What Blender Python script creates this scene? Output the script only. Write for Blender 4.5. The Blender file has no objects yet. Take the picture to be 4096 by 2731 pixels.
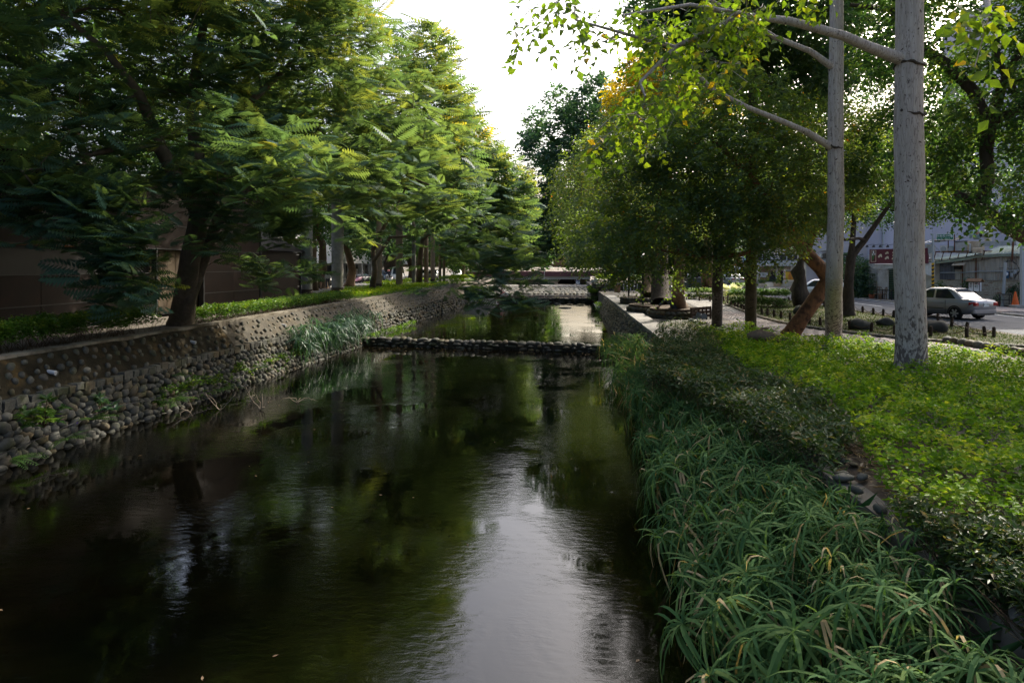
import bpy, bmesh, math, random
import numpy as np
from mathutils import Vector, Matrix, Euler, noise as mnoise

random.seed(7)
RNG = np.random.default_rng(11)
R = math.radians
SC = bpy.context.scene
COL = SC.collection

# ------------------------------------------------------------------ camera
CAMZ = 4.0
YAW = math.atan(222 / 2731)
HOR = 1065.0
cam_d = bpy.data.cameras.new('camera')
cam_d.lens = 24
cam_d.sensor_width = 36
cam_d.shift_y = -(1365.5 - HOR) / 4096
cam_d.clip_start = 0.05
cam_d.clip_end = 3000
cam = bpy.data.objects.new('camera', cam_d)
COL.objects.link(cam)
cam.location = (0, 0, CAMZ)
cam.rotation_euler = (R(90), 0, YAW)
SC.camera = cam

# ------------------------------------------------------------------ light
SUN_AZ = R(37)      # from +Y (along the canal) towards +X
SUN_EL = R(36)
world = bpy.data.worlds.new('World')
SC.world = world
world.use_nodes = True
wn = world.node_tree
bg = wn.nodes['Background']
sky = wn.nodes.new('ShaderNodeTexSky')
sky.sky_type = 'NISHITA'
sky.sun_disc = False
sky.sun_elevation = SUN_EL
sky.sun_rotation = SUN_AZ
sky.altitude = 50
sky.air_density = 1.0
sky.dust_density = 10.0
sky.ozone_density = 1.0
hz = wn.nodes.new('ShaderNodeHueSaturation')      # thin white winter haze: the sky is paler than clear air
hz.inputs['Saturation'].default_value = 1.0
wn.links.new(sky.outputs[0], hz.inputs['Color'])
wb = wn.nodes.new('ShaderNodeMixRGB'); wb.blend_type = 'MULTIPLY'; wb.inputs[0].default_value = 1.0   # the photograph's cool white balance
wb.inputs[2].default_value = (0.95, 1.0, 1.08, 1)
wn.links.new(hz.outputs[0], wb.inputs[1])
wn.links.new(wb.outputs[0], bg.inputs[0])
bg.inputs[1].default_value = 0.15
sun_d = bpy.data.lights.new('sun', 'SUN')
sun_d.energy = 3.3
sun_d.angle = R(0.53)
sun_d.color = (1.0, 0.93, 0.80)
sun = bpy.data.objects.new('sun', sun_d)
COL.objects.link(sun)
SUN_DIR = Vector((math.sin(SUN_AZ) * math.cos(SUN_EL), math.cos(SUN_AZ) * math.cos(SUN_EL), math.sin(SUN_EL)))
sun.rotation_euler = SUN_DIR.to_track_quat('Z', 'Y').to_euler()
SC.view_settings.view_transform = 'Standard'
SC.view_settings.look = 'None'
SC.view_settings.gamma = 1
SC.view_settings.use_curve_mapping = False
SC.view_settings.exposure = 1.35
SC.render.engine = 'CYCLES'
SC.cycles.use_denoising = True
SC.cycles.denoising_prefilter = 'NONE'      # keeps single leaves crisp
SC.cycles.denoising_input_passes = 'RGB_ALBEDO_NORMAL'
SC.cycles.max_bounces = 7
SC.cycles.diffuse_bounces = 4
SC.cycles.glossy_bounces = 3
SC.cycles.transmission_bounces = 4
SC.cycles.transparent_max_bounces = 6
SC.cycles.sample_clamp_indirect = 6
SC.cycles.use_adaptive_sampling = True
SC.cycles.adaptive_threshold = 0.005

# ------------------------------------------------------------------ pixel <-> world (photo pixels, 4096 wide)
SY, CY = math.sin(YAW), math.cos(YAW)
def P(px, py, d):
    u = (px - 2048) / 2731; v = (HOR - py) / 2731
    return Vector((d * (-SY + u * CY), d * (CY + u * SY), CAMZ + d * v))
def G(px, py, z):
    return P(px, py, (CAMZ - z) * 2731 / (py - HOR))
def PX(px, X, py=None):
    """point on the plane X = const seen at pixel column px (row py)"""
    u = (px - 2048) / 2731
    d = X / (-SY + u * CY)
    return P(px, HOR if py is None else py, d)
def MPP(d):
    return d / 2731

# ------------------------------------------------------------------ materials
MATS = {}
def nmat(name):
    m = bpy.data.materials.new(name); m.use_nodes = True
    nt = m.node_tree
    b = nt.nodes['Principled BSDF']
    MATS[name] = m
    return m, nt, b
def _ramp(nt, fac, stops):
    r = nt.nodes.new('ShaderNodeValToRGB')
    el = r.color_ramp.elements
    while len(el) < len(stops): el.new(0.5)
    for e, (p, c) in zip(el, stops):
        e.position = p; e.color = (*c, 1)
    nt.links.new(fac, r.inputs[0])
    return r
def _noise(nt, vec, scale, detail=4, rough=0.6, dist=0.0):
    n = nt.nodes.new('ShaderNodeTexNoise')
    n.inputs['Scale'].default_value = scale
    n.inputs['Detail'].default_value = detail
    n.inputs['Roughness'].default_value = rough
    n.inputs['Distortion'].default_value = dist
    if vec is not None: nt.links.new(vec, n.inputs['Vector'])
    return n
def _coord(nt, scale=(1, 1, 1), kind='Object'):
    t = nt.nodes.new('ShaderNodeTexCoord')
    if scale == (1, 1, 1): return t.outputs[kind]
    mp = nt.nodes.new('ShaderNodeMapping')
    mp.inputs['Scale'].default_value = scale
    nt.links.new(t.outputs[kind], mp.inputs[0])
    return mp.outputs[0]
def _mix(nt, fac, a, b, mode='MIX'):
    m = nt.nodes.new('ShaderNodeMixRGB'); m.blend_type = mode
    for i, x in ((0, fac), (1, a), (2, b)):
        if isinstance(x, (int, float)): m.inputs[i].default_value = x
        elif isinstance(x, tuple): m.inputs[i].default_value = (*x, 1)
        else: nt.links.new(x, m.inputs[i])
    return m.outputs[0]
def _bump(nt, b, h, strength, dist=0.02):
    bp = nt.nodes.new('ShaderNodeBump')
    bp.inputs['Strength'].default_value = strength
    bp.inputs['Distance'].default_value = dist
    nt.links.new(h, bp.inputs['Height'])
    nt.links.new(bp.outputs[0], b.inputs['Normal'])
def solid(name, c, rough=0.6, metal=0.0, spec=None, var=0.12, nscale=6.0, bump=0.0, bscale=40.0, stretch=(1, 1, 1), dirt=None, dirt_scale=1.5, dirt_lo=0.5, dirt_hi=0.7):
    """plain material with a slow noise variation, optional dirt patches and fine relief"""
    m, nt, b = nmat(name)
    co = _coord(nt, stretch)
    n = _noise(nt, co, nscale)
    lo = tuple(max(0, x * (1 - var * 1.6)) for x in c); hi = tuple(min(1, x * (1 + var * 1.2)) for x in c)
    col = _ramp(nt, n.outputs[0], [(0.25, lo), (0.75, hi)]).outputs[0]
    if dirt:
        n2 = _noise(nt, co, dirt_scale, 6, 0.65)
        f = _ramp(nt, n2.outputs[0], [(dirt_lo, (0, 0, 0)), (dirt_hi, (1, 1, 1))]).outputs[0]
        col = _mix(nt, f, col, dirt)
    nt.links.new(col, b.inputs['Base Color'])
    b.inputs['Roughness'].default_value = rough
    b.inputs['Metallic'].default_value = metal
    b.inputs['Specular IOR Level'].default_value = spec if spec is not None else (0.15 if rough > 0.7 else 0.4)
    if bump:
        n3 = _noise(nt, co, bscale, 5)
        _bump(nt, b, n3.outputs[0], bump)
    return m
def leafmat(name, stops, transl=0.4, rough=0.45, spec=0.35, tcol=(1.0, 1.0, 0.45), tgain=1.6):
    """leaf: colour by the leaf's own age value; part of the light passes through"""
    m, nt, b = nmat(name)
    at = nt.nodes.new('ShaderNodeAttribute'); at.attribute_name = 'tint'
    col = _ramp(nt, at.outputs['Fac'], stops).outputs[0]
    nt.links.new(col, b.inputs['Base Color'])
    b.inputs['Roughness'].default_value = rough
    b.inputs['Specular IOR Level'].default_value = spec
    tr = nt.nodes.new('ShaderNodeBsdfTranslucent')
    tc = _mix(nt, 1.0, col, tuple(x * tgain for x in tcol), 'MULTIPLY')
    nt.links.new(tc, tr.inputs[0])
    mx = nt.nodes.new('ShaderNodeMixShader'); mx.inputs[0].default_value = transl
    nt.links.new(b.outputs[0], mx.inputs[1]); nt.links.new(tr.outputs[0], mx.inputs[2])
    nt.links.new(mx.outputs[0], nt.nodes['Material Output'].inputs[0])
    return m
def stonemat(name, stops, rough=0.75, bump=0.35, bscale=14.0, moss=None):
    m, nt, b = nmat(name)
    at = nt.nodes.new('ShaderNodeAttribute'); at.attribute_name = 'tint'
    oi = nt.nodes.new('ShaderNodeObjectInfo')
    ad = nt.nodes.new('ShaderNodeMath'); ad.operation = 'ADD'
    nt.links.new(at.outputs['Fac'], ad.inputs[0]); nt.links.new(oi.outputs['Random'], ad.inputs[1])
    fr = nt.nodes.new('ShaderNodeMath'); fr.operation = 'FRACT'
    nt.links.new(ad.outputs[0], fr.inputs[0])
    col = _ramp(nt, fr.outputs[0], stops).outputs[0]
    ge = nt.nodes.new('ShaderNodeNewGeometry')
    n = _noise(nt, ge.outputs['Position'], bscale, 6, 0.65)
    shade = _ramp(nt, n.outputs[0], [(0.3, (0.62, 0.62, 0.62)), (0.7, (1.15, 1.15, 1.15))]).outputs[0]
    col = _mix(nt, 1.0, col, shade, 'MULTIPLY')
    if moss:
        n2 = _noise(nt, ge.outputs['Position'], 2.2, 5, 0.6)
        f = _ramp(nt, n2.outputs[0], [(0.48, (0, 0, 0)), (0.66, (0.8, 0.8, 0.8))]).outputs[0]
        col = _mix(nt, f, col, moss)
    nt.links.new(col, b.inputs['Base Color'])
    b.inputs['Roughness'].default_value = rough
    b.inputs['Specular IOR Level'].default_value = 0.15
    _bump(nt, b, n.outputs[0], bump, 0.03)
    return m

# ------------------------------------------------------------------ mesh builder
def npmesh(name, V, F, tint=None, smooth=False):
    """V (n,3); F: list of (k,m) index arrays of equal-size polygons"""
    me = bpy.data.meshes.new(name)
    V = np.asarray(V, np.float32)
    if not isinstance(F, (list, tuple)): F = [F]
    F = [np.asarray(f, np.int32) for f in F if len(f)]
    me.vertices.add(len(V)); me.vertices.foreach_set('co', V.ravel())
    idx = np.concatenate([f.ravel() for f in F])
    sizes = np.concatenate([np.full(len(f), f.shape[1], np.int32) for f in F])
    me.loops.add(len(idx)); me.loops.foreach_set('vertex_index', idx)
    me.polygons.add(len(sizes))
    st = np.zeros(len(sizes), np.int32); st[1:] = np.cumsum(sizes)[:-1]
    me.polygons.foreach_set('loop_start', st)
    if smooth: me.polygons.foreach_set('use_smooth', np.ones(len(sizes), bool))
    if tint is not None:
        a = me.attributes.new('tint', 'FLOAT', 'POINT')
        a.data.foreach_set('value', np.asarray(tint, np.float32))
    me.update(calc_edges=True)
    return me

class MB:
    def __init__(s): s.v = []; s.f = []; s.t = []; s.cur = 0.0
    def add(s, vs, fs):
        o = len(s.v)
        s.v.extend(tuple(x) for x in vs); s.t.extend([s.cur] * (len(s.v) - o))
        s.f.extend(tuple(i + o for i in f) for f in fs)
        return s
    def box(s, c, size, rz=0.0, M=None):
        hx, hy, hz = (x / 2 for x in size)
        pts = [Vector((x, y, z)) for z in (-hz, hz) for y in (-hy, hy) for x in (-hx, hx)]
        m = M if M is not None else Matrix.Rotation(rz, 3, 'Z')
        c = Vector(c)
        return s.add([m @ p + c for p in pts], [(0, 2, 3, 1), (4, 5, 7, 6), (0, 1, 5, 4), (2, 6, 7, 3), (0, 4, 6, 2), (1, 3, 7, 5)])
    def rbox(s, c, size, rz=0.0, b=0.02):
        """box with chamfered vertical and top edges"""
        hx, hy, hz = (x / 2 for x in size); c = Vector(c); m = Matrix.Rotation(rz, 3, 'Z')
        def ring(hx, hy, z, k): return [Vector(p) for p in ((hx - k, -hy, z), (hx, -hy + k, z), (hx, hy - k, z), (hx - k, hy, z), (-hx + k, hy, z), (-hx, hy - k, z), (-hx, -hy + k, z), (-hx + k, -hy, z))]
        L = [ring(hx, hy, -hz, b), ring(hx, hy, hz - b, b), ring(hx - b, hy - b, hz, b * .6)]
        vs = [m @ p + c for r in L for p in r]
        fs = [tuple(range(7, -1, -1)), tuple(range(16, 24))]
        for k in range(2):
            for i in range(8): j = (i + 1) % 8; fs.append((k * 8 + i, k * 8 + j, k * 8 + 8 + j, k * 8 + 8 + i))
        return s.add(vs, fs)
    def tube(s, path, radii, n=6, cap=True):
        path = [Vector(p) for p in path]
        if isinstance(radii, (int, float)): radii = [radii] * len(path)
        t = (path[1] - path[0]).normalized()
        a = t.orthogonal().normalized()
        vs = []
        for i, p in enumerate(path):
            if i == 0: tt = path[1] - path[0]
            elif i == len(path) - 1: tt = path[-1] - path[-2]
            else: tt = path[i + 1] - path[i - 1]
            tt = tt.normalized() if tt.length > 1e-9 else t
            a = a - tt * a.dot(tt)
            a = a.normalized() if a.length > 1e-6 else tt.orthogonal().normalized()
            bb = tt.cross(a)
            for k in range(n):
                w = 2 * math.pi * k / n
                vs.append(p + (a * math.cos(w) + bb * math.sin(w)) * radii[i])
        fs = []
        for i in range(len(path) - 1):
            for k in range(n):
                k2 = (k + 1) % n
                fs.append((i * n + k, i * n + k2, (i + 1) * n + k2, (i + 1) * n + k))
        if cap:
            fs.append(tuple(range(n - 1, -1, -1))); fs.append(tuple((len(path) - 1) * n + k for k in range(n)))
        return s.add(vs, fs)
    def lathe(s, c, prof, n=12, axis='Z'):
        c = Vector(c); vs = []
        for r, z in prof:
            for k in range(n):
                w = 2 * math.pi * k / n
                x, y = r * math.cos(w), r * math.sin(w)
                p = {'Z': (x, y, z), 'X': (z, x, y), 'Y': (y, z, x)}[axis]
                vs.append(c + Vector(p))
        fs = []
        for i in range(len(prof) - 1):
            for k in range(n):
                k2 = (k + 1) % n
                fs.append((i * n + k, i * n + k2, (i + 1) * n + k2, (i + 1) * n + k))
        fs.append(tuple(range(n - 1, -1, -1))); fs.append(tuple((len(prof) - 1) * n + k for k in range(n)))
        return s.add(vs, fs)
    def prism(s, poly, z0, z1):
        n = len(poly)
        vs = [(x, y, z0) for x, y in poly] + [(x, y, z1) for x, y in poly]
        fs = [tuple(range(n - 1, -1, -1)), tuple(range(n, 2 * n))] + [(i, (i + 1) % n, n + (i + 1) % n, n + i) for i in range(n)]
        return s.add(vs, fs)
    def quad(s, a, b, c, d): return s.add([a, b, c, d], [(0, 1, 2, 3)])
    def slab(s, a, b, c, d, t):
        """quad a b c d given a thickness t along -normal"""
        a, b, c, d = (Vector(x) for x in (a, b, c, d))
        n = (b - a).cross(d - a).normalized() * t
        return s.add([a, b, c, d, a - n, b - n, c - n, d - n], [(0, 1, 2, 3), (7, 6, 5, 4), (0, 4, 5, 1), (1, 5, 6, 2), (2, 6, 7, 3), (3, 7, 4, 0)])
    def grid(s, fn, nu, nv):
        vs = [fn(i / nu, j / nv) for j in range(nv + 1) for i in range(nu + 1)]
        return s.add(vs, [(j * (nu + 1) + i, j * (nu + 1) + i + 1, (j + 1) * (nu + 1) + i + 1, (j + 1) * (nu + 1) + i) for j in range(nv) for i in range(nu)])
    def mesh(s, name, org=None, smooth=False):
        V = np.array(s.v, np.float32)
        if org is not None: V = V - np.array(org, np.float32)
        me = bpy.data.meshes.new(name)
        me.from_pydata([tuple(map(float, p)) for p in V], [], s.f)
        if smooth:
            me.polygons.foreach_set('use_smooth', np.ones(len(me.polygons), bool))
            if smooth == 'auto':
                try: me.set_sharp_from_angle(angle=R(40))
                except Exception: pass
        if any(s.t):
            a = me.attributes.new('tint', 'FLOAT', 'POINT'); a.data.foreach_set('value', np.array(s.t, np.float32))
        me.update()
        return me
    def part(s, name, mat, parent, world=False, smooth='auto'):
        """child mesh of a thing; world=True: vertices are in world space and the thing is unrotated"""
        org = ORG.get(parent.name) if world else None
        o = bpy.data.objects.new(name, s.mesh(name, org, smooth))
        o.data.materials.append(M(mat)); COL.objects.link(o); o.parent = parent
        if world: ORG[o.name] = org
        return o
    def solo(s, name, mat, label=None, cat=None, group=None, kind=None, smooth='auto'):
        V = np.array(s.v)
        org = Vector(((V[:, 0].min() + V[:, 0].max()) / 2, (V[:, 1].min() + V[:, 1].max()) / 2, V[:, 2].min()))
        o = bpy.data.objects.new(name, s.mesh(name, org, smooth))
        o.data.materials.append(M(mat)); o.location = org; COL.objects.link(o)
        ORG[o.name] = org
        return tag(o, label, cat, group, kind)
ORG = {}
def M(m): return MATS[m] if isinstance(m, str) else m
def tag(o, label=None, cat=None, group=None, kind=None):
    if label: o['label'] = label
    if cat: o['category'] = cat
    if group: o['group'] = group
    if kind: o['kind'] = kind
    return o
def thing(name, label, cat, loc=(0, 0, 0), rz=0.0, group=None, kind=None):
    o = bpy.data.objects.new(name, None); COL.objects.link(o)
    o.empty_display_size = 0.2
    o.location = loc; o.rotation_euler = (0, 0, rz)
    ORG[o.name] = Vector(loc)
    return tag(o, label, cat, group, kind)
def npart(me, name, mat, parent, kind=None):
    o = bpy.data.objects.new(name, me); me.materials.append(M(mat)); COL.objects.link(o); o.parent = parent
    if kind: o['kind'] = kind
    return o
def copy_tree(o, parent=None):
    c = o.copy(); COL.objects.link(c); c.parent = parent
    for ch in list(o.children): copy_tree(ch, c)
    return c
def wall_text(body, size, mat, parent, loc, rot, name='lettering', align='CENTER', ext=0.006, sx=1.0):
    cu = bpy.data.curves.new(name, 'FONT'); cu.body = body; cu.size = size; cu.extrude = ext
    cu.align_x = align; cu.align_y = 'CENTER'; cu.resolution_u = 3
    me = bake(bpy.data.objects.new(name, cu), name); bpy.data.curves.remove(cu)
    me.materials.clear(); me.materials.append(M(mat))
    o = bpy.data.objects.new(name, me); COL.objects.link(o)
    o.parent = parent; o.location = loc; o.rotation_euler = rot; o.scale = (sx, 1, 1)
    return o
TMP = []
def bake(o, name):
    """mesh of an object with its modifiers, evaluated in a small scene of its own"""
    if not TMP: TMP.append(bpy.data.scenes.new('workbench'))
    sc = TMP[0]; sc.collection.objects.link(o)
    with bpy.context.temp_override(scene=sc, view_layer=sc.view_layers[0]):
        dg = bpy.context.evaluated_depsgraph_get()
        me = bpy.data.meshes.new_from_object(o.evaluated_get(dg), depsgraph=dg)
    me.name = name
    bpy.data.objects.remove(o)
    return me

# stones and other pieces: the largest in view are objects of their own, the rest one joined part
def stone_proto(seed, sub=2, flat=1.0):
    bm = bmesh.new(); bmesh.ops.create_icosphere(bm, subdivisions=sub, radius=0.5)
    r = random.Random(seed); off = Vector((r.random() * 50, r.random() * 50, r.random() * 50))
    for v in bm.verts:
        n = mnoise.noise(v.co * 2.2 + off)
        v.co *= 1 + 0.28 * n
        v.co.z *= flat
    me = bpy.data.meshes.new('stone'); bm.to_mesh(me); bm.free()
    me.polygons.foreach_set('use_smooth', np.ones(len(me.polygons), bool))
    a = me.attributes.new('tint', 'FLOAT', 'POINT'); a.data.foreach_set('value', np.full(len(me.vertices), r.random(), np.float32))
    return me
def box_proto(seed=0, ch=0.06, jit=0.0, name='block'):
    r = random.Random(seed); mb = MB(); mb.rbox((0, 0, 0), (1, 1, 1), 0, ch)
    mb.v = [(x + r.uniform(-jit, jit), y + r.uniform(-jit, jit), z + r.uniform(-jit, jit)) for x, y, z in mb.v]
    me = mb.mesh(name)
    a = me.attributes.new('tint', 'FLOAT', 'POINT'); a.data.foreach_set('value', np.full(len(me.vertices), r.random(), np.float32))
    return me
def pieces(parent, name, plural, items, protos, mat, cap=300, far=None):
    """items: (pos, rot3x3, size3)"""
    cams = Vector((0, 0, CAMZ)); org = ORG.get(parent.name, Vector((0, 0, 0)))
    items = sorted(items, key=lambda it: -max(it[2]) / max(1.0, (Vector(it[0]) - cams).length))
    mats = M(mat)
    for p in protos:
        if not p.materials: p.materials.append(mats)
    prng = random.Random(len(items))
    for pos, rot, size in items[:cap]:
        me = protos[prng.randrange(len(protos))]
        o = bpy.data.objects.new(name, me); COL.objects.link(o); o.parent = parent
        m = rot.to_4x4() @ Matrix.Diagonal((*size, 1)); m.translation = Vector(pos) - org
        o.matrix_local = m
    rest = items[cap:]
    if rest:
        VV, FF, TT, off = [], [], [], 0
        cache = []
        for p in (far or (CP if 'stone' in name or 'cobble' in name else [])[:] or protos):
            v = np.empty(len(p.vertices) * 3, np.float32); p.vertices.foreach_get('co', v)
            cache.append((v.reshape(-1, 3), [tuple(q.vertices) for q in p.polygons]))
        F3 = {}
        for pos, rot, size in rest:
            v, f = cache[prng.randrange(len(cache))]
            m = np.array(rot) @ np.diag(size)
            VV.append(v @ m.T + np.array(Vector(pos) - org, np.float32))
            for q in f: F3.setdefault(len(q), []).append([i + off for i in q])
            TT.append(np.full(len(v), prng.random())); off += len(v)
        me = npmesh(plural, np.concatenate(VV), [np.array(x) for x in F3.values()], np.concatenate(TT), smooth=('stone' in name or 'cobble' in name))
        npart(me, plural, mat, parent, 'stuff')
# ================================================================== materials of the place
solid('soil', (0.075, 0.055, 0.038), 0.95, var=0.35, nscale=3, bump=0.6, bscale=25, dirt=(0.10, 0.075, 0.05), dirt_scale=9)
solid('ground', (0.16, 0.14, 0.115), 0.95, var=0.25, nscale=1.2, bump=0.4, bscale=30, dirt=(0.08, 0.07, 0.05), dirt_scale=0.6)
solid('asphalt', (0.085, 0.09, 0.10), 0.85, var=0.18, nscale=0.8, bump=0.25, bscale=90, dirt=(0.06, 0.062, 0.068), dirt_scale=0.5)
solid('concrete', (0.33, 0.31, 0.28), 0.9, var=0.15, nscale=3, bump=0.25, bscale=30, dirt=(0.14, 0.12, 0.09), dirt_scale=1.6)
solid('concrete_old', (0.20, 0.18, 0.145), 0.95, var=0.25, nscale=2.5, bump=0.5, bscale=22, dirt=(0.07, 0.058, 0.038), dirt_scale=1.1, dirt_lo=0.42, dirt_hi=0.62)
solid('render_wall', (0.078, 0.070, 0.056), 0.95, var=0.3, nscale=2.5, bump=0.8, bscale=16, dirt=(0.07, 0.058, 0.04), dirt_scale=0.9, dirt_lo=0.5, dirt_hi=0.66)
solid('mossy_shaded_wall', (0.026, 0.021, 0.012), 0.95, var=0.45, nscale=3, bump=0.9, bscale=16, dirt=(0.075, 0.05, 0.02), dirt_scale=1.2, dirt_lo=0.55, dirt_hi=0.68)  # moss and dirt, with the near stretch's shade also put into the colour
solid('mortar', (0.055, 0.05, 0.04), 0.95, var=0.3, bump=0.6, bscale=20)
solid('gravel', (0.13, 0.12, 0.105), 0.95, var=0.3, nscale=14, bump=0.9, bscale=60, dirt=(0.07, 0.055, 0.04), dirt_scale=0.9)
solid('lawn_soil', (0.045, 0.050, 0.018), 0.95, var=0.35, nscale=2.2, bump=0.7, bscale=45, dirt=(0.11, 0.075, 0.035), dirt_scale=0.8)
solid('pond_bed', (0.05, 0.042, 0.02), 0.9)
solid('white_line', (0.72, 0.72, 0.70), 0.7, var=0.1, nscale=8)
solid('slate', (0.19, 0.18, 0.165), 0.9, var=0.2, bump=0.3)
stonemat('cobble', [(0.0, (0.14, 0.133, 0.11)), (0.3, (0.21, 0.20, 0.165)), (0.55, (0.12, 0.12, 0.108)), (0.78, (0.23, 0.18, 0.11)), (0.9, (0.165, 0.16, 0.15)), (1.0, (0.25, 0.24, 0.205))], moss=(0.055, 0.06, 0.025))
stonemat('rubble', [(0.0, (0.065, 0.064, 0.056)), (0.3, (0.105, 0.10, 0.084)), (0.55, (0.058, 0.060, 0.056)), (0.78, (0.12, 0.092, 0.054)), (0.9, (0.078, 0.078, 0.072)), (1.0, (0.115, 0.112, 0.096))], moss=(0.045, 0.05, 0.022))
stonemat('brownstone', [(0.0, (0.17, 0.14, 0.10)), (0.4, (0.24, 0.19, 0.125)), (0.7, (0.15, 0.135, 0.11)), (1.0, (0.27, 0.225, 0.16))], moss=(0.05, 0.05, 0.02))
stonemat('paver', [(0.0, (0.21, 0.20, 0.185)), (0.5, (0.27, 0.255, 0.235)), (1.0, (0.32, 0.305, 0.28))], 0.9, 0.25, 20)
stonemat('brick_paver', [(0.0, (0.24, 0.20, 0.18)), (0.5, (0.30, 0.25, 0.225)), (1.0, (0.25, 0.24, 0.235))], 0.9, 0.2, 20)

def watermat(name='water', bump=0.11):
    m, nt, b = nmat(name)
    ge = nt.nodes.new('ShaderNodeNewGeometry')
    def mp(sc, rz=0):
        x = nt.nodes.new('ShaderNodeMapping'); x.inputs['Scale'].default_value = sc; x.inputs['Rotation'].default_value = (0, 0, rz)
        nt.links.new(ge.outputs['Position'], x.inputs[0]); return x.outputs[0]
    n1 = _noise(nt, mp((1.6, 3.6, 1), 0.25), 2.6, 5, 0.6, 0.5)
    n2 = _noise(nt, mp((1, 1.7, 1), -0.2), 0.45, 2, 0.5)
    n3 = _noise(nt, mp((1, .8, 1)), 0.55, 3, 0.55, .6)
    amp = _ramp(nt, n3.outputs[0], [(0.42, (0.08, 0.08, 0.08)), (0.6, (1, 1, 1))]).outputs[0]
    a = nt.nodes.new('ShaderNodeMath'); a.operation = 'MULTIPLY'
    nt.links.new(n1.outputs[0], a.inputs[0]); nt.links.new(amp, a.inputs[1])
    s = nt.nodes.new('ShaderNodeMath'); s.operation = 'MULTIPLY_ADD'; s.inputs[1].default_value = 0.4
    nt.links.new(n2.outputs[0], s.inputs[0]); nt.links.new(a.outputs[0], s.inputs[2])
    _bump(nt, b, s.outputs[0], bump, 0.05)
    n4 = _noise(nt, mp((0.5, 1.1, 1), 0.4), 0.35, 4, 0.6)
    col = _ramp(nt, n4.outputs[0], [(0.35, (0.0007, 0.0009, 0.0005)), (0.75, (0.0040, 0.0030, 0.0009))]).outputs[0]
    nt.links.new(col, b.inputs['Base Color'])
    b.inputs['Roughness'].default_value = 0.0
    b.inputs['IOR'].default_value = 1.42
    b.inputs['Specular IOR Level'].default_value = 0.5
    return m
watermat()
watermat('water_pool', 0.07)

# ================================================================== ground, channel, water
XT = -12.0                       # top edge of the left wall
ZL, ZR = 2.0, 1.5                # left and right ground level
def XW(y):                       # left water line
    return float(np.interp(y, [0, 12, 35, 70, 80], [-11.5, -11.2, -10.35, -9.0, -9.0]))
def XLED(y): return XW(y) + (XT - XW(y)) * 0.45
XR = 3.1                         # top edge of the right wall
YE = 104.0
mb = MB()
mb.quad((-900, -150, ZL), (XT, -150, ZL), (XT, 1500, ZL), (-900, 1500, ZL))
mb.quad((XR, -150, ZR), (900, -150, ZR), (900, 1500, ZR), (XR, 1500, ZR))
mb.quad((XT, YE, 0.9), (XR, YE, 0.9), (XR, 1500, 0.9), (XT, 1500, 0.9))
mb.quad((XT, -150, -1), (XR, -150, -1), (XR, YE, -1), (XT, YE, -1))
mb.quad((XT, -150, -1), (XT, YE, -1), (XT, YE, ZL), (XT, -150, ZL))
mb.quad((XR, -150, -1), (XR, -150, ZR), (XR, YE, ZR), (XR, YE, -1))
mb.quad((XT, YE, -1), (XR, YE, -1), (XR, YE, 0.9), (XT, YE, 0.9))
mb.quad((XT, YE, 0.9), (XT, 1500, 0.9), (XT, 1500, ZL), (XT, YE, ZL))
mb.quad((XR, YE, 0.9), (XR, YE, ZR), (XR, 1500, ZR), (XR, 1500, 0.9))
o = bpy.data.objects.new('ground', mb.mesh('ground')); o.data.materials.append(M('ground')); COL.objects.link(o)
tag(o, kind='structure')
def sheet(name, poly, z, mat, kind='structure', nub=None):
    mb = MB(); mb.add([(x, y, z) for x, y in poly], [tuple(range(len(poly)))])
    return mb.solo(name, mat, kind=kind)
WY = lambda x: 34.0 + (x + 10.4) * (-2.4 / 12.8)     # the first weir runs slightly askew
sheet('canal_water', [(XT, -60), (XR, -60), (XR, WY(XR)), (XT, WY(XT))], 0.0, 'water')
sheet('pool_water', [(XT, WY(XT)), (XR, WY(XR)), (XR, 71), (XT, 71)], 0.28, 'water_pool')
sheet('upper_pool_water', [(XT, 71), (XR, 71), (XR, 90), (XT, 90)], 0.58, 'water_pool')

# ---------------------------------------------------------------- left retaining wall
SP = [stone_proto(i) for i in range(9)]
CP = [stone_proto(i + 40, 1) for i in range(6)]
BPk = [box_proto(i, 0.08, 0.07, 'course_stone') for i in range(6)]
Y0, Y1 = -6.0, 66.0
wl = thing('retaining_wall', 'long battered cobblestone wall along the canal below the dark rust building', 'wall', (XT, 30, 0))
mb = MB()
ny = 72
def wob(y, t, a=0.05): return a * mnoise.noise(Vector((y * 0.7, t * 3, 5)))
for ya, yb, n_, m_ in ((Y0, 22.6, 58, 'mossy_shaded_wall'), (22.6, Y1, 86, 'render_wall')):
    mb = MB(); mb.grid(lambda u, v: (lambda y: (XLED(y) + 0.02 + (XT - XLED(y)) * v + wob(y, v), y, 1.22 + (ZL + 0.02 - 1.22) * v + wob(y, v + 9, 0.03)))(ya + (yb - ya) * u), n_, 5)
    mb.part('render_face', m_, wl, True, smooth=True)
mb = MB()
mb.grid(lambda u, v: (lambda y: (XW(y) + 0.15 + (XLED(y) - 0.1 - XW(y) - 0.15) * v, y, -0.35 + (1.2 + 0.35) * v))(Y0 + (Y1 - Y0) * u), ny, 4)
mb.part('backing', 'mortar', wl, True)
mb = MB()
for k in range(36):
    y = Y0 + 2 * k; ln = 1.985
    mb.box((XT - 0.16, y + ln / 2, ZL + 0.03), (0.36, ln, 0.10), R(random.uniform(-0.3, 0.3)))
mb.part('coping', 'concrete_old', wl, True)
items = []
y = Y0
rowh = 0.19
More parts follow.
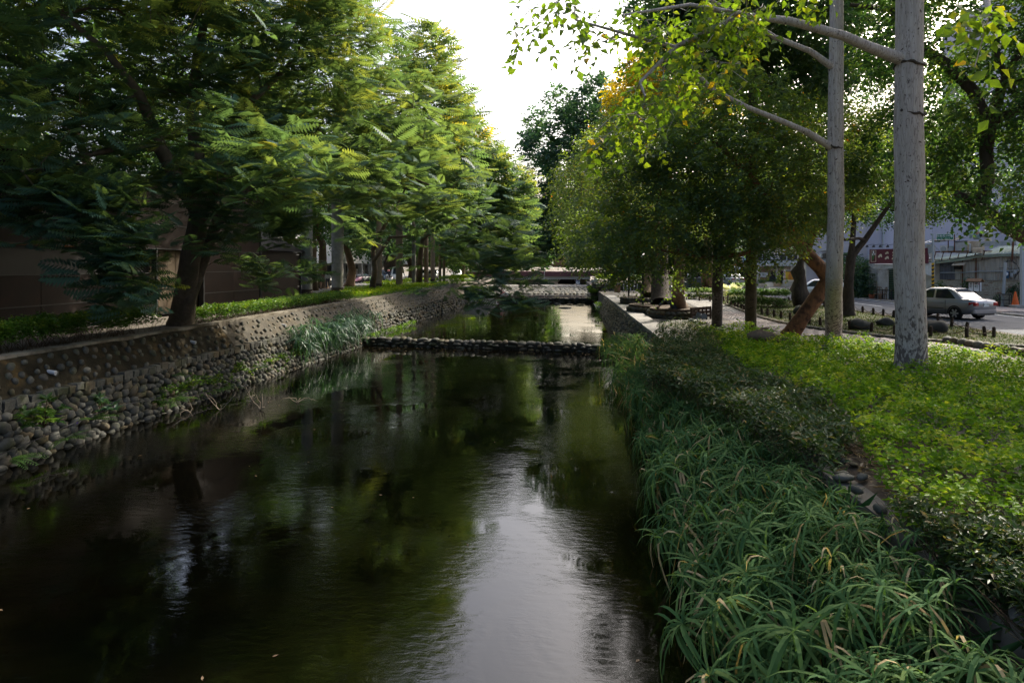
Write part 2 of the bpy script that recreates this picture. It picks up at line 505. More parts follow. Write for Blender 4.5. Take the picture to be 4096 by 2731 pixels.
for row in range(8):
    y = Y0 + random.random() * 0.2
    while y < Y1:
        L = random.uniform(0.2, 0.42)
        t = (row + 0.5 + random.uniform(-0.25, 0.25)) / 8
        if y > 40 and random.random() < 0.25: y += L; continue
        z = -0.12 + t * 1.26
        yy = y + L / 2
        x = XW(yy) + (XLED(yy) - XW(yy)) * max(0, z) / 1.2 + 0.03 + random.uniform(-0.03, 0.03)
        rot = Euler((random.uniform(-0.7, 0.7), random.uniform(-0.2, 0.2), random.uniform(-0.3, 0.3))).to_matrix()
        items.append(((x, yy, z), rot, (0.26, L * 1.12, random.uniform(0.2, 0.29))))
        y += L * 0.86
pieces(wl, 'stone', 'stones', items, SP, 'rubble', 300)
items = []
y = Y0
while y < 48:
    L = random.uniform(0.22, 0.4)
    items.append(((XLED(y) + 0.06, y + L / 2, 1.17 + random.uniform(-0.015, 0.03)), Euler((random.uniform(-.06, .06), random.uniform(-.1, .1), random.uniform(-.06, .06))).to_matrix(), (0.26, L * 0.94, random.uniform(0.15, 0.2))))
    y += L
pieces(wl, 'course_stone', 'course_stones', items, BPk, 'rubble', 150, BPk)
items = []
for row in range(4):
    y = Y0 + row * 0.2
    while y < Y1:
        t = 0.14 + row * 0.235 + random.uniform(-0.06, 0.06)
        x = XLED(y) + 0.03 + (XT - XLED(y)) * t
        z = 1.22 + (ZL - 1.22) * t
        s = random.uniform(0.12, 0.2)
        if random.random() < 0.93:
            items.append(((x, y, z), Euler((random.uniform(-1, 1), random.uniform(-.3, .3), random.uniform(-.3, .3))).to_matrix(), (s * 0.75, s * random.uniform(1.0, 1.4), s)))
        y += random.uniform(0.3, 0.52)
pieces(wl, 'cobble', 'cobbles', items, SP, 'cobble', 300)
mb = MB()
for yy, t in ((14.6, .5), (20.4, .55), (27, .5)):
    x = XLED(yy) + (XT - XLED(yy)) * t; z = 1.22 + .78 * t
    mb = MB(); d = Vector((0.2, 0, -0.03))
    c = Vector((x - 0.02, yy, z))
    mb.tube([c, c + d, c + d, c + d * .2], [0.05, 0.05, 0.04, 0.04], 12)
    mb.part('drain_pipe', solid('pvc', (0.5, 0.5, 0.52), 0.4) if 'pvc' not in MATS else 'pvc', wl, True)
mb = MB()
pts = [(XW(y) + 0.20 + 0.05 * math.sin(y * 1.3), y, 0.55 - 0.012 * (y - 8) + 0.16 * math.sin(y * 0.9)) for y in np.arange(7, 24, 0.5)]
mb.tube(pts, 0.014, 5); mb.solo('black_hose', solid('rubber', (0.012, 0.012, 0.014), 0.5), 'thin black hose draped along the foot of the cobblestone wall', 'hose')

# ---------------------------------------------------------------- weirs
def weir(x0, x1, yf, ztop, zbase, width, label, n, mat='rubble'):
    t = thing('stone_weir', label, 'weir', ((x0 + x1) / 2, yf((x0 + x1) / 2), zbase))
    mb = MB()
    mb.slab((x0, yf(x0), ztop - 0.1), (x1, yf(x1), ztop - 0.1), (x1, yf(x1) + width, ztop - 0.1), (x0, yf(x0) + width, ztop - 0.1), 1.2)
    mb.part('core', 'mortar', t, True)
    items = []
    x = x0
    while x < x1:
        L = random.uniform(0.26, 0.5)
        xc = x + L / 2
        e = Euler((random.uniform(-.15, .15), random.uniform(-.15, .15), random.uniform(-.2, .2)))
        items.append(((xc, yf(xc) + width * .45 + random.uniform(-.05, .05), ztop - 0.1 + random.uniform(-.04, .04)), e.to_matrix(), (L * 1.08, width * random.uniform(.85, 1.15), random.uniform(.17, .27))))
        for k in range(2):
            if random.random() < .85:
                q = random.uniform(.6, 1.15)
                items.append(((xc + random.uniform(-.15, .15), yf(xc) - random.uniform(-.02, .08), zbase + random.uniform(-.02, .05) + k * 0.15), e.to_matrix(), (L * .8 * q, .26, .17 * q)))
        x += L * 0.92
    pieces(t, 'stone', 'stones', items, SP, mat, n)
    return t
weir(-10.45, 2.6, WY, 0.40, 0.0, 0.55, 'low mossy weir of rounded stones crossing the canal beside the sedge', 150)
weir(-6.6, 2.7, lambda x: 71.2, 0.70, 0.30, 0.5, 'second low stone weir farther up the canal, reaching from steps to steps', 110)

# stone cascade and the far slab crossing
t = thing('stone_cascade', 'sloping apron of pale stones below the far concrete footbridge', 'cascade', (-3, 90, 0.6))
mb = MB(); mb.grid(lambda u, v: (XT + 2 + (XR - XT - 2) * u, 84 + 19.5 * v, 0.52 + 0.42 * v), 12, 8); mb.part('bed', 'mortar', t, True)
items = []
for j in range(26):
    x = -9.6 + random.random() * .3
    while x < 2.9:
        L = random.uniform(.4, .8); yy = 84.3 + 19 * j / 26
        items.append(((x + L / 2, yy + random.uniform(-.2, .2), 0.56 + 0.42 * (yy - 84) / 19.5), Euler((0, 0, random.uniform(-.5, .5))).to_matrix(), (L, .6, .3)))
        x += L
pieces(t, 'stone', 'stones', items, SP, 'rubble', 250)
mb = MB()
t = thing('slab_footbridge', 'thin flat concrete footbridge slab crossing the far end of the canal', 'footbridge', (-4, 105, 0.6))
for k in range(7): mb = MB(); mb.box((-11 + 2.2 * k, 105.4, 0.98), (2.18, 3.0, 0.16)); mb.part('deck_slab', 'concrete', t, True)
mb = MB(); mb.box((-4.5, 104.6, 0.75), (15, 0.5, 0.3)); mb.part('edge_beam', 'concrete_old', t, True)

# ---------------------------------------------------------------- right retaining wall, coping walk, steps
YR0, YR1 = 22.5, 57.5
wr = thing('retaining_wall', 'brown stone-faced canal wall with concrete coping below the shady trees', 'wall', (XR, 40, 0))
XWR = 2.55
mb = MB(); mb.grid(lambda u, v: (XWR + 0.08 + (XR - XWR - 0.02) * v, YR0 + (YR1 - YR0) * u, -0.4 + (ZR + 0.4) * v), 40, 4); mb.part('backing', 'mortar', wr, True)
mb = MB(); mb.quad((XWR + .08, YR1, -.4), (XWR + .08, YR1, .3), (XR + .1, YR1, ZR), (XR + .1, YR1, -.4)); mb.part('end_face', 'mortar', wr, True)
items = []
for row in range(9):
    y = YR0
    while y < YR1:
        L = random.uniform(0.22, 0.42); t_ = (row + .5) / 9
        z = 0.1 + t_ * 1.3 + random.uniform(-.07, .07); x = XWR + (XR - XWR) * (z / 1.5) + 0.02
        items.append(((x, y + L / 2, z), Euler((random.uniform(-.6, .6), random.uniform(-.2, .2), 0)).to_matrix(), (.24, L * 1.0, random.uniform(.15, .30))))
        y += L * .9
pieces(wr, 'stone', 'stones', items, SP, 'brownstone', 300)
items = []
y = YR0 - 0.5
while y < YR1:
    items.append(((XR + 0.38, y + 0.6, ZR + 0.03), Matrix.Rotation(random.uniform(-.01, .01), 3, 'Z'), (0.78, 1.18, 0.12))); y += 1.2
pieces(wr, 'coping_slab', 'coping_slabs', items, [box_proto(i, 0.02, 0.01, 'coping_slab') for i in range(3)], 'paver', 60)
def stairs(label, spec, cat='steps'):
    pts = [s[0] for s in spec]
    t = thing('stone_steps', label, cat, pts[0])
    for c, s in spec:
        mb = MB(); mb.rbox(c, s, 0, 0.025); mb.part('step', 'concrete', t, True)
    return t
stairs('pale concrete steps going down to the pool beside the shaded coping walk', [((2.55 + 0.42 * k + 0.6, 63.5, 0.18 + 0.23 * k), (1.2, 11.5, 0.24)) for k in range(6)])
stairs('pale concrete steps by the seated person in pink', [((-8.15 - 0.22 * k, 67.3 + 0.62 * k, 0.22 + 0.19 * k), (2.6, 1.2, 0.2)) for k in range(9)])
# curved cobble wall around the planted terrace by the globe lamps
t = thing('terrace_wall', 'rounded cobblestone wall holding the planted terrace below the white globe lamps', 'wall', (5, 72, 0.8))
items = []
arc = [(2.6, 71.5), (2.75, 69.9), (3.6, 69.2), (5.2, 70.2), (6.6, 71.2), (9.5, 71.0)]
for i in range(len(arc) - 1):
    a, b = Vector((*arc[i], 0)), Vector((*arc[i + 1], 0)); n = max(2, int((b - a).length / .3))
    for k in range(n):
        p = a.lerp(b, (k + .5) / n)
        for r in range(7):
            if r * .27 + .45 > 2.35: continue
            items.append(((p.x + random.uniform(-.05, .05), p.y + random.uniform(-.08, .08), 0.5 + r * .27), Euler((random.random(), random.random(), random.random())).to_matrix(), (.38, .34, .32)))
pieces(t, 'stone', 'stones', items, SP, 'rubble', 250)
mb = MB(); mb.prism([(2.9, 71.6), (3.0, 70.2), (3.7, 69.5), (5.2, 70.5), (6.6, 71.5), (9.5, 71.3), (9.5, 84), (3.0, 84)], 0.3, 2.2); mb.part('fill', 'soil', t, True)

# ---------------------------------------------------------------- sedge bank on the right (before the wall starts)
def bank_z(x, y):
    t = min(1, max(0, (x - 1.9) / 1.5))
    return -0.25 + (ZR + 0.05 + 0.25) * (t ** 0.75)
mb = MB()
mb.grid(lambda u, v: (lambda x, y: (x, y, bank_z(x, y) + 0.04 * mnoise.noise(Vector((x * 2, y * 2, 0)))))(1.7 + 3.6 * u, -8 + 31.0 * v), 22, 110)
mb.solo('bank', 'soil', kind='structure', smooth=True)

# ---------------------------------------------------------------- road, pavement, path, lawn on the right; street on the left
sheet('road', [(16.5, -60), (22.3, -60), (22.3, 160), (16.5, 160)], ZR + 0.008, 'asphalt')
sheet('side_road', [(22.3, 30.5), (45, 27.5), (45, 36), (22.3, 39)], ZR + 0.008, 'asphalt')
t = sheet('pavement', [(22.45, 39), (27, 39), (27, 150), (22.45, 150)], ZR + 0.012, 'slate')
pv = [box_proto(i, 0.02, 0.012, 'paver') for i in range(5)]
def pave(parent_name, cells, mat, cap, dims, z, kind='structure'):
    o = bpy.data.objects[parent_name]
    items = [((x, y, z), Matrix.Rotation(rz, 3, 'Z'), dims) for x, y, rz in cells]
    pieces(o, 'paver', 'pavers', items, pv, mat, cap)
cells = []
for j in range(45):
    for i in range(8):
        cells.append((22.75 + i * 0.46, 39.3 + j * 0.62 + (0.31 if i % 2 else 0), 0))
pave('pavement', cells, 'brick_paver', 200, (0.44, 0.60, 0.05), ZR + 0.03)
mb = MB()
for k in range(100): mb.box((22.38, -20 + 1.5 * k + 0.74, ZR + 0.04), (0.15, 1.48, 0.12))
mb.solo('kerb', 'concrete', kind='structure')
mb = MB()
for yy in (46, 58, 70, 82, 94, 106): mb.box((19.4, yy, ZR + 0.0135), (0.12, 4.0, 0.003))
mb.box((22.05, 60, ZR + 0.0135), (0.12, 110, 0.003))
mb.solo('road_marking', 'white_line', kind='structure')
# curving footpath
PC = [(19.0, 17.5), (14.2, 20.6), (11.4, 22.6), (9.6, 25.4), (8.4, 29.5), (8.3, 35), (8.9, 44), (9.6, 54), (10.4, 66), (11, 80)]
def cr(pts, n=12):
    out = []
    p = [Vector((*q, 0)) for q in pts]; p = [p[0] * 2 - p[1]] + p + [p[-1] * 2 - p[-2]]
    for i in range(1, len(p) - 2):
        for k in range(n):
            t = k / n; a, b, c, d = p[i - 1], p[i], p[i + 1], p[i + 2]
            out.append(0.5 * (2 * b + (c - a) * t + (2 * a - 5 * b + 4 * c - d) * t * t + (3 * b - a - 3 * c + d) * t ** 3))
    out.append(p[-2]); return out
pc = cr(PC)
HW = 0.95
left, right = [], []
for i, p in enumerate(pc):
    t = (pc[min(i + 1, len(pc) - 1)] - pc[max(i - 1, 0)]).normalized(); n = Vector((-t.y, t.x, 0))
    w = HW * (1 if p.y < 34 else 1 + (p.y - 34) * 0.02)
    left.append(p + n * w); right.append(p - n * w)
mb = MB()
for i in range(len(pc) - 1):
    mb.quad(*[(q.x, q.y, ZR + 0.008) for q in (left[i], right[i], right[i + 1], left[i + 1])])
mb.solo('path', 'slate', kind='structure')
cells = []
s_acc = 0; step = 0.30; rowk = 0
for i in range(len(pc) - 1):
    a, b = pc[i], pc[i + 1]; L = (b - a).length; t = (b - a).normalized(); n = Vector((-t.y, t.x, 0))
    while s_acc < L:
        p = a + t * s_acc
        w = (left[i] - pc[i]).length
        k = int(2 * w / 0.42); rowk += 1
        for q in range(k - rowk % 2):
            c = p + n * (-w + (q + .5 + .5 * (rowk % 2)) * 2 * w / k) + t * random.uniform(-.02, .02)
            cells.append((c.x, c.y, math.atan2(n.y, n.x) + random.uniform(-.03, .03)))
        s_acc += step
    s_acc -= L
pave('path', cells, 'paver', 300, (0.415, 0.288, 0.05), ZR + 0.0)
# lawn
LAWN = [(12.6, 23.0), (16.2, 19.5), (16.2, 62), (10.9, 62), (10.4, 50), (9.9, 42), (9.45, 35), (9.6, 30), (10.7, 26)]
sheet('lawn', LAWN, ZR + 0.006, 'lawn_soil')
sheet('gravel_yard', [(3.85, 22), (7.4, 25), (7.2, 30), (7.2, 36), (7.7, 45), (8.3, 58), (8.6, 70), (3.9, 70)], ZR + 0.006, 'gravel')
# left side: path behind the palms, street beyond
sheet('left_path', [(-20.8, 39), (-14.2, 39), (-14.2, 41.5), (-20.8, 47)], ZL + 0.006, 'concrete')
sheet('left_street', [(-40, 47), (-19.6, 47), (-15.5, 74), (-14.5, 150), (-40, 150)], ZL + 0.008, 'slate')
cells = []
for j in range(40):
    for i in range(14):
        y = 47.6 + j * 0.6; x = -30 + i * 0.6
        if x < np.interp(y, [47, 74], [-20.0, -16.0]): cells.append((x, y, 0))
pave('left_street', cells, 'paver', 120, (0.57, 0.57, 0.05), ZL + 0.012)
# ================================================================== vegetation
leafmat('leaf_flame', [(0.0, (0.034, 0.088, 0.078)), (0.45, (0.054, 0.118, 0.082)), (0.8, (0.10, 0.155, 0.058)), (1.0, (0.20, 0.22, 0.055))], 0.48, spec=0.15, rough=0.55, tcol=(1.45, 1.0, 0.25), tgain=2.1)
leafmat('leaf_myrtle', [(0.0, (0.030, 0.074, 0.056)), (0.6, (0.052, 0.108, 0.056)), (0.86, (0.10, 0.13, 0.03)), (0.93, (0.16, 0.075, 0.022)), (1.0, (0.26, 0.11, 0.03))], 0.48, tcol=(1.6, 1.05, .15), tgain=3.0)
leafmat('leaf_yellow', [(0.0, (0.16, 0.17, 0.015)), (0.5, (0.42, 0.32, 0.02)), (1.0, (0.58, 0.38, 0.02))], 0.55, tcol=(1.1, 1.0, .2), tgain=1.6)
leafmat('leaf_dark', [(0.0, (0.032, 0.078, 0.056)), (0.6, (0.052, 0.112, 0.060)), (1.0, (0.09, 0.14, 0.042))], 0.42)
leafmat('leaf_bright', [(0.0, (0.03, 0.075, 0.022)), (0.6, (0.055, 0.11, 0.025)), (1.0, (0.13, 0.17, 0.03))], 0.45)
leafmat('leaf_kapok', [(0.0, (0.035, 0.075, 0.020)), (0.6, (0.065, 0.115, 0.028)), (0.93, (0.12, 0.15, 0.03)), (1.0, (0.35, 0.24, 0.03))], 0.55, rough=0.5, tcol=(1.25, 1.1, .15), tgain=2.8)
leafmat('leaf_lime', [(0.0, (0.048, 0.115, 0.008)), (0.45, (0.11, 0.215, 0.012)), (0.8, (0.20, 0.30, 0.016)), (1.0, (0.34, 0.37, 0.04))], 0.4, spec=.08)
leafmat('leaf_bamboo', [(0.0, (0.028, 0.060, 0.015)), (0.55, (0.050, 0.088, 0.02)), (0.8, (0.085, 0.10, 0.03)), (0.9, (0.24, 0.17, 0.075)), (1.0, (0.36, 0.27, 0.14))], 0.3)
leafmat('leaf_hedge', [(0.0, (0.040, 0.10, 0.012)), (0.55, (0.080, 0.17, 0.016)), (0.85, (0.15, 0.23, 0.02)), (1.0, (0.24, 0.27, 0.03))], 0.35)
leafmat('leaf_sedge', [(0.0, (0.044, 0.104, 0.038)), (0.5, (0.076, 0.152, 0.052)), (0.85, (0.115, 0.185, 0.058)), (0.94, (0.14, 0.19, 0.05)), (0.96, (0.36, 0.25, 0.12)), (1.0, (0.50, 0.38, 0.21))], 0.34, rough=0.7, spec=0.06)
leafmat('leaf_palm', [(0.0, (0.025, 0.06, 0.018)), (1.0, (0.07, 0.12, 0.03))], 0.35)
leafmat('leaf_dry', [(0.0, (0.14, 0.085, 0.045)), (0.5, (0.26, 0.18, 0.105)), (1.0, (0.40, 0.31, 0.21))], 0.15, rough=0.8)
leafmat('leaf_grass', [(0.0, (0.030, 0.055, 0.010)), (0.6, (0.055, 0.085, 0.015)), (1.0, (0.12, 0.105, 0.03))], 0.3, spec=.05, tgain=1.5)
leafmat('petal_white', [(0.0, (0.35, 0.38, 0.20)), (1.0, (0.75, 0.74, 0.66))], 0.35)
leafmat('petal_violet', [(0.0, (0.10, 0.05, 0.40)), (1.0, (0.12, 0.06, 0.45))], 0.3)

def barkmat(name, c1, c2, spot=None, spot_scale=5.0, spot_lo=0.58, spot_hi=0.66, stretch=(1, 1, 0.25), scale=9.0, bump=0.6, crack=None, moss=None, rough=0.9, foot=None):
    m, nt, b = nmat(name)
    ge = nt.nodes.new('ShaderNodeNewGeometry')
    mp = nt.nodes.new('ShaderNodeMapping'); mp.inputs['Scale'].default_value = stretch
    nt.links.new(ge.outputs['Position'], mp.inputs[0])
    n = _noise(nt, mp.outputs[0], scale, 6, 0.65)
    col = _ramp(nt, n.outputs[0], [(0.3, c1), (0.7, c2)]).outputs[0]
    h = n.outputs[0]
    if crack:
        w = _noise(nt, mp.outputs[0], crack[0], 3, 0.5, 1.2)
        f = _ramp(nt, w.outputs[0], [(0.47, (0, 0, 0)), (0.5, (1, 1, 1)), (0.53, (0, 0, 0))]).outputs[0]
        col = _mix(nt, f, col, crack[1])
    if spot:
        s = _noise(nt, ge.outputs['Position'], spot_scale, 3, 0.55)
        f = _ramp(nt, s.outputs[0], [(spot_lo, (0, 0, 0)), (spot_hi, (1, 1, 1))]).outputs[0]
        col = _mix(nt, f, col, spot)
    if moss:
        s = _noise(nt, ge.outputs['Position'], 1.3, 5, 0.6)
        f = _ramp(nt, s.outputs[0], [(0.42, (0, 0, 0)), (0.62, (0.9, 0.9, 0.9))]).outputs[0]
        col = _mix(nt, f, col, moss)
    if foot:      # bark near the ground is blotched much more densely
        sx = nt.nodes.new('ShaderNodeSeparateXYZ'); nt.links.new(ge.outputs['Position'], sx.inputs[0])
        mr = nt.nodes.new('ShaderNodeMapRange'); mr.inputs[1].default_value = 3.6; mr.inputs[2].default_value = 2.0; mr.inputs[3].default_value = 0.0; mr.inputs[4].default_value = 0.22
        nt.links.new(sx.outputs[2], mr.inputs[0])
        mp2 = nt.nodes.new('ShaderNodeMapping'); mp2.inputs['Scale'].default_value = (1, 1, .45); nt.links.new(ge.outputs['Position'], mp2.inputs[0])
        s = _noise(nt, mp2.outputs[0], 16, 3, 0.55)
        ad = nt.nodes.new('ShaderNodeMath'); ad.operation = 'ADD'; nt.links.new(s.outputs[0], ad.inputs[0]); nt.links.new(mr.outputs[0], ad.inputs[1])
        f = _ramp(nt, ad.outputs[0], [(.66, (0, 0, 0)), (.72, (.85, .85, .85))]).outputs[0]
        col = _mix(nt, f, col, foot)
    nt.links.new(col, b.inputs['Base Color'])
    b.inputs['Roughness'].default_value = rough
    b.inputs['Specular IOR Level'].default_value = 0.2
    _bump(nt, b, h, bump, 0.03)
    return m
barkmat('bark_kapok', (0.33, 0.285, 0.25), (0.48, 0.425, 0.38), spot=(0.08, 0.055, 0.045), spot_scale=9.0, spot_lo=0.66, spot_hi=0.70, crack=(16, (0.17, 0.135, 0.115)), stretch=(1, 1, 0.12), scale=16, bump=.8, foot=(.085, .066, .06))
barkmat('bark_flame', (0.085, 0.062, 0.045), (0.17, 0.135, 0.10), moss=(0.07, 0.062, 0.04), stretch=(1, 1, 0.5))
barkmat('bark_dark', (0.035, 0.026, 0.02), (0.085, 0.066, 0.05), stretch=(1, 1, 0.4), bump=0.9)
barkmat('bark_orange', (0.11, 0.055, 0.03), (0.22, 0.115, 0.058), spot=(0.06, 0.034, 0.022), spot_scale=4.0, spot_lo=0.52, spot_hi=0.66, stretch=(1, 1, 0.2), scale=12, bump=1.0, rough=0.85)
barkmat('bark_lichen', (0.10, 0.092, 0.08), (0.17, 0.16, 0.15), spot=(0.035, 0.03, 0.024), spot_scale=12, spot_lo=0.5, spot_hi=0.58, moss=(0.05, 0.042, 0.028), stretch=(1, 1, 0.6))
barkmat('bark_mossy', (0.05, 0.042, 0.028), (0.11, 0.092, 0.06), spot=(0.025, 0.02, 0.014), spot_scale=8, moss=(0.055, 0.05, 0.02), stretch=(1, 1, 0.5))
barkmat('bark_brown', (0.10, 0.066, 0.042), (0.19, 0.135, 0.09), stretch=(1, 1, 0.3))
barkmat('bark_palm', (0.19, 0.18, 0.165), (0.29, 0.275, 0.255), crack=(5, (0.14, 0.13, 0.115)), stretch=(0.6, 0.6, 5), scale=3, bump=0.5, moss=(0.13, 0.135, 0.10))
barkmat('bark_palm_warm', (0.19, 0.14, 0.095), (0.28, 0.22, 0.155), crack=(5, (0.12, 0.085, 0.06)), stretch=(0.6, 0.6, 5), scale=3, bump=0.5)
solid('twig', (0.075, 0.05, 0.03), 0.9)
solid('dry_twig', (0.22, 0.18, 0.14), 0.9)
solid('palm_shaft', (0.09, 0.14, 0.04), 0.5)

def nrm(a): return a / np.maximum(1e-9, np.linalg.norm(a, axis=-1, keepdims=True))
def blades(pos, axis, up, L, W, tint, fold=0.18, droop=0.12, mid=0.45):
    """folded leaf of two triangles each; returns V, F, T"""
    n = len(pos); axis = nrm(axis); side = nrm(np.cross(axis, up)); u = np.cross(side, axis)
    L = np.asarray(L)[:, None] * np.ones((n, 1)); W = np.asarray(W)[:, None] * np.ones((n, 1))
    b = pos; m = pos + axis * L * mid
    l = m - side * W * .5 + u * W * fold; r = m + side * W * .5 + u * W * fold
    t = pos + axis * L - u * L * droop
    V = np.stack([b, r, t, l], 1).reshape(-1, 3)
    i = np.arange(n)[:, None] * 4
    F = np.concatenate([i + np.array([[0, 1, 2]]), i + np.array([[0, 2, 3]])])
    return V, F, np.repeat(tint, 4)
def fronds(pos, axis, up, L, K, tint, droop=0.22, pl=0.43, pw=0.9, rs=None):
    """feathery twice-pinnate leaf: K pairs of narrow leaflets along a drooping stalk"""
    n = len(pos); axis = nrm(axis); side = nrm(np.cross(axis, up)); u = np.cross(side, axis)
    L = np.asarray(L)[:, None]
    VV, TT = [], []
    for k in range(K):
        t = (k + 0.9) / K
        c = pos + axis * L * t - u * L * droop * t * t
        ln = L * pl * math.sin(math.pi * (0.16 + 0.72 * t)) * (0.9 + 0.2 * RNG.random((n, 1)))
        w = L / K * pw
        ax = axis - u * (2 * droop * t)
        for s in (-1, 1):
            d = nrm(side * s + ax * 0.5 - u * 0.16)
            wv = nrm(ax - d * np.sum(ax * d, 1, keepdims=True))
            m = c + d * ln * 0.5
            VV.append(np.stack([c, m + wv * w * .5, c + d * ln - u * ln * .12, m - wv * w * .5], 1))
    V = np.stack(VV, 1).reshape(-1, 3)
    q = len(V) // 4
    F = np.arange(q)[:, None] * 4 + np.array([[0, 1, 2, 3]])
    return V, F, np.repeat(tint, 8 * K)
def randdir(n, zlo=-1.0, zhi=1.0):
    a = RNG.random(n) * 2 * np.pi; z = zlo + (zhi - zlo) * RNG.random(n); r = np.sqrt(np.maximum(0, 1 - z * z))
    return np.stack([r * np.cos(a), r * np.sin(a), z], 1)
def ell(px, py, d, rx, ry, rd):
    c = P(px, py, d); k = MPP(d)
    return np.array(c), np.array([rx * k, rd, ry * k])
def fill(ells, n, shell=0.55, mind=0.35, zmin=2.6):
    """cluster points spread through the ellipsoids, thinned, more towards their skin"""
    vol = np.array([np.prod(r) ** 0.8 for _, r in ells]); vol /= vol.sum()
    out = []
    cell = {}
    tries = 0
    while len(out) < n and tries < n * 12:
        tries += 1
        c, r = ells[RNG.choice(len(ells), p=vol)]
        d = randdir(1)[0]; s = RNG.random() ** (1 / 3) if RNG.random() > shell else 0.78 + 0.22 * RNG.random()
        p = c + d * r * s
        if p[2] < zmin: continue
        key = tuple((p / mind).astype(int))
        if key in cell: continue
        cell[key] = 1; out.append(p)
    return np.array(out)
def grow(trunks, targets, attach_from=0.5, seg=0.8, tip=0.010, e=2.2, sag=0.12, wig=0.10, wood_cap=1.0):
    """trunks: polylines [(point, radius)..]; every target is joined by a curved branch to the nearest wood"""
    pos, par, minr, chains, att = [], [], [], [], []
    for ti, tr in enumerate(trunks):
        pts = []
        for i in range(len(tr) - 1):
            (a, ra), (b, rb) = tr[i], tr[i + 1]; a, b = Vector(a), Vector(b)
            n = max(1, int((b - a).length / 0.5))
            for k in range(n): pts.append((a.lerp(b, k / n), ra + (rb - ra) * k / n))
        pts.append((Vector(tr[-1][0]), tr[-1][1]))
        ch = []
        prev = -1
        if ti > 0:
            A = np.array(pos); prev = int(np.argmin(np.linalg.norm(A - np.array(pts[0][0]), axis=1)))
            ch.append(prev)
        for k, (p, r) in enumerate(pts):
            if ti > 0 and k == 0: continue
            pos.append(np.array(p)); par.append(prev); minr.append(r); prev = len(pos) - 1; ch.append(prev)
            att.append(ti > 0 or k / len(pts) >= attach_from)
        chains.append(ch)
    ntr = len(pos)
    if len(targets):
        A0 = np.array(pos)[np.array(att)]
        D = np.min(np.linalg.norm(targets[:, None] - A0[None], axis=2), axis=1)
        order = np.argsort(D)
        cap = len(pos) + len(targets) * 12
        buf = np.full((cap, 3), 1e6); buf[:len(pos)] = np.array(pos)
        buf[:len(pos)][~np.array(att)] = 1e6
        tips = []
        for ti in order:
            T = targets[ti]
            dv = T - buf[:len(pos)]
            d = np.linalg.norm(dv, axis=1) + np.maximum(0, -dv[:, 2]) * 0.25
            j = int(np.argmin(d)); a = pos[j]; L = float(np.linalg.norm(T - a))
            n = max(1, min(10, int(L / seg + 0.5)))
            back = pos[par[j]] if par[j] >= 0 else a - np.array([0, 0, 1])
            dirn = (a - back) / max(1e-6, np.linalg.norm(a - back))
            c = a + dirn * L * 0.35 + np.array([0, 0, L * sag]); prev = j; ch = [j]
            for k in range(1, n + 1):
                t = k / n
                q = (1 - t) ** 2 * a + 2 * t * (1 - t) * c + t * t * T
                if k < n: q = q + RNG.normal(0, wig * L / n * 0.6, 3)
                pos.append(q); par.append(prev); minr.append(0); prev = len(pos) - 1; ch.append(prev)
                buf[prev] = q
            chains.append(ch); tips.append(prev)
    area = np.zeros(len(pos)); kids = np.zeros(len(pos), int)
    for i in range(len(pos) - 1, -1, -1):
        if kids[i] == 0: area[i] += tip ** e
        if par[i] >= 0: area[par[i]] += area[i]; kids[par[i]] += 1
    r = area ** (1 / e)
    mr = np.array(minr); r = np.where(mr > 0, mr, np.minimum(r, wood_cap))
    for i in range(len(pos)):
        if par[i] >= 0 and i >= ntr: r[i] = min(r[i], r[par[i]] * 0.92)
    return pos, par, r, chains
def wood(pos, r, chains, ntrunk, knob=0.0, rmin=0.0, sides=None):
    mb = MB()
    for ci, ch in enumerate(chains):
        path = [Vector(pos[i]) for i in ch]; rad = [float(r[i]) for i in ch]
        if len(path) < 2: continue
        if ci > 0: rad[0] = min(rad[0], rad[1] * 1.35)
        mx = max(rad)
        if mx < rmin: continue
        n = sides if (sides and ci < ntrunk) else (14 if mx > .15 else 8 if mx > .06 else 5 if mx > .025 else 3)
        o = len(mb.v)
        mb.tube(path, rad, n, cap=False)
        if ci < ntrunk:
            for k in range(o, len(mb.v)):
                p = Vector(mb.v[k]); i = (k - o) // n
                ax = path[i]; dv = p - ax
                f = mnoise.noise(Vector((p.x * 2.2, p.y * 2.2, p.z * .9))) * 0.5 + mnoise.noise(p * 5) * 0.25
                mb.v[k] = tuple(ax + dv * (1 + (0.14 + knob) * f))
    return mb
def flare(tr, amt=1.5):
    """widen the foot of a trunk"""
    (p0, r0), (p1, r1) = tr[0], tr[1]; p0, p1 = Vector(p0), Vector(p1)
    L = (p1 - p0).length; t = min(.5, .5 / L); t2 = min(.9, 1.1 / L)
    return [(p0, r0 * amt), (p0.lerp(p1, t * .5), r0 * (1 + (amt - 1) * .4)), (p0.lerp(p1, t2), r0), (p1, r1)] + list(tr[2:])

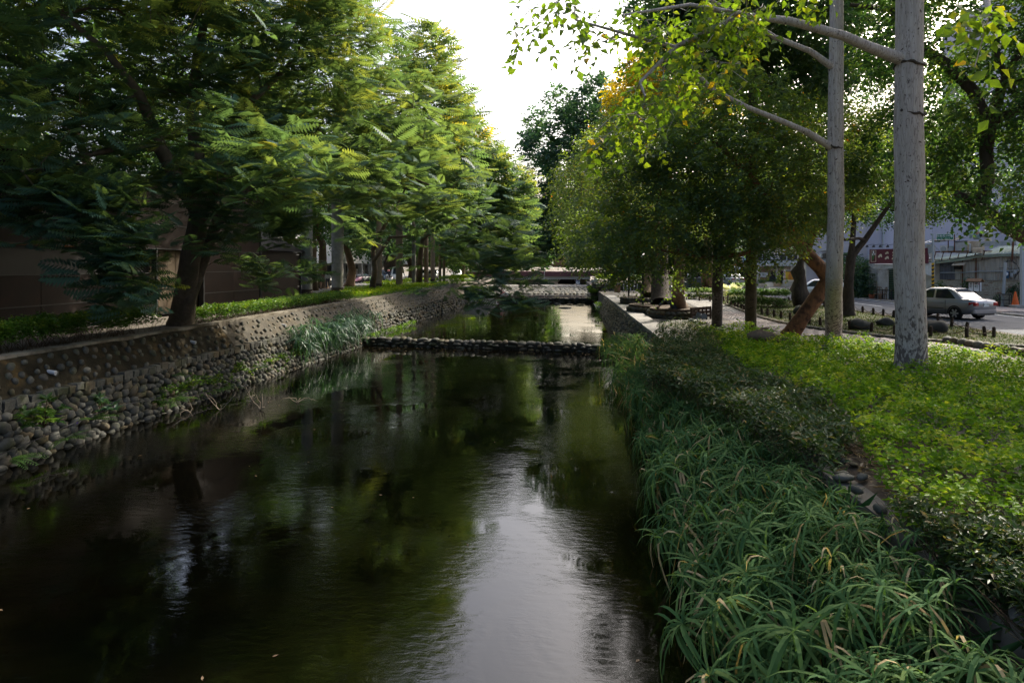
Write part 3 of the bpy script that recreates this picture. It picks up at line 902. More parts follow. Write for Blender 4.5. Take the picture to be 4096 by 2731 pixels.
def tw_leaves(cl, per, spread, L, W, tint, droop=0.25, K=6, hang=0.35, size_var=0.25):
    """leafy twigs: from each cluster point some short twigs carry leaves in two rows"""
    n = len(cl); tw = max(1, per // K)
    c = np.repeat(cl, tw, 0)
    cm = cl.mean(0)
    out = nrm(c - cm + 1e-3) * 0.7 + randdir(len(c), -0.6, 0.8)
    out[:, 2] -= hang; d = nrm(out)
    ln = spread * (0.55 + 0.75 * RNG.random((len(c), 1)))
    st = c + randdir(len(c)) * spread * 0.45
    t = (np.arange(K) + 0.6) / K
    pos = st[:, None] + d[:, None] * ln[:, None] * t[None, :, None]
    pos[:, :, 2] -= droop * (ln * t[None, :] ** 2)
    side = nrm(np.cross(d, np.array([0, 0, 1.0]) + 0.3 * randdir(len(d))))
    s = np.where(np.arange(K) % 2, 1, -1)[None, :, None]
    ax = d[:, None] * 0.55 + side[:, None] * s + RNG.normal(0, .25, pos.shape); ax[:, :, 2] -= 0.25
    up = np.cross(side, d)[:, None] + RNG.normal(0, .45, pos.shape)
    N = pos.shape[0] * K
    LL = L * (1 + size_var * (RNG.random(N) * 2 - 1))
    tt = np.repeat(np.repeat(tint, tw), K) + RNG.normal(0, .12, N)
    return blades(pos.reshape(-1, 3), ax.reshape(-1, 3), up.reshape(-1, 3), LL, LL * W / L, np.clip(tt, 0, 1))
def rosettes(cl, per, L, K, tint, cm, droop=0.15):
    n = len(cl); c = np.repeat(cl, per, 0)
    out = c - cm; out[:, 2] = 0
    a = nrm(out) * 0.4 + randdir(len(c), -0.05, 0.55)
    a[:, 2] = np.clip(a[:, 2] + RNG.normal(0, .2, len(a)), -0.6, 0.6)
    st = c + RNG.normal(0, .28, c.shape) * np.array([1, 1, 0.9])
    up = np.array([0, 0, 1.0]) + RNG.normal(0, .38, c.shape)
    LL = L * (0.7 + 0.6 * RNG.random(len(c)))
    tt = np.clip(np.repeat(tint, per) + RNG.normal(0, .13, len(c)), 0, 1)
    return fronds(st, a, up, LL, K, tt, droop)
def cat(parts):
    VV, FF, TT, o = [], {}, [], 0
    for V, F, T in parts:
        VV.append(V); TT.append(T); FF.setdefault(F.shape[1], []).append(F + o); o += len(V)
    return np.concatenate(VV), [np.concatenate(f) for f in FF.values()], np.concatenate(TT)
TRI = {'n': 0}
def plant(name, label, cat_, base, trunks, cl, crown, bark, leaf, group=None, ntr=None, attach=0.5, tip=0.010, knob=0.0, rmin=0.0, sag=0.12, seg=0.8, wood_cap=1.0, sides=None):
    t = thing(name, label, cat_, base, group=group)
    pos, par, r, chains = grow(trunks, cl, attach, tip=tip, sag=sag, seg=seg, wood_cap=wood_cap)
    mb = wood(pos, r, chains, len(trunks), knob, rmin, sides)
    mb.part('trunk', bark, t, True, smooth=True)
    V, F, T = crown
    me = npmesh('crown', V - np.array(base, np.float32), F, T)
    npart(me, 'crown', leaf, t)
    TRI['n'] += sum(len(f) * (f.shape[1] - 2) for f in F) if isinstance(F, list) else len(F) * (F.shape[1] - 2)
    return t
def tints(n, lo=0.15, hi=0.75): return lo + (hi - lo) * RNG.random(n)

# ---------------------------------------------------------------- left bank: feathery flame trees
def flame(label, base, trunks, ells, ncl, per, K, L=0.55, extra=None, tip=0.009, mind=0.4, lo=.1, hi=.75, shell=.6):
    cl = fill(ells, ncl, shell, mind, 3.0)
    if extra is not None: cl = np.concatenate([cl, np.array(extra)])
    cm = np.mean([c for c, _ in ells], 0)
    tt = tints(len(cl), lo, hi)
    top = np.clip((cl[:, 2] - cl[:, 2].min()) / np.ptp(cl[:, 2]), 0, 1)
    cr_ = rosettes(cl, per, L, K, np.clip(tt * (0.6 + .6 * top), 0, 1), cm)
    return plant('flame_tree', label, 'tree', base, trunks, cl, cr_, 'bark_flame', 'leaf_flame', 'feathery flame trees on the far bank', tip=tip, rmin=0.011)
def PT(px, py, d, r): return (P(px, py, d), r)
b1 = G(725, 1300, ZL)
tr1 = [flare([(b1, .36), PT(760, 1040, 21.8, .31), PT(800, 850, 21.8, .30)], 1.35),
       [PT(800, 850, 21.8, .26), PT(700, 700, 21.2, .22), PT(640, 590, 20.8, .2), PT(560, 380, 20.3, .14), PT(420, 200, 20, .09), PT(250, 60, 20, .06)],
       [PT(800, 850, 21.8, .27), PT(790, 650, 22, .24), PT(770, 450, 22.4, .2), PT(790, 200, 22.8, .14), PT(860, -50, 23, .09)],
       [PT(795, 860, 21.8, .22), PT(880, 760, 22, .18), PT(900, 560, 22.5, .16), PT(1010, 400, 23.3, .12), PT(1200, 220, 24.5, .08)],
       [PT(735, 1260, 22.4, .22), PT(800, 1080, 22.5, .19), PT(870, 880, 22.6, .18), PT(980, 760, 23, .13), PT(1180, 660, 23.8, .09), PT(1420, 600, 25, .06), PT(1620, 700, 25.5, .045)],
       [PT(640, 590, 20.8, .12), PT(480, 590, 19.6, .09), PT(280, 640, 18.6, .06)]]
e1 = [ell(420, 60, 20, 700, 420, 4.6), ell(1050, 180, 24, 470, 430, 4.2), ell(1280, 330, 25.5, 330, 330, 3.2), ell(120, 480, 18.3, 480, 230, 3.0),
      ell(1250, 640, 24, 420, 170, 2.6), ell(700, 600, 20, 480, 170, 2.6), ell(300, -250, 20, 700, 300, 4), ell(1000, -250, 23, 500, 350, 4), ell(1560, 620, 26, 230, 170, 2.0), ell(1130, 560, 29, 280, 190, 3.0), ell(1420, 690, 22, 280, 150, 2.4), ell(1020, 650, 18.6, 300, 130, 2.0), ell(1670, 430, 25, 150, 160, 2.0)]
ex = []
for px, py, d, n, sx, sy in ((470, 860, 17.6, 26, 170, 120), (500, 1040, 17.2, 22, 90, 130), (220, 800, 17.2, 24, 170, 110), (560, 1170, 17.3, 4, 60, 40), (860, 730, 19.8, 14, 170, 90), (1130, 880, 23.5, 16, 100, 80), (950, 900, 21, 8, 110, 70), (1040, 1080, 23.6, 6, 130, 40), (1180, 1060, 24.5, 4, 60, 40),
                             (1500, 860, 27, 14, 160, 120), (1750, 830, 28, 18, 150, 140), (1930, 980, 28.5, 22, 140, 130), (1980, 1130, 28, 9, 150, 60), (2080, 1060, 29, 8, 60, 80), (1900, 1190, 27, 5, 90, 50), (2080, 1200, 27, 5, 60, 30)):
    for k in range(n):
        ex.append(np.array(P(px + random.gauss(0, .6) * sx, py + random.gauss(0, .6) * sy, d + random.uniform(-.7, .7))))
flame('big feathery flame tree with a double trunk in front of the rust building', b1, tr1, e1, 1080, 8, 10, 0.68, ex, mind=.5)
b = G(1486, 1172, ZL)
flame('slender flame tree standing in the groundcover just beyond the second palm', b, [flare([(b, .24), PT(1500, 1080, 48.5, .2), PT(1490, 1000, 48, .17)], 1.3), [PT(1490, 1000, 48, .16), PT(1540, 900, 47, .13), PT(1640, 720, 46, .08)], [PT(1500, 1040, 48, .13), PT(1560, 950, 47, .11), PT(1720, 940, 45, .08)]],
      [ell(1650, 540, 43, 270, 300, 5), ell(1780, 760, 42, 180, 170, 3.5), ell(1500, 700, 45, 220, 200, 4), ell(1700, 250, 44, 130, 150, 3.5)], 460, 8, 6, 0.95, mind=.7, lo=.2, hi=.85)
b = G(1676, 1145, ZL)
flame('flame tree with a dark upright trunk beside the slim pale palms', b, [flare([(b, .32), PT(1680, 1040, 65.5, .26), PT(1690, 960, 65, .2)], 1.2), [PT(1690, 960, 65, .18), PT(1800, 860, 62, .12)]],
      [ell(1930, 790, 58, 190, 210, 5), ell(1800, 620, 62, 180, 190, 5), ell(2010, 900, 56, 110, 170, 3.5)], 400, 8, 5, 1.2, mind=.8, lo=.15, hi=.8)
b = G(1850, 1128, ZL)
flame('small far flame tree leaning over the canal steps', b, [flare([(b, .2), PT(1860, 1010, 82, .15)], 1.2)],
      [ell(1880, 930, 80, 150, 130, 5), ell(1990, 1010, 76, 110, 80, 4)], 200, 8, 5, 1.3, mind=1.0)
# boughs of a tree that stands outside the picture on the left
b = Vector((-13.6, 8.0, ZL))
cl = np.array(list(fill([(np.array([-13, 9, 11.5]), np.array([4, 4, 3])), (np.array([-8.5, 12.5, 13.2]), np.array([4.5, 4.5, 2.4])), (np.array([-4.6, 14.5, 15.5]), np.array([2.6, 3.5, 2.0]))], 330, .6, .7)))
plant('flame_tree', 'flame tree at the top left corner, its crown hanging over the canal', 'tree', b, [flare([(b, .25), ((-13.4, 8.5, 5), .2), ((-13.3, 9, 8), .15)], 1.3), [((-13.3, 9, 8), .14), ((-10.5, 11, 11.5), .1), ((-7, 13, 13.5), .06)]],
      cl, rosettes(cl, 6, .55, 8, tints(len(cl), .0, .5), np.array([-14, 9, 8.])), 'bark_flame', 'leaf_flame', 'feathery flame trees on the far bank', rmin=.007)

# ---------------------------------------------------------------- royal palms on the left bank
def palm(label, px, py, wpx, mat, H, fr=True, z=ZL, base_dark=True):
    b = G(px, py, z); d = (CAMZ - z) * 2731 / (py - HOR); r = wpx * MPP(d) / 2
    t = thing('royal_palm', label, 'palm', b, group='royal palms along the left bank')
    mb = MB(); prof = []
    nz = int(H / .16)
    for i in range(nz + 1):
        z_ = H * i / nz
        k = 1.0 + 0.10 * math.exp(-((z_ - H * .35) / (H * .2)) ** 2) - 0.22 * (z_ / H) ** 2
        prof.append((r * k * (1.012 if i % 2 else 0.985), z_))
    mb.lathe(b, prof, 20); mb.part('trunk', mat, t, True, smooth=True)
    if base_dark:
        mb = MB()
        for j in range(5):
            mb.lathe(b + Vector((0, 0, .13 * j)), [(r * 1.0, 0), (r * (1.12 + .05 * random.random()), .05), (r * 1.03, .13)], 18)
        mb.v = [(x + .03 * mnoise.noise(Vector((x * 9, y * 9, z * 9))), y + .03 * mnoise.noise(Vector((x * 9, y * 9, z * 9 + 30))), z) for x, y, z in mb.v]
        mb.part('root_boss', 'bark_dark', t, True)
    mb = MB(); mb.lathe(b + Vector((0, 0, H)), [(r * .8, 0), (r * .85, .3), (r * .5, 1.3), (r * .3, 1.7)], 12); mb.part('crownshaft', 'palm_shaft', t, True)
    if fr:
        V_, F_, T_, o = [], [], [], 0
        top = np.array(b + Vector((0, 0, H + 1.5)))
        n = 15
        for k in range(n):
            az = 2 * math.pi * k / n + random.uniform(-.2, .2); el = random.uniform(-.35, .95)
            L = random.uniform(2.6, 3.4); K = 26
            d0 = np.array([math.cos(az) * math.cos(el), math.sin(az) * math.cos(el), math.sin(el)])
            tt = np.linspace(0.08, 1, K)[:, None]
            c = top + d0 * L * tt + np.array([0, 0, -1.0]) * (1.1 * tt ** 2)
            sd = np.array([-math.sin(az), math.cos(az), 0])
            for s in (-1, 1):
                ax = sd * s + d0 * .6 + np.array([0, 0, -0.9]) + RNG.normal(0, .15, (K, 3))
                out = blades(c, ax, np.array([[0, 0, 1.0]]).repeat(K, 0), np.full(K, .62) * np.sin(np.pi * (0.1 + .85 * tt[:, 0])) + .1, np.full(K, .05), np.clip(.5 + RNG.normal(0, .2, K), 0, 1), droop=.25)
                V_.append(out)
        V, F, T = cat(V_)
        npart(npmesh('fronds', V - np.array(b), F, T), 'fronds', 'leaf_palm', t)
    return t
palm('thick grey royal palm nearest the corner of the rust building', 1228, 1200, 41, 'bark_palm', 10.5)
palm('thickest royal palm, purplish grey with a dark swollen foot', 1350, 1190, 45, 'bark_palm', 13.3)
palm('slim royal palm with a dark ringed foot close behind a slender tree', 1516, 1166, 22, 'bark_palm_warm', 8.5)
palm('warm brown royal palm standing alone amid lit groundcover', 1597, 1158, 27, 'bark_palm_warm', 9.5, base_dark=False)
palm('thin royal palm just before the dark upright trunk', 1655, 1150, 15, 'bark_palm', 8, base_dark=False)
palm('thin shaded royal palm just after the dark upright trunk', 1705, 1147, 17, 'bark_palm_warm', 8, base_dark=False)
palm('sunlit royal palm with a dark foot near the far hedge', 1731, 1140, 17, 'bark_palm_warm', 8.5)
palm('distant royal palm, first of the last pair before the steps', 1760, 1134, 11, 'bark_palm_warm', 8, base_dark=False)
palm('distant royal palm, last of the row before the steps', 1776, 1134, 11, 'bark_palm_warm', 8, base_dark=False)

# ---------------------------------------------------------------- street trees further left
LS = 1.4
def broad(label, base, trunks, ells, ncl, per, L, W, bark, leaf, spread=.6, mind=.5, lo=.1, hi=.8, group=None, tip=.012, name='tree', K=6, hang=.35, rmin=.012, knob=0, attach=.5, shell=.55, extra=None, sag=.12, seg=.8, zmin=2.6, wood_cap=1.0, sides=None):
    cl = fill(ells, ncl, shell, mind, zmin)
    if extra is not None and len(extra): cl = np.concatenate([cl, np.array(extra)])
    return plant(name, label, 'tree', base, trunks, cl, tw_leaves(cl, per, spread, L * LS, W * LS * 1.1, tints(len(cl), lo, hi), K=K, hang=hang), bark, leaf, group, tip=tip, rmin=rmin, knob=knob, attach=attach, sag=sag, seg=seg, wood_cap=wood_cap, sides=sides)
b = G(1399, 1146, ZL)
broad('crooked street tree between the thickest palm and the parked scooters', b, [flare([(b, .42), PT(1410, 1080, 65, .36), PT(1392, 1010, 65, .3), PT(1360, 930, 65, .2)], 1.5)],
      [ell(1330, 800, 64, 230, 170, 6), ell(1480, 880, 66, 160, 110, 5)], 260, 60, .22, .11, 'bark_brown', 'leaf_dark', 1.0, .8, rmin=.03)
b = G(1258, 1162, ZL)
broad('brown street tree half hidden by the nearest palm', b, [flare([(b, .27), PT(1254, 1070, 53, .23), PT(1258, 960, 53, .18)], 1.4)],
      [ell(1240, 720, 52, 190, 190, 5)], 220, 60, .18, .09, 'bark_brown', 'leaf_bright', .9, .8, rmin=.03)
b = G(1570, 1122, ZL)
broad('gnarled banyan with hanging roots near the white van', b, [flare([(b, 1.0), PT(1560, 1060, 91, .8), PT(1570, 1000, 91, .6)], 1.5)],
      [ell(1500, 900, 92, 200, 110, 7), ell(1650, 860, 90, 150, 130, 6)], 260, 60, .3, .15, 'bark_dark', 'leaf_dark', 1.2, 1.0, rmin=.04, knob=.5)
b = G(1668, 1118, ZL)
broad('leaning dark street tree beyond the white van', b, [flare([(b, .5), PT(1640, 1050, 98, .4), PT(1620, 990, 98, .3)], 1.4)],
      [ell(1700, 930, 98, 160, 90, 6), ell(1830, 1000, 100, 120, 60, 5)], 200, 60, .3, .15, 'bark_dark', 'leaf_bright', 1.2, 1.0, rmin=.04)
for label, x, y, e, leaf in (('dense tall tree rising behind the rust building', -24, 34, [ell(120, 330, 34, 560, 300, 5), ell(700, 350, 37, 420, 300, 5), ell(-250, 250, 32, 400, 400, 5)], 'leaf_bright'),
                             ('pale green tree behind the low roofed annex', -22, 60, [ell(1000, 650, 60, 300, 260, 7), ell(750, 700, 62, 260, 200, 7), ell(1060, 870, 56, 170, 130, 4)], 'leaf_bright'),
                             ('broad tree at the far left end of the street', -26, 112, [ell(1450, 820, 112, 230, 170, 9), ell(1700, 850, 115, 200, 150, 9)], 'leaf_dark'),
                             ('tree beyond the bridge at the end of the canal', -14, 140, [ell(1900, 900, 140, 200, 150, 10), ell(2080, 930, 145, 150, 110, 9)], 'leaf_bright')):
    b = Vector((x, y, ZL)); c0 = e[0][0]; k = float(np.linalg.norm(c0[:2])) 
    broad(label, b, [flare([(b, .4), ((x, y, 6), .3), (tuple(np.array([x, y, 9]) * .6 + c0 * .4), .2)], 1.4)], e, 380, 54, .0055 * k, .0034 * k, 'bark_brown', leaf, .018 * k, .015 * k, rmin=.04, group='trees behind the left bank')
# ---------------------------------------------------------------- right bank: two kapok trees
def kapok(label, base, trunk, limbs, ells, ncl, extra, per=10, L=.18, rings=()):
    cl = fill(ells, ncl, .5, .55, 3.5)
    cl = np.concatenate([cl, np.array(extra)]) if len(extra) else cl
    t = plant('kapok_tree', label, 'tree', base, [trunk] + limbs, cl, tw_leaves(cl, per, .42, L, L * .62, tints(len(cl), .1, .84), droop=.4, K=5, hang=.75), 'bark_kapok', 'leaf_kapok',
              'kapok trees in the lime groundcover', attach=.85, tip=.008, rmin=.006, sides=28)
    for c, r in rings:
        mb = MB()
        ring = []
        for k in range(33):
            a = 2 * math.pi * k / 32; z = .05 * math.sin(a * 2 + c[0]) + .05 * mnoise.noise(Vector((math.cos(a) * 2, math.sin(a) * 2, c[2])))
            ring.append(Vector(c) + Vector((math.cos(a) * r * .985, math.sin(a) * r * .985, z)))
        mb.tube(ring, [.016 + .04 * max(0, .35 + mnoise.noise(Vector((math.cos(2 * math.pi * k / 32) * 3, math.sin(2 * math.pi * k / 32) * 3, c[0])))) for k in range(33)], 7)
        mb.v = [tuple(Vector(v) + Vector((1, 1, 1)) * .012 * mnoise.noise(Vector(v) * 25)) for v in mb.v]
        mb.part('branch_scar', 'bark_dark', t, True)
    return t
ZB = ZR + 0.02
b = G(3643, 1545, ZB); D1 = 13.9
def limbpts(pts, d0, d1, r0, r1):
    n = len(pts) - 1
    return [(P(x, y, d0 + (d1 - d0) * i / n), r0 + (r1 - r0) * i / n) for i, (x, y) in enumerate(pts)]
ex = []
def spray(pts, d0, d1, n, s):
    for k in range(n):
        i = random.uniform(0, len(pts) - 1.001); j = int(i); f = i - j
        x = pts[j][0] + (pts[j + 1][0] - pts[j][0]) * f; y = pts[j][1] + (pts[j + 1][1] - pts[j][1]) * f
        d = d0 + (d1 - d0) * i / (len(pts) - 1)
        ex.append(np.array(P(x + random.gauss(0, s), y + random.gauss(0, s * .7), d + random.uniform(-.5, .5))))
LA = [(3600, 250), (3480, 190), (3372, 143), (3158, 85), (2980, 62), (2820, 130), (2700, 190), (2560, 330)]
spray([(2980, 40), (2700, 60), (2450, 130), (2250, 60), (2130, 10)], 12.5, 12.2, 46, 75)
spray([(2900, 200), (2750, 280), (2600, 400), (2480, 480), (2420, 560)], 12.6, 12.2, 34, 70)
spray([(3200, 20), (2950, 150), (3050, 0), (2900, 250)], 12.8, 12.6, 30, 80); spray([(2950, 30), (2750, 150), (2600, 200)], 12.7, 12.4, 22, 80)
spray([(3750, 60), (3850, 120), (3960, 60), (3800, 200)], 9.0, 8.4, 9, 60)
kapok('thickest pale kapok trunk with dark scars, rising from lime shrubs', b,
      [(b, .46), (b + Vector((0, 0, .22)), .36), (b + Vector((0, 0, .5)), .305), (P(3644, 1300, D1), .288), (P(3636, 1050, D1), .278), (P(3641, 800, D1), .272), (P(3634, 520, D1), .268), (P(3638, 250, D1), .26), (P(3640, -300, D1), .24), (P(3640, -900, D1), .2)],
      [limbpts(LA, D1, 12.2, .112, .028), [(P(2700, 190, 12.3), .04), (P(2480, 130, 12.2), .03), (P(2300, 80, 12.2), .018)], [(P(2980, 62, 12.6), .06), (P(2760, 20, 12.4), .035), (P(2500, 60, 12.2), .02)],
       [(P(3640, -300, D1), .14), (P(3300, -520, 12), .09), (P(2900, -560, 11), .06)], [(P(3640, -300, D1), .14), (P(3900, -200, 11), .08), (P(3960, 60, 9), .03)], [(P(3640, -600, D1), .12), (P(4300, -900, 14), .07)]],
      [ell(3300, -750, 12.5, 700, 220, 3), ell(4100, -700, 13, 600, 260, 3.4), ell(3700, -1150, 13.5, 700, 200, 3), ell(2800, -550, 11.5, 400, 160, 2.2)], 230, ex, rings=((P(3638, 262, D1), .275), (P(3640, 460, D1), .272)))
ex = []
b = G(3335, 1395, ZB); D2 = 18.2
L2 = [(3336, 585), (3230, 530), (3140, 490), (2990, 430), (2846, 356), (2760, 265), (2677, 183), (2560, 120)]
L3 = [(3336, 240), (3240, 205), (3100, 150), (2989, 80), (2860, 10), (2760, -60)]
spray(L2[4:], 17, 16.6, 26, 90); spray([(2560, 330), (2640, 260), (2700, 420), (2500, 560)], 16.8, 16.6, 22, 70); spray(L3[2:], 17.4, 17, 22, 80)
kapok('slimmer kapok trunk standing left of the thickest one', b,
      [(b, .35), (b + Vector((0, 0, .22)), .27), (b + Vector((0, 0, .5)), .235), (P(3336, 1100, D2), .215), (P(3344, 850, D2), .205), (P(3342, 600, D2), .195), (P(3346, 200, D2), .18), (P(3350, -300, D2), .15), (P(3350, -700, D2), .1)],
      [limbpts(L2, D2, 16.8, .088, .025), limbpts(L3, D2, 17.2, .088, .025), [(P(3350, -300, D2), .09), (P(3600, -500, 19), .05)]],
      [ell(3200, -500, 17.5, 500, 220, 3), ell(3500, -600, 19, 450, 200, 3)], 120, ex, per=10, L=.16, rings=((P(3336, 590, D2), .2),))

# ---------------------------------------------------------------- small-leaved trees over the yard
def inpx(lst, d, n, s, dd=.8):
    return [np.array(P(x + random.gauss(0, s), y + random.gauss(0, s * .7), d + random.uniform(-dd, dd))) for x, y in lst for _ in range(n)]
YG = 'small leaved trees shading the yard'
b = G(3158, 1345, ZB)
tr = [flare([(b, .27), PT(3205, 1275, 23.6, .25), PT(3262, 1195, 23.4, .25), PT(3312, 1125, 23.4, .27), PT(3285, 1075, 23.4, .24), PT(3222, 1010, 23.4, .24), PT(3190, 965, 23.4, .2)], 1.25),
      [PT(3312, 1125, 23.4, .12), PT(3318, 1040, 23.6, .10), PT(3322, 900, 24, .09), PT(3400, 700, 24, .06)],
      [PT(3215, 1000, 23.4, .14), PT(3255, 930, 23.4, .12), PT(3320, 870, 23.4, .09), PT(3450, 800, 23, .06)],
      [PT(3190, 965, 23.4, .13), PT(3080, 985, 22.6, .10), PT(2950, 1020, 22, .08), PT(2800, 1030, 21.4, .055), PT(2640, 1000, 21, .03)],
      [PT(3190, 965, 23.4, .14), PT(3120, 850, 23, .11), PT(3000, 700, 22.6, .08), PT(2850, 560, 22.4, .05)]]
broad('smooth orange-brown trunk that leans and bends sharply, with a dark fine-leaved crown', b, tr,
      [ell(3020, 690, 22.5, 420, 250, 3.2), ell(2700, 820, 21.8, 300, 200, 2.6), ell(3260, 640, 23.5, 300, 230, 3), ell(2880, 480, 23, 300, 170, 3), ell(2480, 930, 21.8, 220, 160, 2.2), ell(3050, 880, 21.6, 300, 110, 1.4), ell(2900, 640, 20.6, 380, 200, 1.6), ell(2530, 580, 21, 150, 150, 1.6)], 900, 84, .082, .048, 'bark_orange', 'leaf_myrtle',
      .5, .42, hi=.66, group=YG, tip=.007, rmin=.008, name='crape_myrtle', attach=.8, hang=.3, extra=inpx([(2440, 1020), (2560, 1045), (2680, 1040), (2820, 1020), (2960, 990), (3100, 940)], 21.8, 9, 70))
b = G(2716, 1232, ZR + .45)
broad('reddish brown trunk in the nearest stone-walled planter', b, [flare([(b, .31), PT(2712, 1130, 31.5, .26), PT(2720, 1020, 31.5, .24), PT(2700, 900, 31, .18)], 1.5), [PT(2715, 1040, 31.5, .13), PT(2640, 900, 30.5, .08), PT(2500, 760, 30, .05)]],
      [ell(2560, 720, 30, 300, 270, 3.8), ell(2380, 900, 29.5, 170, 180, 2.6), ell(2760, 640, 31, 260, 220, 3.4)], 460, 72, .085, .046, 'bark_brown', 'leaf_myrtle', .6, .5, hi=.66, group=YG, rmin=.012, name='crape_myrtle')
b = G(2642, 1218, ZR + .45)
broad('very thick dark trunk in the middle planter', b, [flare([(b, .50), PT(2640, 1100, 38, .45), PT(2650, 960, 38, .3)], 1.15)],
      [ell(2420, 760, 38, 200, 230, 4), ell(2600, 560, 39, 220, 160, 4), ell(2690, 840, 47, 170, 120, 4)], 360, 60, .12, .065, 'bark_dark', 'leaf_myrtle', .75, .6, group=YG, rmin=.02, hi=.7)
b = G(2592, 1192, ZR + .45)
broad('brown trunk in the farther planter by the white railing', b, [flare([(b, .4), PT(2590, 1080, 46, .34), PT(2570, 960, 46, .25)], 1.4)],
      [ell(2430, 900, 46, 170, 140, 4), ell(2350, 985, 45, 110, 60, 3), ell(2640, 880, 55, 150, 110, 4), ell(2600, 920, 64, 110, 70, 4)], 290, 60, .13, .07, 'bark_brown', 'leaf_myrtle', .8, .7, hi=.66, group=YG, rmin=.02)
b = G(2868, 1300, ZB)
broad('straight grey lichen-blotched trunk beside the spotlights', b, [[(b, .225), PT(2870, 1150, 26, .205), PT(2880, 950, 26, .19), PT(2890, 500, 26, .16), PT(2900, 150, 26, .12)]],
      [ell(2880, 120, 26, 300, 160, 3.2), ell(2780, 0, 26, 250, 160, 3), ell(3100, 300, 27, 220, 120, 2.4)], 360, 60, .13, .08, 'bark_lichen', 'leaf_dark', .6, .55, rmin=.012, attach=.7, lo=.3, hi=1.0)
b = G(3002, 1325, ZB)
broad('straight dark mossy trunk standing in the shrubs', b, [[(b, .215), PT(3004, 1150, 24.6, .2), PT(3008, 800, 24.6, .18), PT(3010, 300, 24.6, .14), PT(3010, 50, 24.6, .1)]],
      [ell(3050, 50, 24.6, 330, 190, 3.4), ell(3200, -80, 24.6, 300, 180, 3), ell(3230, 330, 26, 160, 120, 2.4), ell(3450, 120, 26, 200, 160, 2.6)], 400, 60, .13, .08, 'bark_mossy', 'leaf_dark', .6, .55, rmin=.012, attach=.7, lo=.3, hi=1.0)
b = G(2838, 1150, ZR)
broad('yellow-leaved tree glowing in the sun above the dark crowns', b, [flare([(b, .4), PT(2835, 1000, 62, .33), PT(2800, 700, 56, .22), PT(2760, 480, 48, .15)], 1.2)],
      [ell(2570, 370, 42, 140, 110, 3), ell(2720, 270, 42, 180, 120, 3.2), ell(2860, 250, 42, 120, 110, 2.6), ell(2760, 400, 40, 190, 80, 2.4)], 340, 66, .15, .10, 'bark_brown', 'leaf_yellow', .8, .6, rmin=.02)
b = G(2815, 1152, ZR)
broad('thin brown trunk beside the grey utility cabinet', b, [flare([(b, .3), PT(2812, 1060, 75, .25), PT(2800, 950, 75, .2)], 1.2)],
      [ell(2780, 900, 75, 170, 110, 5), ell(2900, 960, 74, 120, 70, 4)], 150, 54, .22, .12, 'bark_brown', 'leaf_bright', 1, 1, rmin=.03)
b = Vector((5.6, 79, 2.2))
broad('tall dark evergreen at the far end of the canal', b, [flare([(b, .6), PT(2400, 1000, 78, .45), PT(2350, 900, 77, .4), PT(2300, 700, 76, .3)], 1.3)],
      [ell(2250, 640, 76, 180, 300, 6), ell(2360, 740, 75, 190, 270, 6), ell(2170, 880, 77, 110, 120, 4), ell(2380, 480, 76, 130, 160, 5), ell(2330, 940, 76, 160, 90, 4)], 560, 66, .28, .17, 'bark_dark', 'leaf_dark', 1.1, .8, rmin=.05, lo=.0, hi=.75, zmin=5.0)

# trees along the lawn and the street
b = G(3388, 1262, ZR)
broad('dark forked trunk on the lawn beside the road', b, [flare([(b, .27), PT(3395, 1130, 34, .22), PT(3405, 1025, 34, .22)], 1.7), [PT(3405, 1025, 34, .17), PT(3460, 960, 34, .14), PT(3515, 880, 34, .11), PT(3600, 760, 34, .07)],
      [PT(3405, 1025, 34, .15), PT(3415, 900, 34, .12), PT(3420, 760, 34, .08)], [PT(3460, 950, 34, .08), PT(3380, 960, 33, .06), PT(3300, 900, 32.5, .05)]],
      [ell(3420, 640, 33.5, 290, 210, 4), ell(3620, 760, 35, 210, 130, 3), ell(3740, 800, 35, 140, 60, 2.5), ell(3560, 450, 34, 280, 180, 4), ell(3800, 640, 35, 220, 160, 3)], 560, 66, .10, .06, 'bark_dark', 'leaf_bright', .65, .55, rmin=.015, lo=.0, hi=.85)
b = G(3203, 1222, ZR)
tr = [(b, .55), PT(3205, 1190, 43, .42), PT(3195, 1160, 43, .5), PT(3200, 1120, 43, .36), PT(3190, 1085, 43, .38), PT(3198, 1065, 43, .25), PT(3215, 1000, 43, .2), PT(3230, 850, 43, .15)]
broad('knobbly black burled trunk on the lawn', b, [tr], [ell(3250, 780, 43, 200, 120, 3.5), ell(3130, 850, 43, 160, 90, 3)], 170, 60, .14, .08, 'bark_dark', 'leaf_bright', .8, .7, rmin=.02, knob=1.1, attach=.85)
b = Vector((13.2, 17.6, ZR))
br = [flare([(b, .36), ((13.1, 18, 3.2), .3), P(4180, 985, 18) and (P(4180, 985, 18), .24), (P(4020, 905, 18), .18), (P(3920, 820, 18.2), .15), (P(3820, 770, 18.4), .09)], 1.4),
      [(P(3960, 850, 18.1), .15), (P(3952, 720, 18.3), .16), (P(3945, 600, 18.5), .17), (P(3960, 490, 18.5), .17)],
      [(P(3955, 500, 18.5), .15), (P(3890, 360, 18.6), .15), (P(3780, 250, 18.8), .14), (P(3700, 200, 19), .12), (P(3560, 40, 19.4), .08), (P(3400, 20, 19.6), .05)],
      [(P(3960, 480, 18.5), .13), (P(4010, 340, 18.4), .12), (P(4070, 230, 18.3), .11), (P(4150, 60, 18), .08)],
      [(P(4150, 520, 17.6), .12), (P(4040, 340, 17.8), .10), (P(3990, 240, 18), .08), (P(3985, 60, 18.2), .06)], [(P(4040, 340, 17.8), .05), (P(3940, 305, 18), .04), (P(3850, 330, 18.2), .02)]]
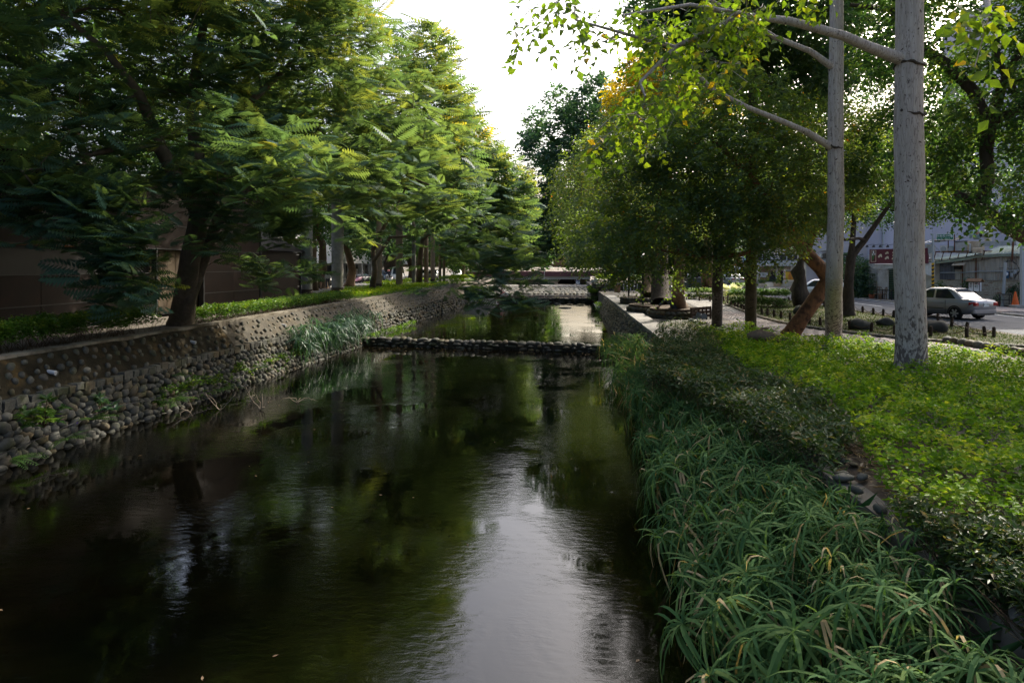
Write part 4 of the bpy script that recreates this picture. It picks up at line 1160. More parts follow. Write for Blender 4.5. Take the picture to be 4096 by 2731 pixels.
broad('big dark limbs of a tree reaching in from the right edge', b, br,
      [ell(3820, 120, 18.6, 380, 200, 3), ell(3750, 480, 19.5, 240, 170, 2.4), ell(4150, 300, 17.5, 240, 330, 3), ell(4080, 760, 17, 180, 150, 2), ell(3950, -250, 18, 500, 250, 3.5), ell(4600, 100, 16, 450, 500, 3.5), ell(3640, 640, 20, 200, 120, 2)], 720, 64, .10, .058, 'bark_dark', 'leaf_bright',
      .55, .5, rmin=.01, attach=.6, tip=.007, lo=.0, hi=.85)
# shading trees that stand outside the picture to the right
for i, (x, y, h, r) in enumerate(((13.5, 7.5, 9.5, 4.2), (14, 27.5, 12.5, 3.6), (9.0, 1.5, 10.0, 3.6))):
    if i == 1: continue
    b = Vector((x, y, ZR))
    broad(('garden tree beside the lime shrubs past the right edge', '', 'garden tree near the bridge past the right edge')[i], b, [flare([(b, .25), ((x, y, h * .6), .18)], 1.4)], [(np.array([x, y, h]), np.array([r, r, r * .6])), (np.array([x - 1.5, y + 1.5, h - 1]), np.array([r * .8, r * .8, r * .5]))], 200, 54, .16, .10, 'bark_dark', 'leaf_bright', .7, .7, rmin=.03)
for label, x, y, e in (('broad tree beyond the far parked cars', 16, 112, [ell(2720, 900, 112, 230, 150, 9), ell(2950, 850, 112, 200, 170, 9)]),
                       ('tree behind the far shop roofs', 34, 125, [ell(3000, 800, 125, 250, 200, 9), ell(3250, 780, 120, 180, 180, 8)]),
                       ('far tree behind the globe lamps', 13, 120, [ell(2560, 960, 118, 120, 110, 6), ell(2640, 900, 120, 160, 150, 7)])):
    b = Vector((x, y, ZR)); c0 = e[0][0]; k = float(np.linalg.norm(c0[:2]))
    broad(label, b, [flare([(b, .4), ((x, y, 5), .3), (tuple(np.array([x, y, 8]) * .6 + c0 * .4), .2)], 1.4)], e, 260, 48, .0054 * k, .0033 * k, 'bark_brown', 'leaf_bright', .016 * k, .013 * k, rmin=.04, group='far trees on the right')

# ---------------------------------------------------------------- beds and hedges
def inpoly(x, y, poly):
    n = len(poly); c = np.zeros(len(x), bool); j = n - 1
    for i in range(n):
        xi, yi = poly[i]; xj, yj = poly[j]
        if yi != yj: c ^= ((yi > y) != (yj > y)) & (x < (xj - xi) * (y - yi) / (yj - yi) + xi)
        j = i
    return c
def scatter(poly, n):
    a = np.array(poly); lo, hi = a.min(0), a.max(0); X, Y = [], []
    got = 0
    while got < n:
        x = lo[0] + (hi[0] - lo[0]) * RNG.random(n); y = lo[1] + (hi[1] - lo[1]) * RNG.random(n)
        m = inpoly(x, y, poly); X.append(x[m]); Y.append(y[m]); got += m.sum()
    return np.concatenate(X)[:n], np.concatenate(Y)[:n]
def vnoise(x, y, s, seed=0):
    return np.array([mnoise.noise(Vector((a * s, b * s, seed))) for a, b in zip(x, y)])
def bed(poly, z0, h, n, L, W, lo=.1, hi=.8, under=.45, sprig=7, lumps=.35, upn=1.0, top=.72, steep=0.35, young=0.0):
    """leafy mass: sprigs of leaves whose tops follow a lumpy surface"""
    x, y = scatter(poly, n)
    hh = h * (1 + lumps * vnoise(x, y, 1.3) + lumps * .5 * vnoise(x, y, 4.1, 3))
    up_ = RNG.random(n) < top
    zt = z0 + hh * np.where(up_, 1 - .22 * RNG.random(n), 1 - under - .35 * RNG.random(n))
    K = sprig; N = n * K
    c = np.stack([x, y, zt], 1)
    lean = randdir(n, .35, 1.0)
    t = (np.arange(K) / K)
    pos = c[:, None] + lean[:, None] * (t[None, :, None] - .5) * L * 2.0 + RNG.normal(0, L * .35, (n, K, 3))
    ax = randdir(N, -steep, steep + .25); up = randdir(N, .2, 1.0) * upn + np.array([0, 0, .5])
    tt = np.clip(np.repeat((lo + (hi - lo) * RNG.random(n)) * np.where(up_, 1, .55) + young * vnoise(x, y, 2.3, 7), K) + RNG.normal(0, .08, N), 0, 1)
    LL = L * (.7 + .6 * RNG.random(N))
    return blades(pos.reshape(-1, 3), ax, up, LL, LL * W / L, tt)
def stems(poly, z0, h, n, r=.006, lean=.25):
    x, y = scatter(poly, n); V = []; F = []
    d = randdir(n, .6, 1) ; b = np.stack([x, y, np.full(n, z0)], 1)
    t = b + d * (h / d[:, 2:3]) * (0.6 + .4 * RNG.random((n, 1)))
    s = nrm(np.cross(d, randdir(n))) * r; s2 = nrm(np.cross(d, s)) * r
    V = np.stack([b + s, b - s * .5 + s2 * .87, b - s * .5 - s2 * .87, t + s * .5, t - s * .25 + s2 * .4, t - s * .25 - s2 * .4], 1).reshape(-1, 3)
    i = np.arange(n)[:, None] * 6
    return V, np.concatenate([i + np.array([[0, 1, 4, 3]]), i + np.array([[1, 2, 5, 4]]), i + np.array([[2, 0, 3, 5]])])
def mass(name, parts, leaf, label=None, cat_=None, kind=None, group=None, stem=None):
    V, F, T = cat(parts)
    org = np.array([V[:, 0].mean(), V[:, 1].mean(), V[:, 2].min()])
    TRI['n'] += sum(len(f) * (f.shape[1] - 2) for f in F)
    if cat_:
        t = thing(name, label, cat_, tuple(org), group=group)
        npart(npmesh('foliage', V - org, F, T), 'foliage', leaf, t)
        if stem is not None: npart(npmesh('stems', stem[0] - org, stem[1]), 'stems', 'twig', t)
        return t
    o = bpy.data.objects.new(name, npmesh(name, V - org, F, T)); o.location = org; o.data.materials.append(M(leaf)); COL.objects.link(o)
    tag(o, label, cat_, group, kind)
    if stem is not None: npart(npmesh('stems', stem[0] - org, stem[1]), 'stems', 'twig', o)
    return o
def GP(lst, z): return [tuple(G(x, y, z)[:2]) for x, y in lst]
ZT = ZR + .5
# lime shrubs: main bed and the band along its far edge
LIME = GP([(2770, 1303), (3000, 1308), (3180, 1335), (3420, 1352), (3700, 1372), (4250, 1430), (4900, 1500), (5200, 1900), (4500, 2330), (4230, 2120), (4000, 2010), (3800, 2060), (3560, 1880), (3430, 1660), (3300, 1560), (2980, 1440), (2860, 1370)], ZT)
near = lambda p, z: 1
mass('lime_shrubs', [bed(LIME, ZR, .50, 12800, .066, .046, .25, .95, lumps=.62, sprig=6, young=.5, top=.62)], 'leaf_lime', 'bright lime green shrub groundcover around the pale kapok trunks', None, 'stuff', stem=stems(LIME, ZR, .40, 1500, .004))
DARKB = GP([(2640, 1350), (2860, 1372), (2980, 1445), (3300, 1560), (3420, 1680), (3300, 1760), (3150, 1700), (2900, 1560), (2700, 1480), (2580, 1450)], ZT)
mass('bamboo_groundcover', [bed(DARKB, ZR - .05, .46, 3900, .10, .034, .05, .86, lumps=.5, sprig=6, steep=.6)], 'leaf_bamboo', 'dull green dwarf bamboo groundcover with straw-coloured tips before the lime shrubs', None, 'stuff', stem=stems(DARKB, ZR - .05, .4, 900, .004))
DARKC = GP([(3560, 1890), (3800, 2070), (4000, 2020), (4230, 2130), (4500, 2340), (4500, 2700), (4150, 2330), (3900, 2200), (3700, 2030)], ZT - .1)
mass('bamboo_groundcover', [bed(DARKC, ZR - .05, .36, 2600, .075, .026, .05, .88, lumps=.5, sprig=6, steep=.6)], 'leaf_bamboo', 'dull green dwarf bamboo fringe along the stony edge at the lower right', None, 'stuff', stem=stems(DARKC, ZR - .05, .36, 600, .004))
BROWNSH = GP([(2640, 1310), (2800, 1300), (2900, 1370), (2860, 1410), (2660, 1420), (2590, 1390)], ZT)
mass('shrub', [bed(BROWNSH, ZR, .7, 1500, .05, .028, .25, .9, lumps=.25, sprig=7)], 'leaf_bamboo', 'rounded olive brown shrub at the canal end of the lime bed', 'shrub', stem=stems(BROWNSH, ZR, .5, 200, .006))
# left bank hedge and groundcover
H1 = [(-12.45, 3), (-13.5, 3), (-13.6, 20.2), (-12.5, 20.2)]
H2 = [(-12.35, 22.2), (-13.3, 22.2), (-13.6, 39), (-12.4, 39)]
mass('hedge', [bed(H1, ZL, .74, 3900, .08, .055, .15, 1, lumps=.15, sprig=7, top=.55, under=.25)], 'leaf_hedge', 'clipped hedge with bare stems on the wall top before the double trunk', 'hedge', stem=stems(H1, ZL, .5, 500, .006))
mass('hedge', [bed(H2, ZL, .54, 3300, .075, .05, .1, .9, lumps=.15, sprig=6, top=.6, under=.3)], 'leaf_hedge', 'low clipped hedge on the wall top between double trunk and palms', 'hedge', stem=stems(H2, ZL, .45, 700, .007))
H3 = [(-12.3, 39), (-14.2, 39), (-14.3, 42), (-17.4, 50), (-16.4, 58), (-13.6, 70), (-12.0, 70)]
mass('groundcover', [bed(H3, ZL, .40, 5200, .085, .05, .3, 1.0, lumps=.3, sprig=6)], 'leaf_lime', 'sunlit lime groundcover around the royal palms', None, 'stuff')
H4 = [(-19.0, 62), (-16.6, 62), (-15.0, 80), (-19, 84)]
mass('groundcover', [bed(H4, ZL, .5, 1500, .1, .06, .3, 1, lumps=.3, sprig=6)], 'leaf_lime', 'lime groundcover strip beside the far parked vehicles', None, 'stuff')
H5 = [(-13.4, 70), (-11.6, 70), (-11.2, 84), (-13.8, 84)]
mass('hedge', [bed(H5, ZL, .9, 1500, .11, .06, .3, 1, lumps=.2, sprig=6)], 'leaf_lime', 'bright far hedge above the pale steps on the opposite bank', 'hedge')
# right bank hedges
def hedge(label, poly, h, n, leaf, L=.08, lo=.1, hi=.8):
    return mass('hedge', [bed(poly, ZR, h, n, L, L * .5, lo, hi, lumps=.12, sprig=6, under=.5)], leaf, label, 'hedge', stem=stems(poly, ZR, h * .8, 150, .01))
def strip(a, b, w):
    a, b = Vector((*a, 0)), Vector((*b, 0)); n = (b - a).normalized(); n = Vector((-n.y, n.x, 0)) * w / 2
    return [tuple(q[:2]) for q in (a + n, b + n, b - n, a - n)]
hedge('clipped dark green hedge along the back of the lawn', strip(GP([(2925, 1222)], ZR)[0], GP([(3150, 1228)], ZR)[0], 2.0), 1.0, 2600, 'leaf_hedge', .10, .0, .6)
hedge('sunlit hedge before the grey utility cabinet', strip(GP([(2745, 1196)], ZR)[0], GP([(2870, 1199)], ZR)[0], 1.6), .8, 1200, 'leaf_hedge', .09, .1, 1)
mass('flowering_shrub', [bed(strip(GP([(2880, 1190)], ZR)[0], GP([(2945, 1193)], ZR)[0], 1.6), ZR, .95, 500, .10, .06, .4, 1, sprig=7)], 'petal_white', 'pale blossoming shrub between two straight trunks', 'shrub')
hedge('small hedge beside the far pale sedan', strip(GP([(2925, 1172)], ZR)[0], GP([(3000, 1173)], ZR)[0], 2.0), .9, 500, 'leaf_hedge', .1, .1, .9)
hedge('small lime shrub behind the bent orange trunk', strip(GP([(3275, 1215)], ZR)[0], GP([(3330, 1212)], ZR)[0], 1.2), .6, 500, 'leaf_lime', .07, .1, .8)
hedge('yellow green shrubs on the terrace beside the globe lamps', [(3.0, 71.5), (5.2, 71.2), (5.2, 74), (3.0, 75)], 1.6, 700, 'leaf_lime', .12, .3, 1)
hedge('rounded terrace shrub below the pair of globe lamps', [(5.6, 73), (6.9, 73), (6.9, 74.4), (5.6, 74.4)], 1.6, 300, 'leaf_lime', .12, .2, .8)
hedge('leafy shrubs along the terrace wall behind the planters', [(7.0, 72), (11, 72), (11, 76), (7, 76)], 1.5, 900, 'leaf_hedge', .12, .1, .9)
mass('trailing_plant', [bed([(2.2, 69.3), (3.0, 69.0), (3.2, 72.5), (2.1, 72.5)], .5, 1.3, 420, .12, .07, .2, .9, under=.6, sprig=7)], 'leaf_hedge', 'green creeper trailing down the wall to the upper pool', 'creeper')
mass('wall_plants', [bed([(2.35, 55), (2.75, 55), (2.75, 58), (2.3, 58)], .35, .6, 160, .08, .05, .3, .9, under=.6, sprig=6)], 'leaf_hedge', 'weeds on the wall foot beside the pale steps', 'weeds')
# lawn grass
def grass(poly, n, h, z, leaf='leaf_grass', w=.012, lo=0, hi=1):
    x, y = scatter(poly, n); p = np.stack([x, y, np.full(n, z)], 1); ax = randdir(n, .35, 1)
    L = h * (.5 + RNG.random(n)); 
    tt = np.clip(.45 + .5 * vnoise(x, y, .5) + RNG.normal(0, .2, n), lo, hi)
    return blades(p, ax, randdir(n), L, np.full(n, w), tt)
mass('grass', [grass(LAWN, 22000, .07, ZR, w=.026)], 'leaf_grass', 'short patchy grass on the roped lawn', None, 'stuff')
RB = GP([(3790, 1375), (4300, 1385), (4700, 1460), (4300, 1450), (3950, 1420)], ZR + .1)
# dry litter strip
LIT = GP([(2600, 1440), (2900, 1560), (3150, 1690), (3300, 1770), (3560, 1890), (3720, 2040), (3900, 2200), (4200, 2350), (4300, 2800), (3900, 2350), (3600, 2110), (3380, 1900), (3200, 1800), (2900, 1640)], ZR - .12)
x, y = scatter(LIT, 1500)
p = np.stack([x, y, np.array([bank_z(a, b) for a, b in zip(x, y)]) + .02 + .02 * RNG.random(1500)], 1)
mass('leaf_litter', [blades(p, randdir(1500, -.15, .3), randdir(1500, .5, 1), .05 + .12 * RNG.random(1500), .012 + .03 * RNG.random(1500), RNG.random(1500), fold=.3, droop=.1)], 'leaf_dry', 'dry fallen leaves and straw on the stony edge behind the sedge', None, 'stuff')

# rough edging stones along the litter strip
ed = [G(x, y, ZR + .05) for x, y in ((2640, 1470), (2900, 1595), (3150, 1735), (3330, 1850), (3520, 1985), (3720, 2140), (3920, 2280), (4150, 2450), (4400, 2650))]
t = thing('stone_edging', 'line of half-buried grey stones between sedge and shrub bed', 'edging', ed[3]); items = []
for a_, b_ in zip(ed, ed[1:]):
    n_ = max(3, int((b_ - a_).length / .3))
    for k in range(n_):
        p_ = a_.lerp(b_, (k + random.uniform(.2, .8)) / n_)
        for q in range(2): items.append(((p_.x + random.uniform(-.22, .3), p_.y + random.uniform(-.1, .1), ZR + .06 + random.uniform(-.03, .02)), Euler((random.uniform(-.3, .3), random.uniform(-.3, .3), random.uniform(0, 3))).to_matrix(), (random.uniform(.08, .26), random.uniform(.08, .2), random.uniform(.05, .11))))
pieces(t, 'stone', 'stones', items, SP, 'rubble', 150)
# ---------------------------------------------------------------- umbrella sedge
def sedge_proto(seed, h, big=1.0):
    r = random.Random(seed); parts = []
    lean = Vector((r.uniform(-.12, .12) - .12, r.uniform(-.15, .15), 0)) * h
    top = np.array([lean.x, lean.y, h])
    # stalk
    ns = 5; pp = np.array([[lean.x * (t ** 1.6), lean.y * (t ** 1.6), h * t] for t in np.linspace(0, 1, ns)])
    for i in range(ns - 1):
        d = (pp[i + 1] - pp[i])[None]
        parts.append(strip_blade(pp[i:i + 1], d, np.array([[0.3, 1, 0.1]]), .007, .007, np.array([.35])))
    n = r.randint(12, 20)
    az = np.array([2 * math.pi * k / n + r.uniform(-.35, .35) for k in range(n)])
    L = np.array([r.uniform(.22, .48) * big for _ in range(n)])
    el = np.array([r.uniform(-.1, 1.05) for _ in range(n)]); dr = np.array([r.uniform(.35, 1.35) for _ in range(n)])
    ti = np.array([r.uniform(.1, .9) for _ in range(n)]);
    dry = np.array([r.random() < .12 for _ in range(n)]); ti[dry] = r.uniform(.95, 1.0); dr[dry] *= 1.9
    d0 = np.stack([np.cos(az) * np.cos(el), np.sin(az) * np.cos(el), np.sin(el)], 1)
    side = np.stack([-np.sin(az), np.cos(az), np.zeros(n)], 1)
    S = 4; ts = np.linspace(0, 1, S + 1)
    W = np.array([.004, .012, .013, .009, .001]); bend = np.array([r.uniform(-.25, .25) for _ in range(n)])
    for k in range(S):
        a = top + d0 * (L * ts[k])[:, None] + side * (bend * L * ts[k] ** 2)[:, None]; a[:, 2] -= dr * L * ts[k] ** 2
        b = top + d0 * (L * ts[k + 1])[:, None] + side * (bend * L * ts[k + 1] ** 2)[:, None]; b[:, 2] -= dr * L * ts[k + 1] ** 2
        V = np.stack([a - side * W[k], a + side * W[k], b + side * W[k + 1], b - side * W[k + 1]], 1).reshape(-1, 3)
        parts.append((V, np.arange(n)[:, None] * 4 + np.array([[0, 1, 2, 3]]), np.repeat(np.clip(ti, 0, 1), 4)))
    return cat(parts)
def strip_blade(a, d, s, w0, w1, t):
    s = nrm(np.cross(d, s)); b = a + d
    V = np.stack([a - s * w0, a + s * w0, b + s * w1, b - s * w1], 1).reshape(-1, 3)
    return V, np.arange(len(a))[:, None] * 4 + np.array([[0, 1, 2, 3]]), np.repeat(t, 4)
SPR = [sedge_proto(i, .5 + .06 * i, 1.0 + .1 * (i % 4)) for i in range(8)]
SME = [npmesh('umbrella_sedge', *s) for s in SPR]
for m_ in SME: m_.materials.append(M('leaf_sedge'))
spots = []
def sedge_patch(poly, n, zf, smin=.8, smax=1.15, lean=.35):
    x, y = scatter(poly, n)
    for a, b in zip(x, y): spots.append((a, b, zf(a, b), random.uniform(smin, smax), random.uniform(0, 6.28), lean))
sedge_patch([(1.75, 2.5), (2.75, 2.5), (3.0, 6.5), (2.95, 11), (2.7, 13), (1.9, 13), (1.75, 8)], 720, lambda a, b: bank_z(a, b) * .9)
sedge_patch([(1.9, 13), (3.0, 13), (2.8, 19), (2.0, 19)], 190, bank_z, .85, 1.1)
sedge_patch([(1.75, 19), (2.8, 18.5), (2.75, 22.5), (1.8, 22.5)], 60, lambda a, b: max(-.1, bank_z(a, b)), .85, 1.1)
sedge_patch([(1.9, 23.4), (3.0, 23.4), (3.0, 27.5), (2.0, 27.5)], 75, lambda a, b: .1 + .5 * (a - 1.9), 1.05, 1.4)
def sedge_mat(s):
    a, b, z, sc, rz, lean = s
    tilt = max(0, (2.9 - a)) * lean
    sc *= min(1.15, max(.68, 1.15 - (a - 2.0) * .5)); q = (a * 7.3 + b * 3.1) % 1.0; w = (a * 3.7 + b * 9.1) % 1.0
    m = Matrix.Rotation(-tilt - .08 + (q - .5) * .7, 4, 'Y') @ Matrix.Rotation((w - .5) * .8, 4, 'X') @ Matrix.Rotation(rz, 4, 'Z') @ Matrix.Scale(sc, 4); m.translation = (a, b, z); return m
cams = Vector((0, 0, CAMZ))
spots.sort(key=lambda s: (Vector(s[:3]) - cams).length / s[3])
for i, s in enumerate(spots[:280]):
    o = bpy.data.objects.new('umbrella_sedge', SME[i % 8]); COL.objects.link(o); o.matrix_world = sedge_mat(s)
    tag(o, 'long-leaved green umbrella sedge stalk in the dense bank at the water', 'sedge', 'umbrella sedge on the right bank')
parts = []
for i, s in enumerate(spots[280:]):
    V, F, T = SPR[(i * 3) % 8]; m = np.array(sedge_mat(s)); V = V @ m[:3, :3].T + m[:3, 3]
    for f in F: parts.append((V, f, T))
V = np.concatenate([p[0] for p in parts]); F = []; o_ = 0
for p in parts: F.append(p[1] + o_); o_ += len(p[0])
o = bpy.data.objects.new('sedge_mass', npmesh('sedge_mass', V, [np.concatenate(F)], np.concatenate([p[2] for p in parts]))); o.data.materials.append(M('leaf_sedge')); COL.objects.link(o)
tag(o, 'umbrella sedge thicket receding along the right bank', None, None, 'stuff')
# soft arching grass tuft and sedge undergrowth
n = 420
x, y = scatter([(2.0, 11.2), (3.1, 11.2), (3.0, 14), (2.0, 14)], n)
parts = []
base = np.stack([x, y, np.array([bank_z(a, b) for a, b in zip(x, y)]) + .25], 1); az = RNG.random(n) * 6.28; L = .5 + .4 * RNG.random(n)
d0 = np.stack([np.cos(az) * .5 - .35, np.sin(az) * .5, np.full(n, .8)], 1)
for k in range(5):
    t0, t1 = k / 5, (k + 1) / 5
    a = base + d0 * (L * t0)[:, None]; a[:, 2] -= .9 * L * t0 ** 2
    b_ = base + d0 * (L * t1)[:, None]; b_[:, 2] -= .9 * L * t1 ** 2
    parts.append(strip_blade(a, b_ - a, randdir(n), .004, .004 if k < 4 else .001, np.full(n, .85)))
mass('grass_tuft', parts, 'leaf_sedge', 'fine arching grass tuft among the sedge', 'grass')
n = 5200
x, y = scatter([(1.8, 2.5), (3.1, 2.5), (3.1, 12), (2.8, 20), (1.9, 20)], n)
p = np.stack([x, y, np.array([bank_z(a, b) for a, b in zip(x, y)]) + .3 * RNG.random(n)], 1)
mass('sedge_undergrowth', [blades(p, randdir(n, -.2, .9), randdir(n), .18 + .25 * RNG.random(n), np.full(n, .018), np.where(RNG.random(n) < .1, 1.0, .6 * RNG.random(n)), droop=.3)], 'leaf_sedge', 'shaded lower blades of the sedge bank', None, 'stuff')

# ---------------------------------------------------------------- plants on the left wall
def rosette_plant(label, c, n, L, W, leaf, spread=.4, name='broadleaf_plant'):
    c = np.array(c); nb = max(3, n // 9)
    tips = c + randdir(nb, -.1, 1) * spread * (.4 + .6 * RNG.random((nb, 1)))
    pos = np.repeat(tips, 9, 0); ax = randdir(len(pos), -.1, .75); up = np.array([0, 0, 1.]) + RNG.normal(0, .2, pos.shape)
    LL = L * (.7 + .5 * RNG.random(len(pos)))
    t = thing(name, label, 'plant', tuple(c))
    V, F, T = blades(pos, ax, up, LL, LL * W / L, np.clip(np.repeat(RNG.random(nb), 9) * .8 + .1, 0, 1), droop=.2)
    npart(npmesh('leaves', V - c, F, T), 'leaves', leaf, t)
    mb = MB()
    for q in tips: mb.tube([Vector((0, 0, -.1)), Vector(q - c) * .5, Vector(q - c)], [.012, .009, .006], 4)
    mb.part('stem', 'twig', t)
    return t
rosette_plant('glossy broadleaf plant growing from the rubble nearest the bottom left', P(175, 1690, 13.9), 190, .2, .075, 'leaf_bright', .5)
rosette_plant('small dark broadleaf plant among ferns on the rubble wall', P(410, 1640, 16.3), 90, .2, .07, 'leaf_dark', .35)
def fern(label, c, n, L):
    c = np.array(c); t = thing('fern', label, 'fern', tuple(c), group='ferns on the rubble wall')
    az = RNG.random(n) * 6.28; ax = np.stack([np.abs(np.cos(az)) * .9, np.sin(az), .25 + .5 * RNG.random(n)], 1)
    V, F, T = fronds(np.repeat(c[None], n, 0), ax, np.array([[0, 0, 1.]]).repeat(n, 0), L * (.7 + .5 * RNG.random(n)), 12, .2 + .5 * RNG.random(n), .45, .22, .6)
    npart(npmesh('fronds', V - c, F, T), 'fronds', 'leaf_bright', t)
for lab, px, py, d, n, L in (('pale fern at the water in the bottom left corner', 40, 1840, 13.3, 9, .5), ('fern below the broadleaf plant at the water', 250, 1760, 14.6, 9, .45), ('fern beside the small violet flower', 360, 1680, 15.6, 12, .5), ('large fern above the black hose', 690, 1600, 18.4, 12, .6), ('yellowish fern under the course stones', 700, 1500, 18.8, 10, .45), ('fern clump near the middle of the rubble', 880, 1560, 21, 14, .55), ('fern clump beside the sedge bush on the far wall', 990, 1480, 24, 14, .6)):
    fern(lab, P(px, py, d), n, L)
mb = MB(); c = P(308, 1689, 15.3)
t = thing('violet_flower', 'single small violet flower on the rubble wall', 'flower', c)
V, F, T = blades(np.zeros((5, 3)), np.stack([np.full(5, .15), np.cos(np.arange(5) * 1.257), np.sin(np.arange(5) * 1.257)], 1), np.array([[1., 0, 0]]).repeat(5, 0), np.full(5, .035), np.full(5, .035), np.full(5, .5), mid=.7)
npart(npmesh('petals', V, F, T), 'petals', 'petal_violet', t)
mass('weeds', [bed([(-11.2, 17.5), (-10.9, 17.5), (-10.6, 31), (-10.85, 31)], 0.05, .5, 650, .10, .05, .1, .9, under=.6, sprig=6, lumps=.8)], 'leaf_hedge', 'low green weeds along the foot of the rubble wall', None, 'stuff')
mass('weeds', [bed([(-10.3, 34.5), (-10.0, 34.5), (-9.6, 43), (-9.8, 43)], 0.28, .22, 240, .08, .04, .0, .6, under=.6, sprig=6, lumps=.8)], 'leaf_lime', 'bright weeds at the pool edge beyond the weir', None, 'stuff')
# papyrus bushes at the left end of the weir
pp = []
for (x0, y0, n) in ((-10.6, 30.5, 70), (-10.4, 32.6, 60), (-10.7, 27.5, 45)):
    t = thing('papyrus_bush', {30.5: 'tallest dark sedge bush on the wall before the weir', 32.6: 'dark sedge bush touching the left end of the weir', 27.5: 'smaller dark sedge bush on the rubble'}[y0], 'sedge', (x0, y0, .2), group='dark sedge bushes on the left wall')
    ps = []
    for k in range(n):
        V, F, T = SPR[k % 8]; m = Matrix.Rotation(random.uniform(-.5, .5), 4, 'X') @ Matrix.Rotation(random.uniform(-.4, .5), 4, 'Y') @ Matrix.Rotation(random.uniform(0, 6), 4, 'Z') @ Matrix.Scale(random.uniform(.9, 1.5), 4)
        m = np.array(m); v = V @ m[:3, :3].T + np.array([random.uniform(-.45, .4), random.uniform(-1.5, 1.5), random.uniform(-.15, .5)])
        for f in F: ps.append((v, f, np.minimum(T, .9) * .35))
    V, F, T = cat(ps); npart(npmesh('stalks', V, F, T), 'stalks', 'leaf_dark', t)
# bare twigs standing in the water
for k, (px, py) in enumerate(((880, 1640), (1010, 1600), (1040, 1640), (1190, 1610), (760, 1650))):
    c = G(px, py, 0.0); mb = MB(); 
    for j in range(5):
        p = [Vector(c)]; d = Vector((random.uniform(-1, 1), random.uniform(-.6, .6), random.uniform(.1, .8))).normalized()
        for s in range(5): p.append(p[-1] + d * .13); d = (d + Vector((random.gauss(0, .4), random.gauss(0, .4), random.gauss(-.05, .4)))).normalized()
        mb.tube(p, [.012, .010, .008, .006, .005, .003], 4)
    mb.solo('bare_branch', 'dry_twig', ('bare twigs in the water, second from the wall', 'bare twig tangle in the middle of the five', 'thick bare twig tangle with a low fan', 'bare twig farthest out in the open water', 'bare twigs nearest the rubble wall')[k], 'branch', 'bare branches sticking out of the water')

# fallen leaves floating on the dark water
n = 420
yy = np.concatenate([33 - np.abs(RNG.normal(0, 1.6, 240)), 6 + 26 * RNG.random(45)]); xx = np.concatenate([-10 + 12 * RNG.random(240), -10.5 + 12 * RNG.random(45)])
m_ = (yy < 34.0 + (xx + 10.4) * (-2.4 / 12.8) - .1); xx, yy = xx[m_], yy[m_]; n = len(xx)
mass('floating_leaves', [blades(np.stack([xx, yy, np.full(n, .006)], 1), randdir(n, 0, .02), np.array([[0, 0, 1.]]).repeat(n, 0), .04 + .05 * RNG.random(n), .02 + .02 * RNG.random(n), .5 * RNG.random(n), fold=.03, droop=0)], 'leaf_dry', 'small fallen leaves floating on the canal', None, 'stuff')
# ================================================================== buildings
def corten():
    m, nt, b = nmat('corten')
    ge = nt.nodes.new('ShaderNodeNewGeometry'); oi = nt.nodes.new('ShaderNodeObjectInfo')
    n = _noise(nt, ge.outputs['Position'], 1.6, 7, 0.7)
    n2 = _noise(nt, ge.outputs['Position'], 30, 3, 0.6)
    col = _ramp(nt, n.outputs[0], [(0.3, (0.009, 0.0058, 0.005)), (0.55, (0.016, 0.009, 0.0065)), (0.75, (0.028, 0.014, 0.0085))]).outputs[0]
    sh = _ramp(nt, oi.outputs['Random'], [(0, (0.8, 0.8, 0.8)), (1, (1.15, 1.1, 1.1))]).outputs[0]
    nt.links.new(_mix(nt, 1.0, col, sh, 'MULTIPLY'), b.inputs['Base Color'])
    b.inputs['Roughness'].default_value = 0.6; b.inputs['Specular IOR Level'].default_value = 0.15
    _bump(nt, b, n2.outputs[0], 0.12, 0.01)
corten()
solid('near_black', (0.012, 0.011, 0.011), 0.6)
solid('dark_metal', (0.035, 0.036, 0.038), 0.5, spec=0.4)
solid('wood_soffit', (0.30, 0.12, 0.03), 0.6)
solid('board_concrete', (0.075, 0.056, 0.036), 0.85, var=0.2, nscale=4, bump=0.3, stretch=(1, 1, .3), dirt=(0.09, 0.065, 0.04))
solid('white_paint', (0.70, 0.70, 0.69), 0.6, var=0.08)
solid('dirty_white', (0.52, 0.51, 0.49), 0.7, var=0.12, dirt=(0.25, 0.22, 0.18), dirt_scale=1.2)
solid('lavender_wall', (0.42, 0.41, 0.47), 0.85, var=0.07, nscale=0.3, dirt=(0.31, 0.30, 0.33), dirt_scale=0.25, dirt_lo=.5, dirt_hi=.75, stretch=(1, 1, .25))
solid('cream_wall', (0.55, 0.51, 0.43), 0.85, var=0.1, dirt=(0.35, 0.30, 0.24), dirt_scale=.6)
solid('grey_panel', (0.36, 0.39, 0.40), 0.6, var=0.06)
solid('maroon', (0.13, 0.018, 0.035), 0.5, var=0.15, nscale=2, stretch=(4, 1, .3))
solid('maroon_steel', (0.085, 0.032, 0.036), 0.6)
solid('sign_cream', (0.70, 0.60, 0.44), 0.6)
solid('sign_green', (0.008, 0.16, 0.085), 0.4)
solid('sign_white', (0.78, 0.78, 0.78), 0.5)
solid('shutter_green', (0.014, 0.055, 0.030), 0.45)
solid('tulip_leaf', (0.06, 0.22, 0.06), 0.6)
solid('corrugated_cream', (0.40, 0.37, 0.32), 0.7, var=0.15, nscale=2, stretch=(6, 1, .4), dirt=(0.17, 0.13, 0.095), dirt_scale=1.3)
solid('corrugated_grey', (0.105, 0.11, 0.125), 0.65, var=0.25, nscale=2, stretch=(6, 1, .4), dirt=(0.05, 0.045, 0.045))
solid('roof_green', (0.30, 0.36, 0.29), 0.7, var=0.15, nscale=1.5, dirt=(0.20, 0.20, 0.15))
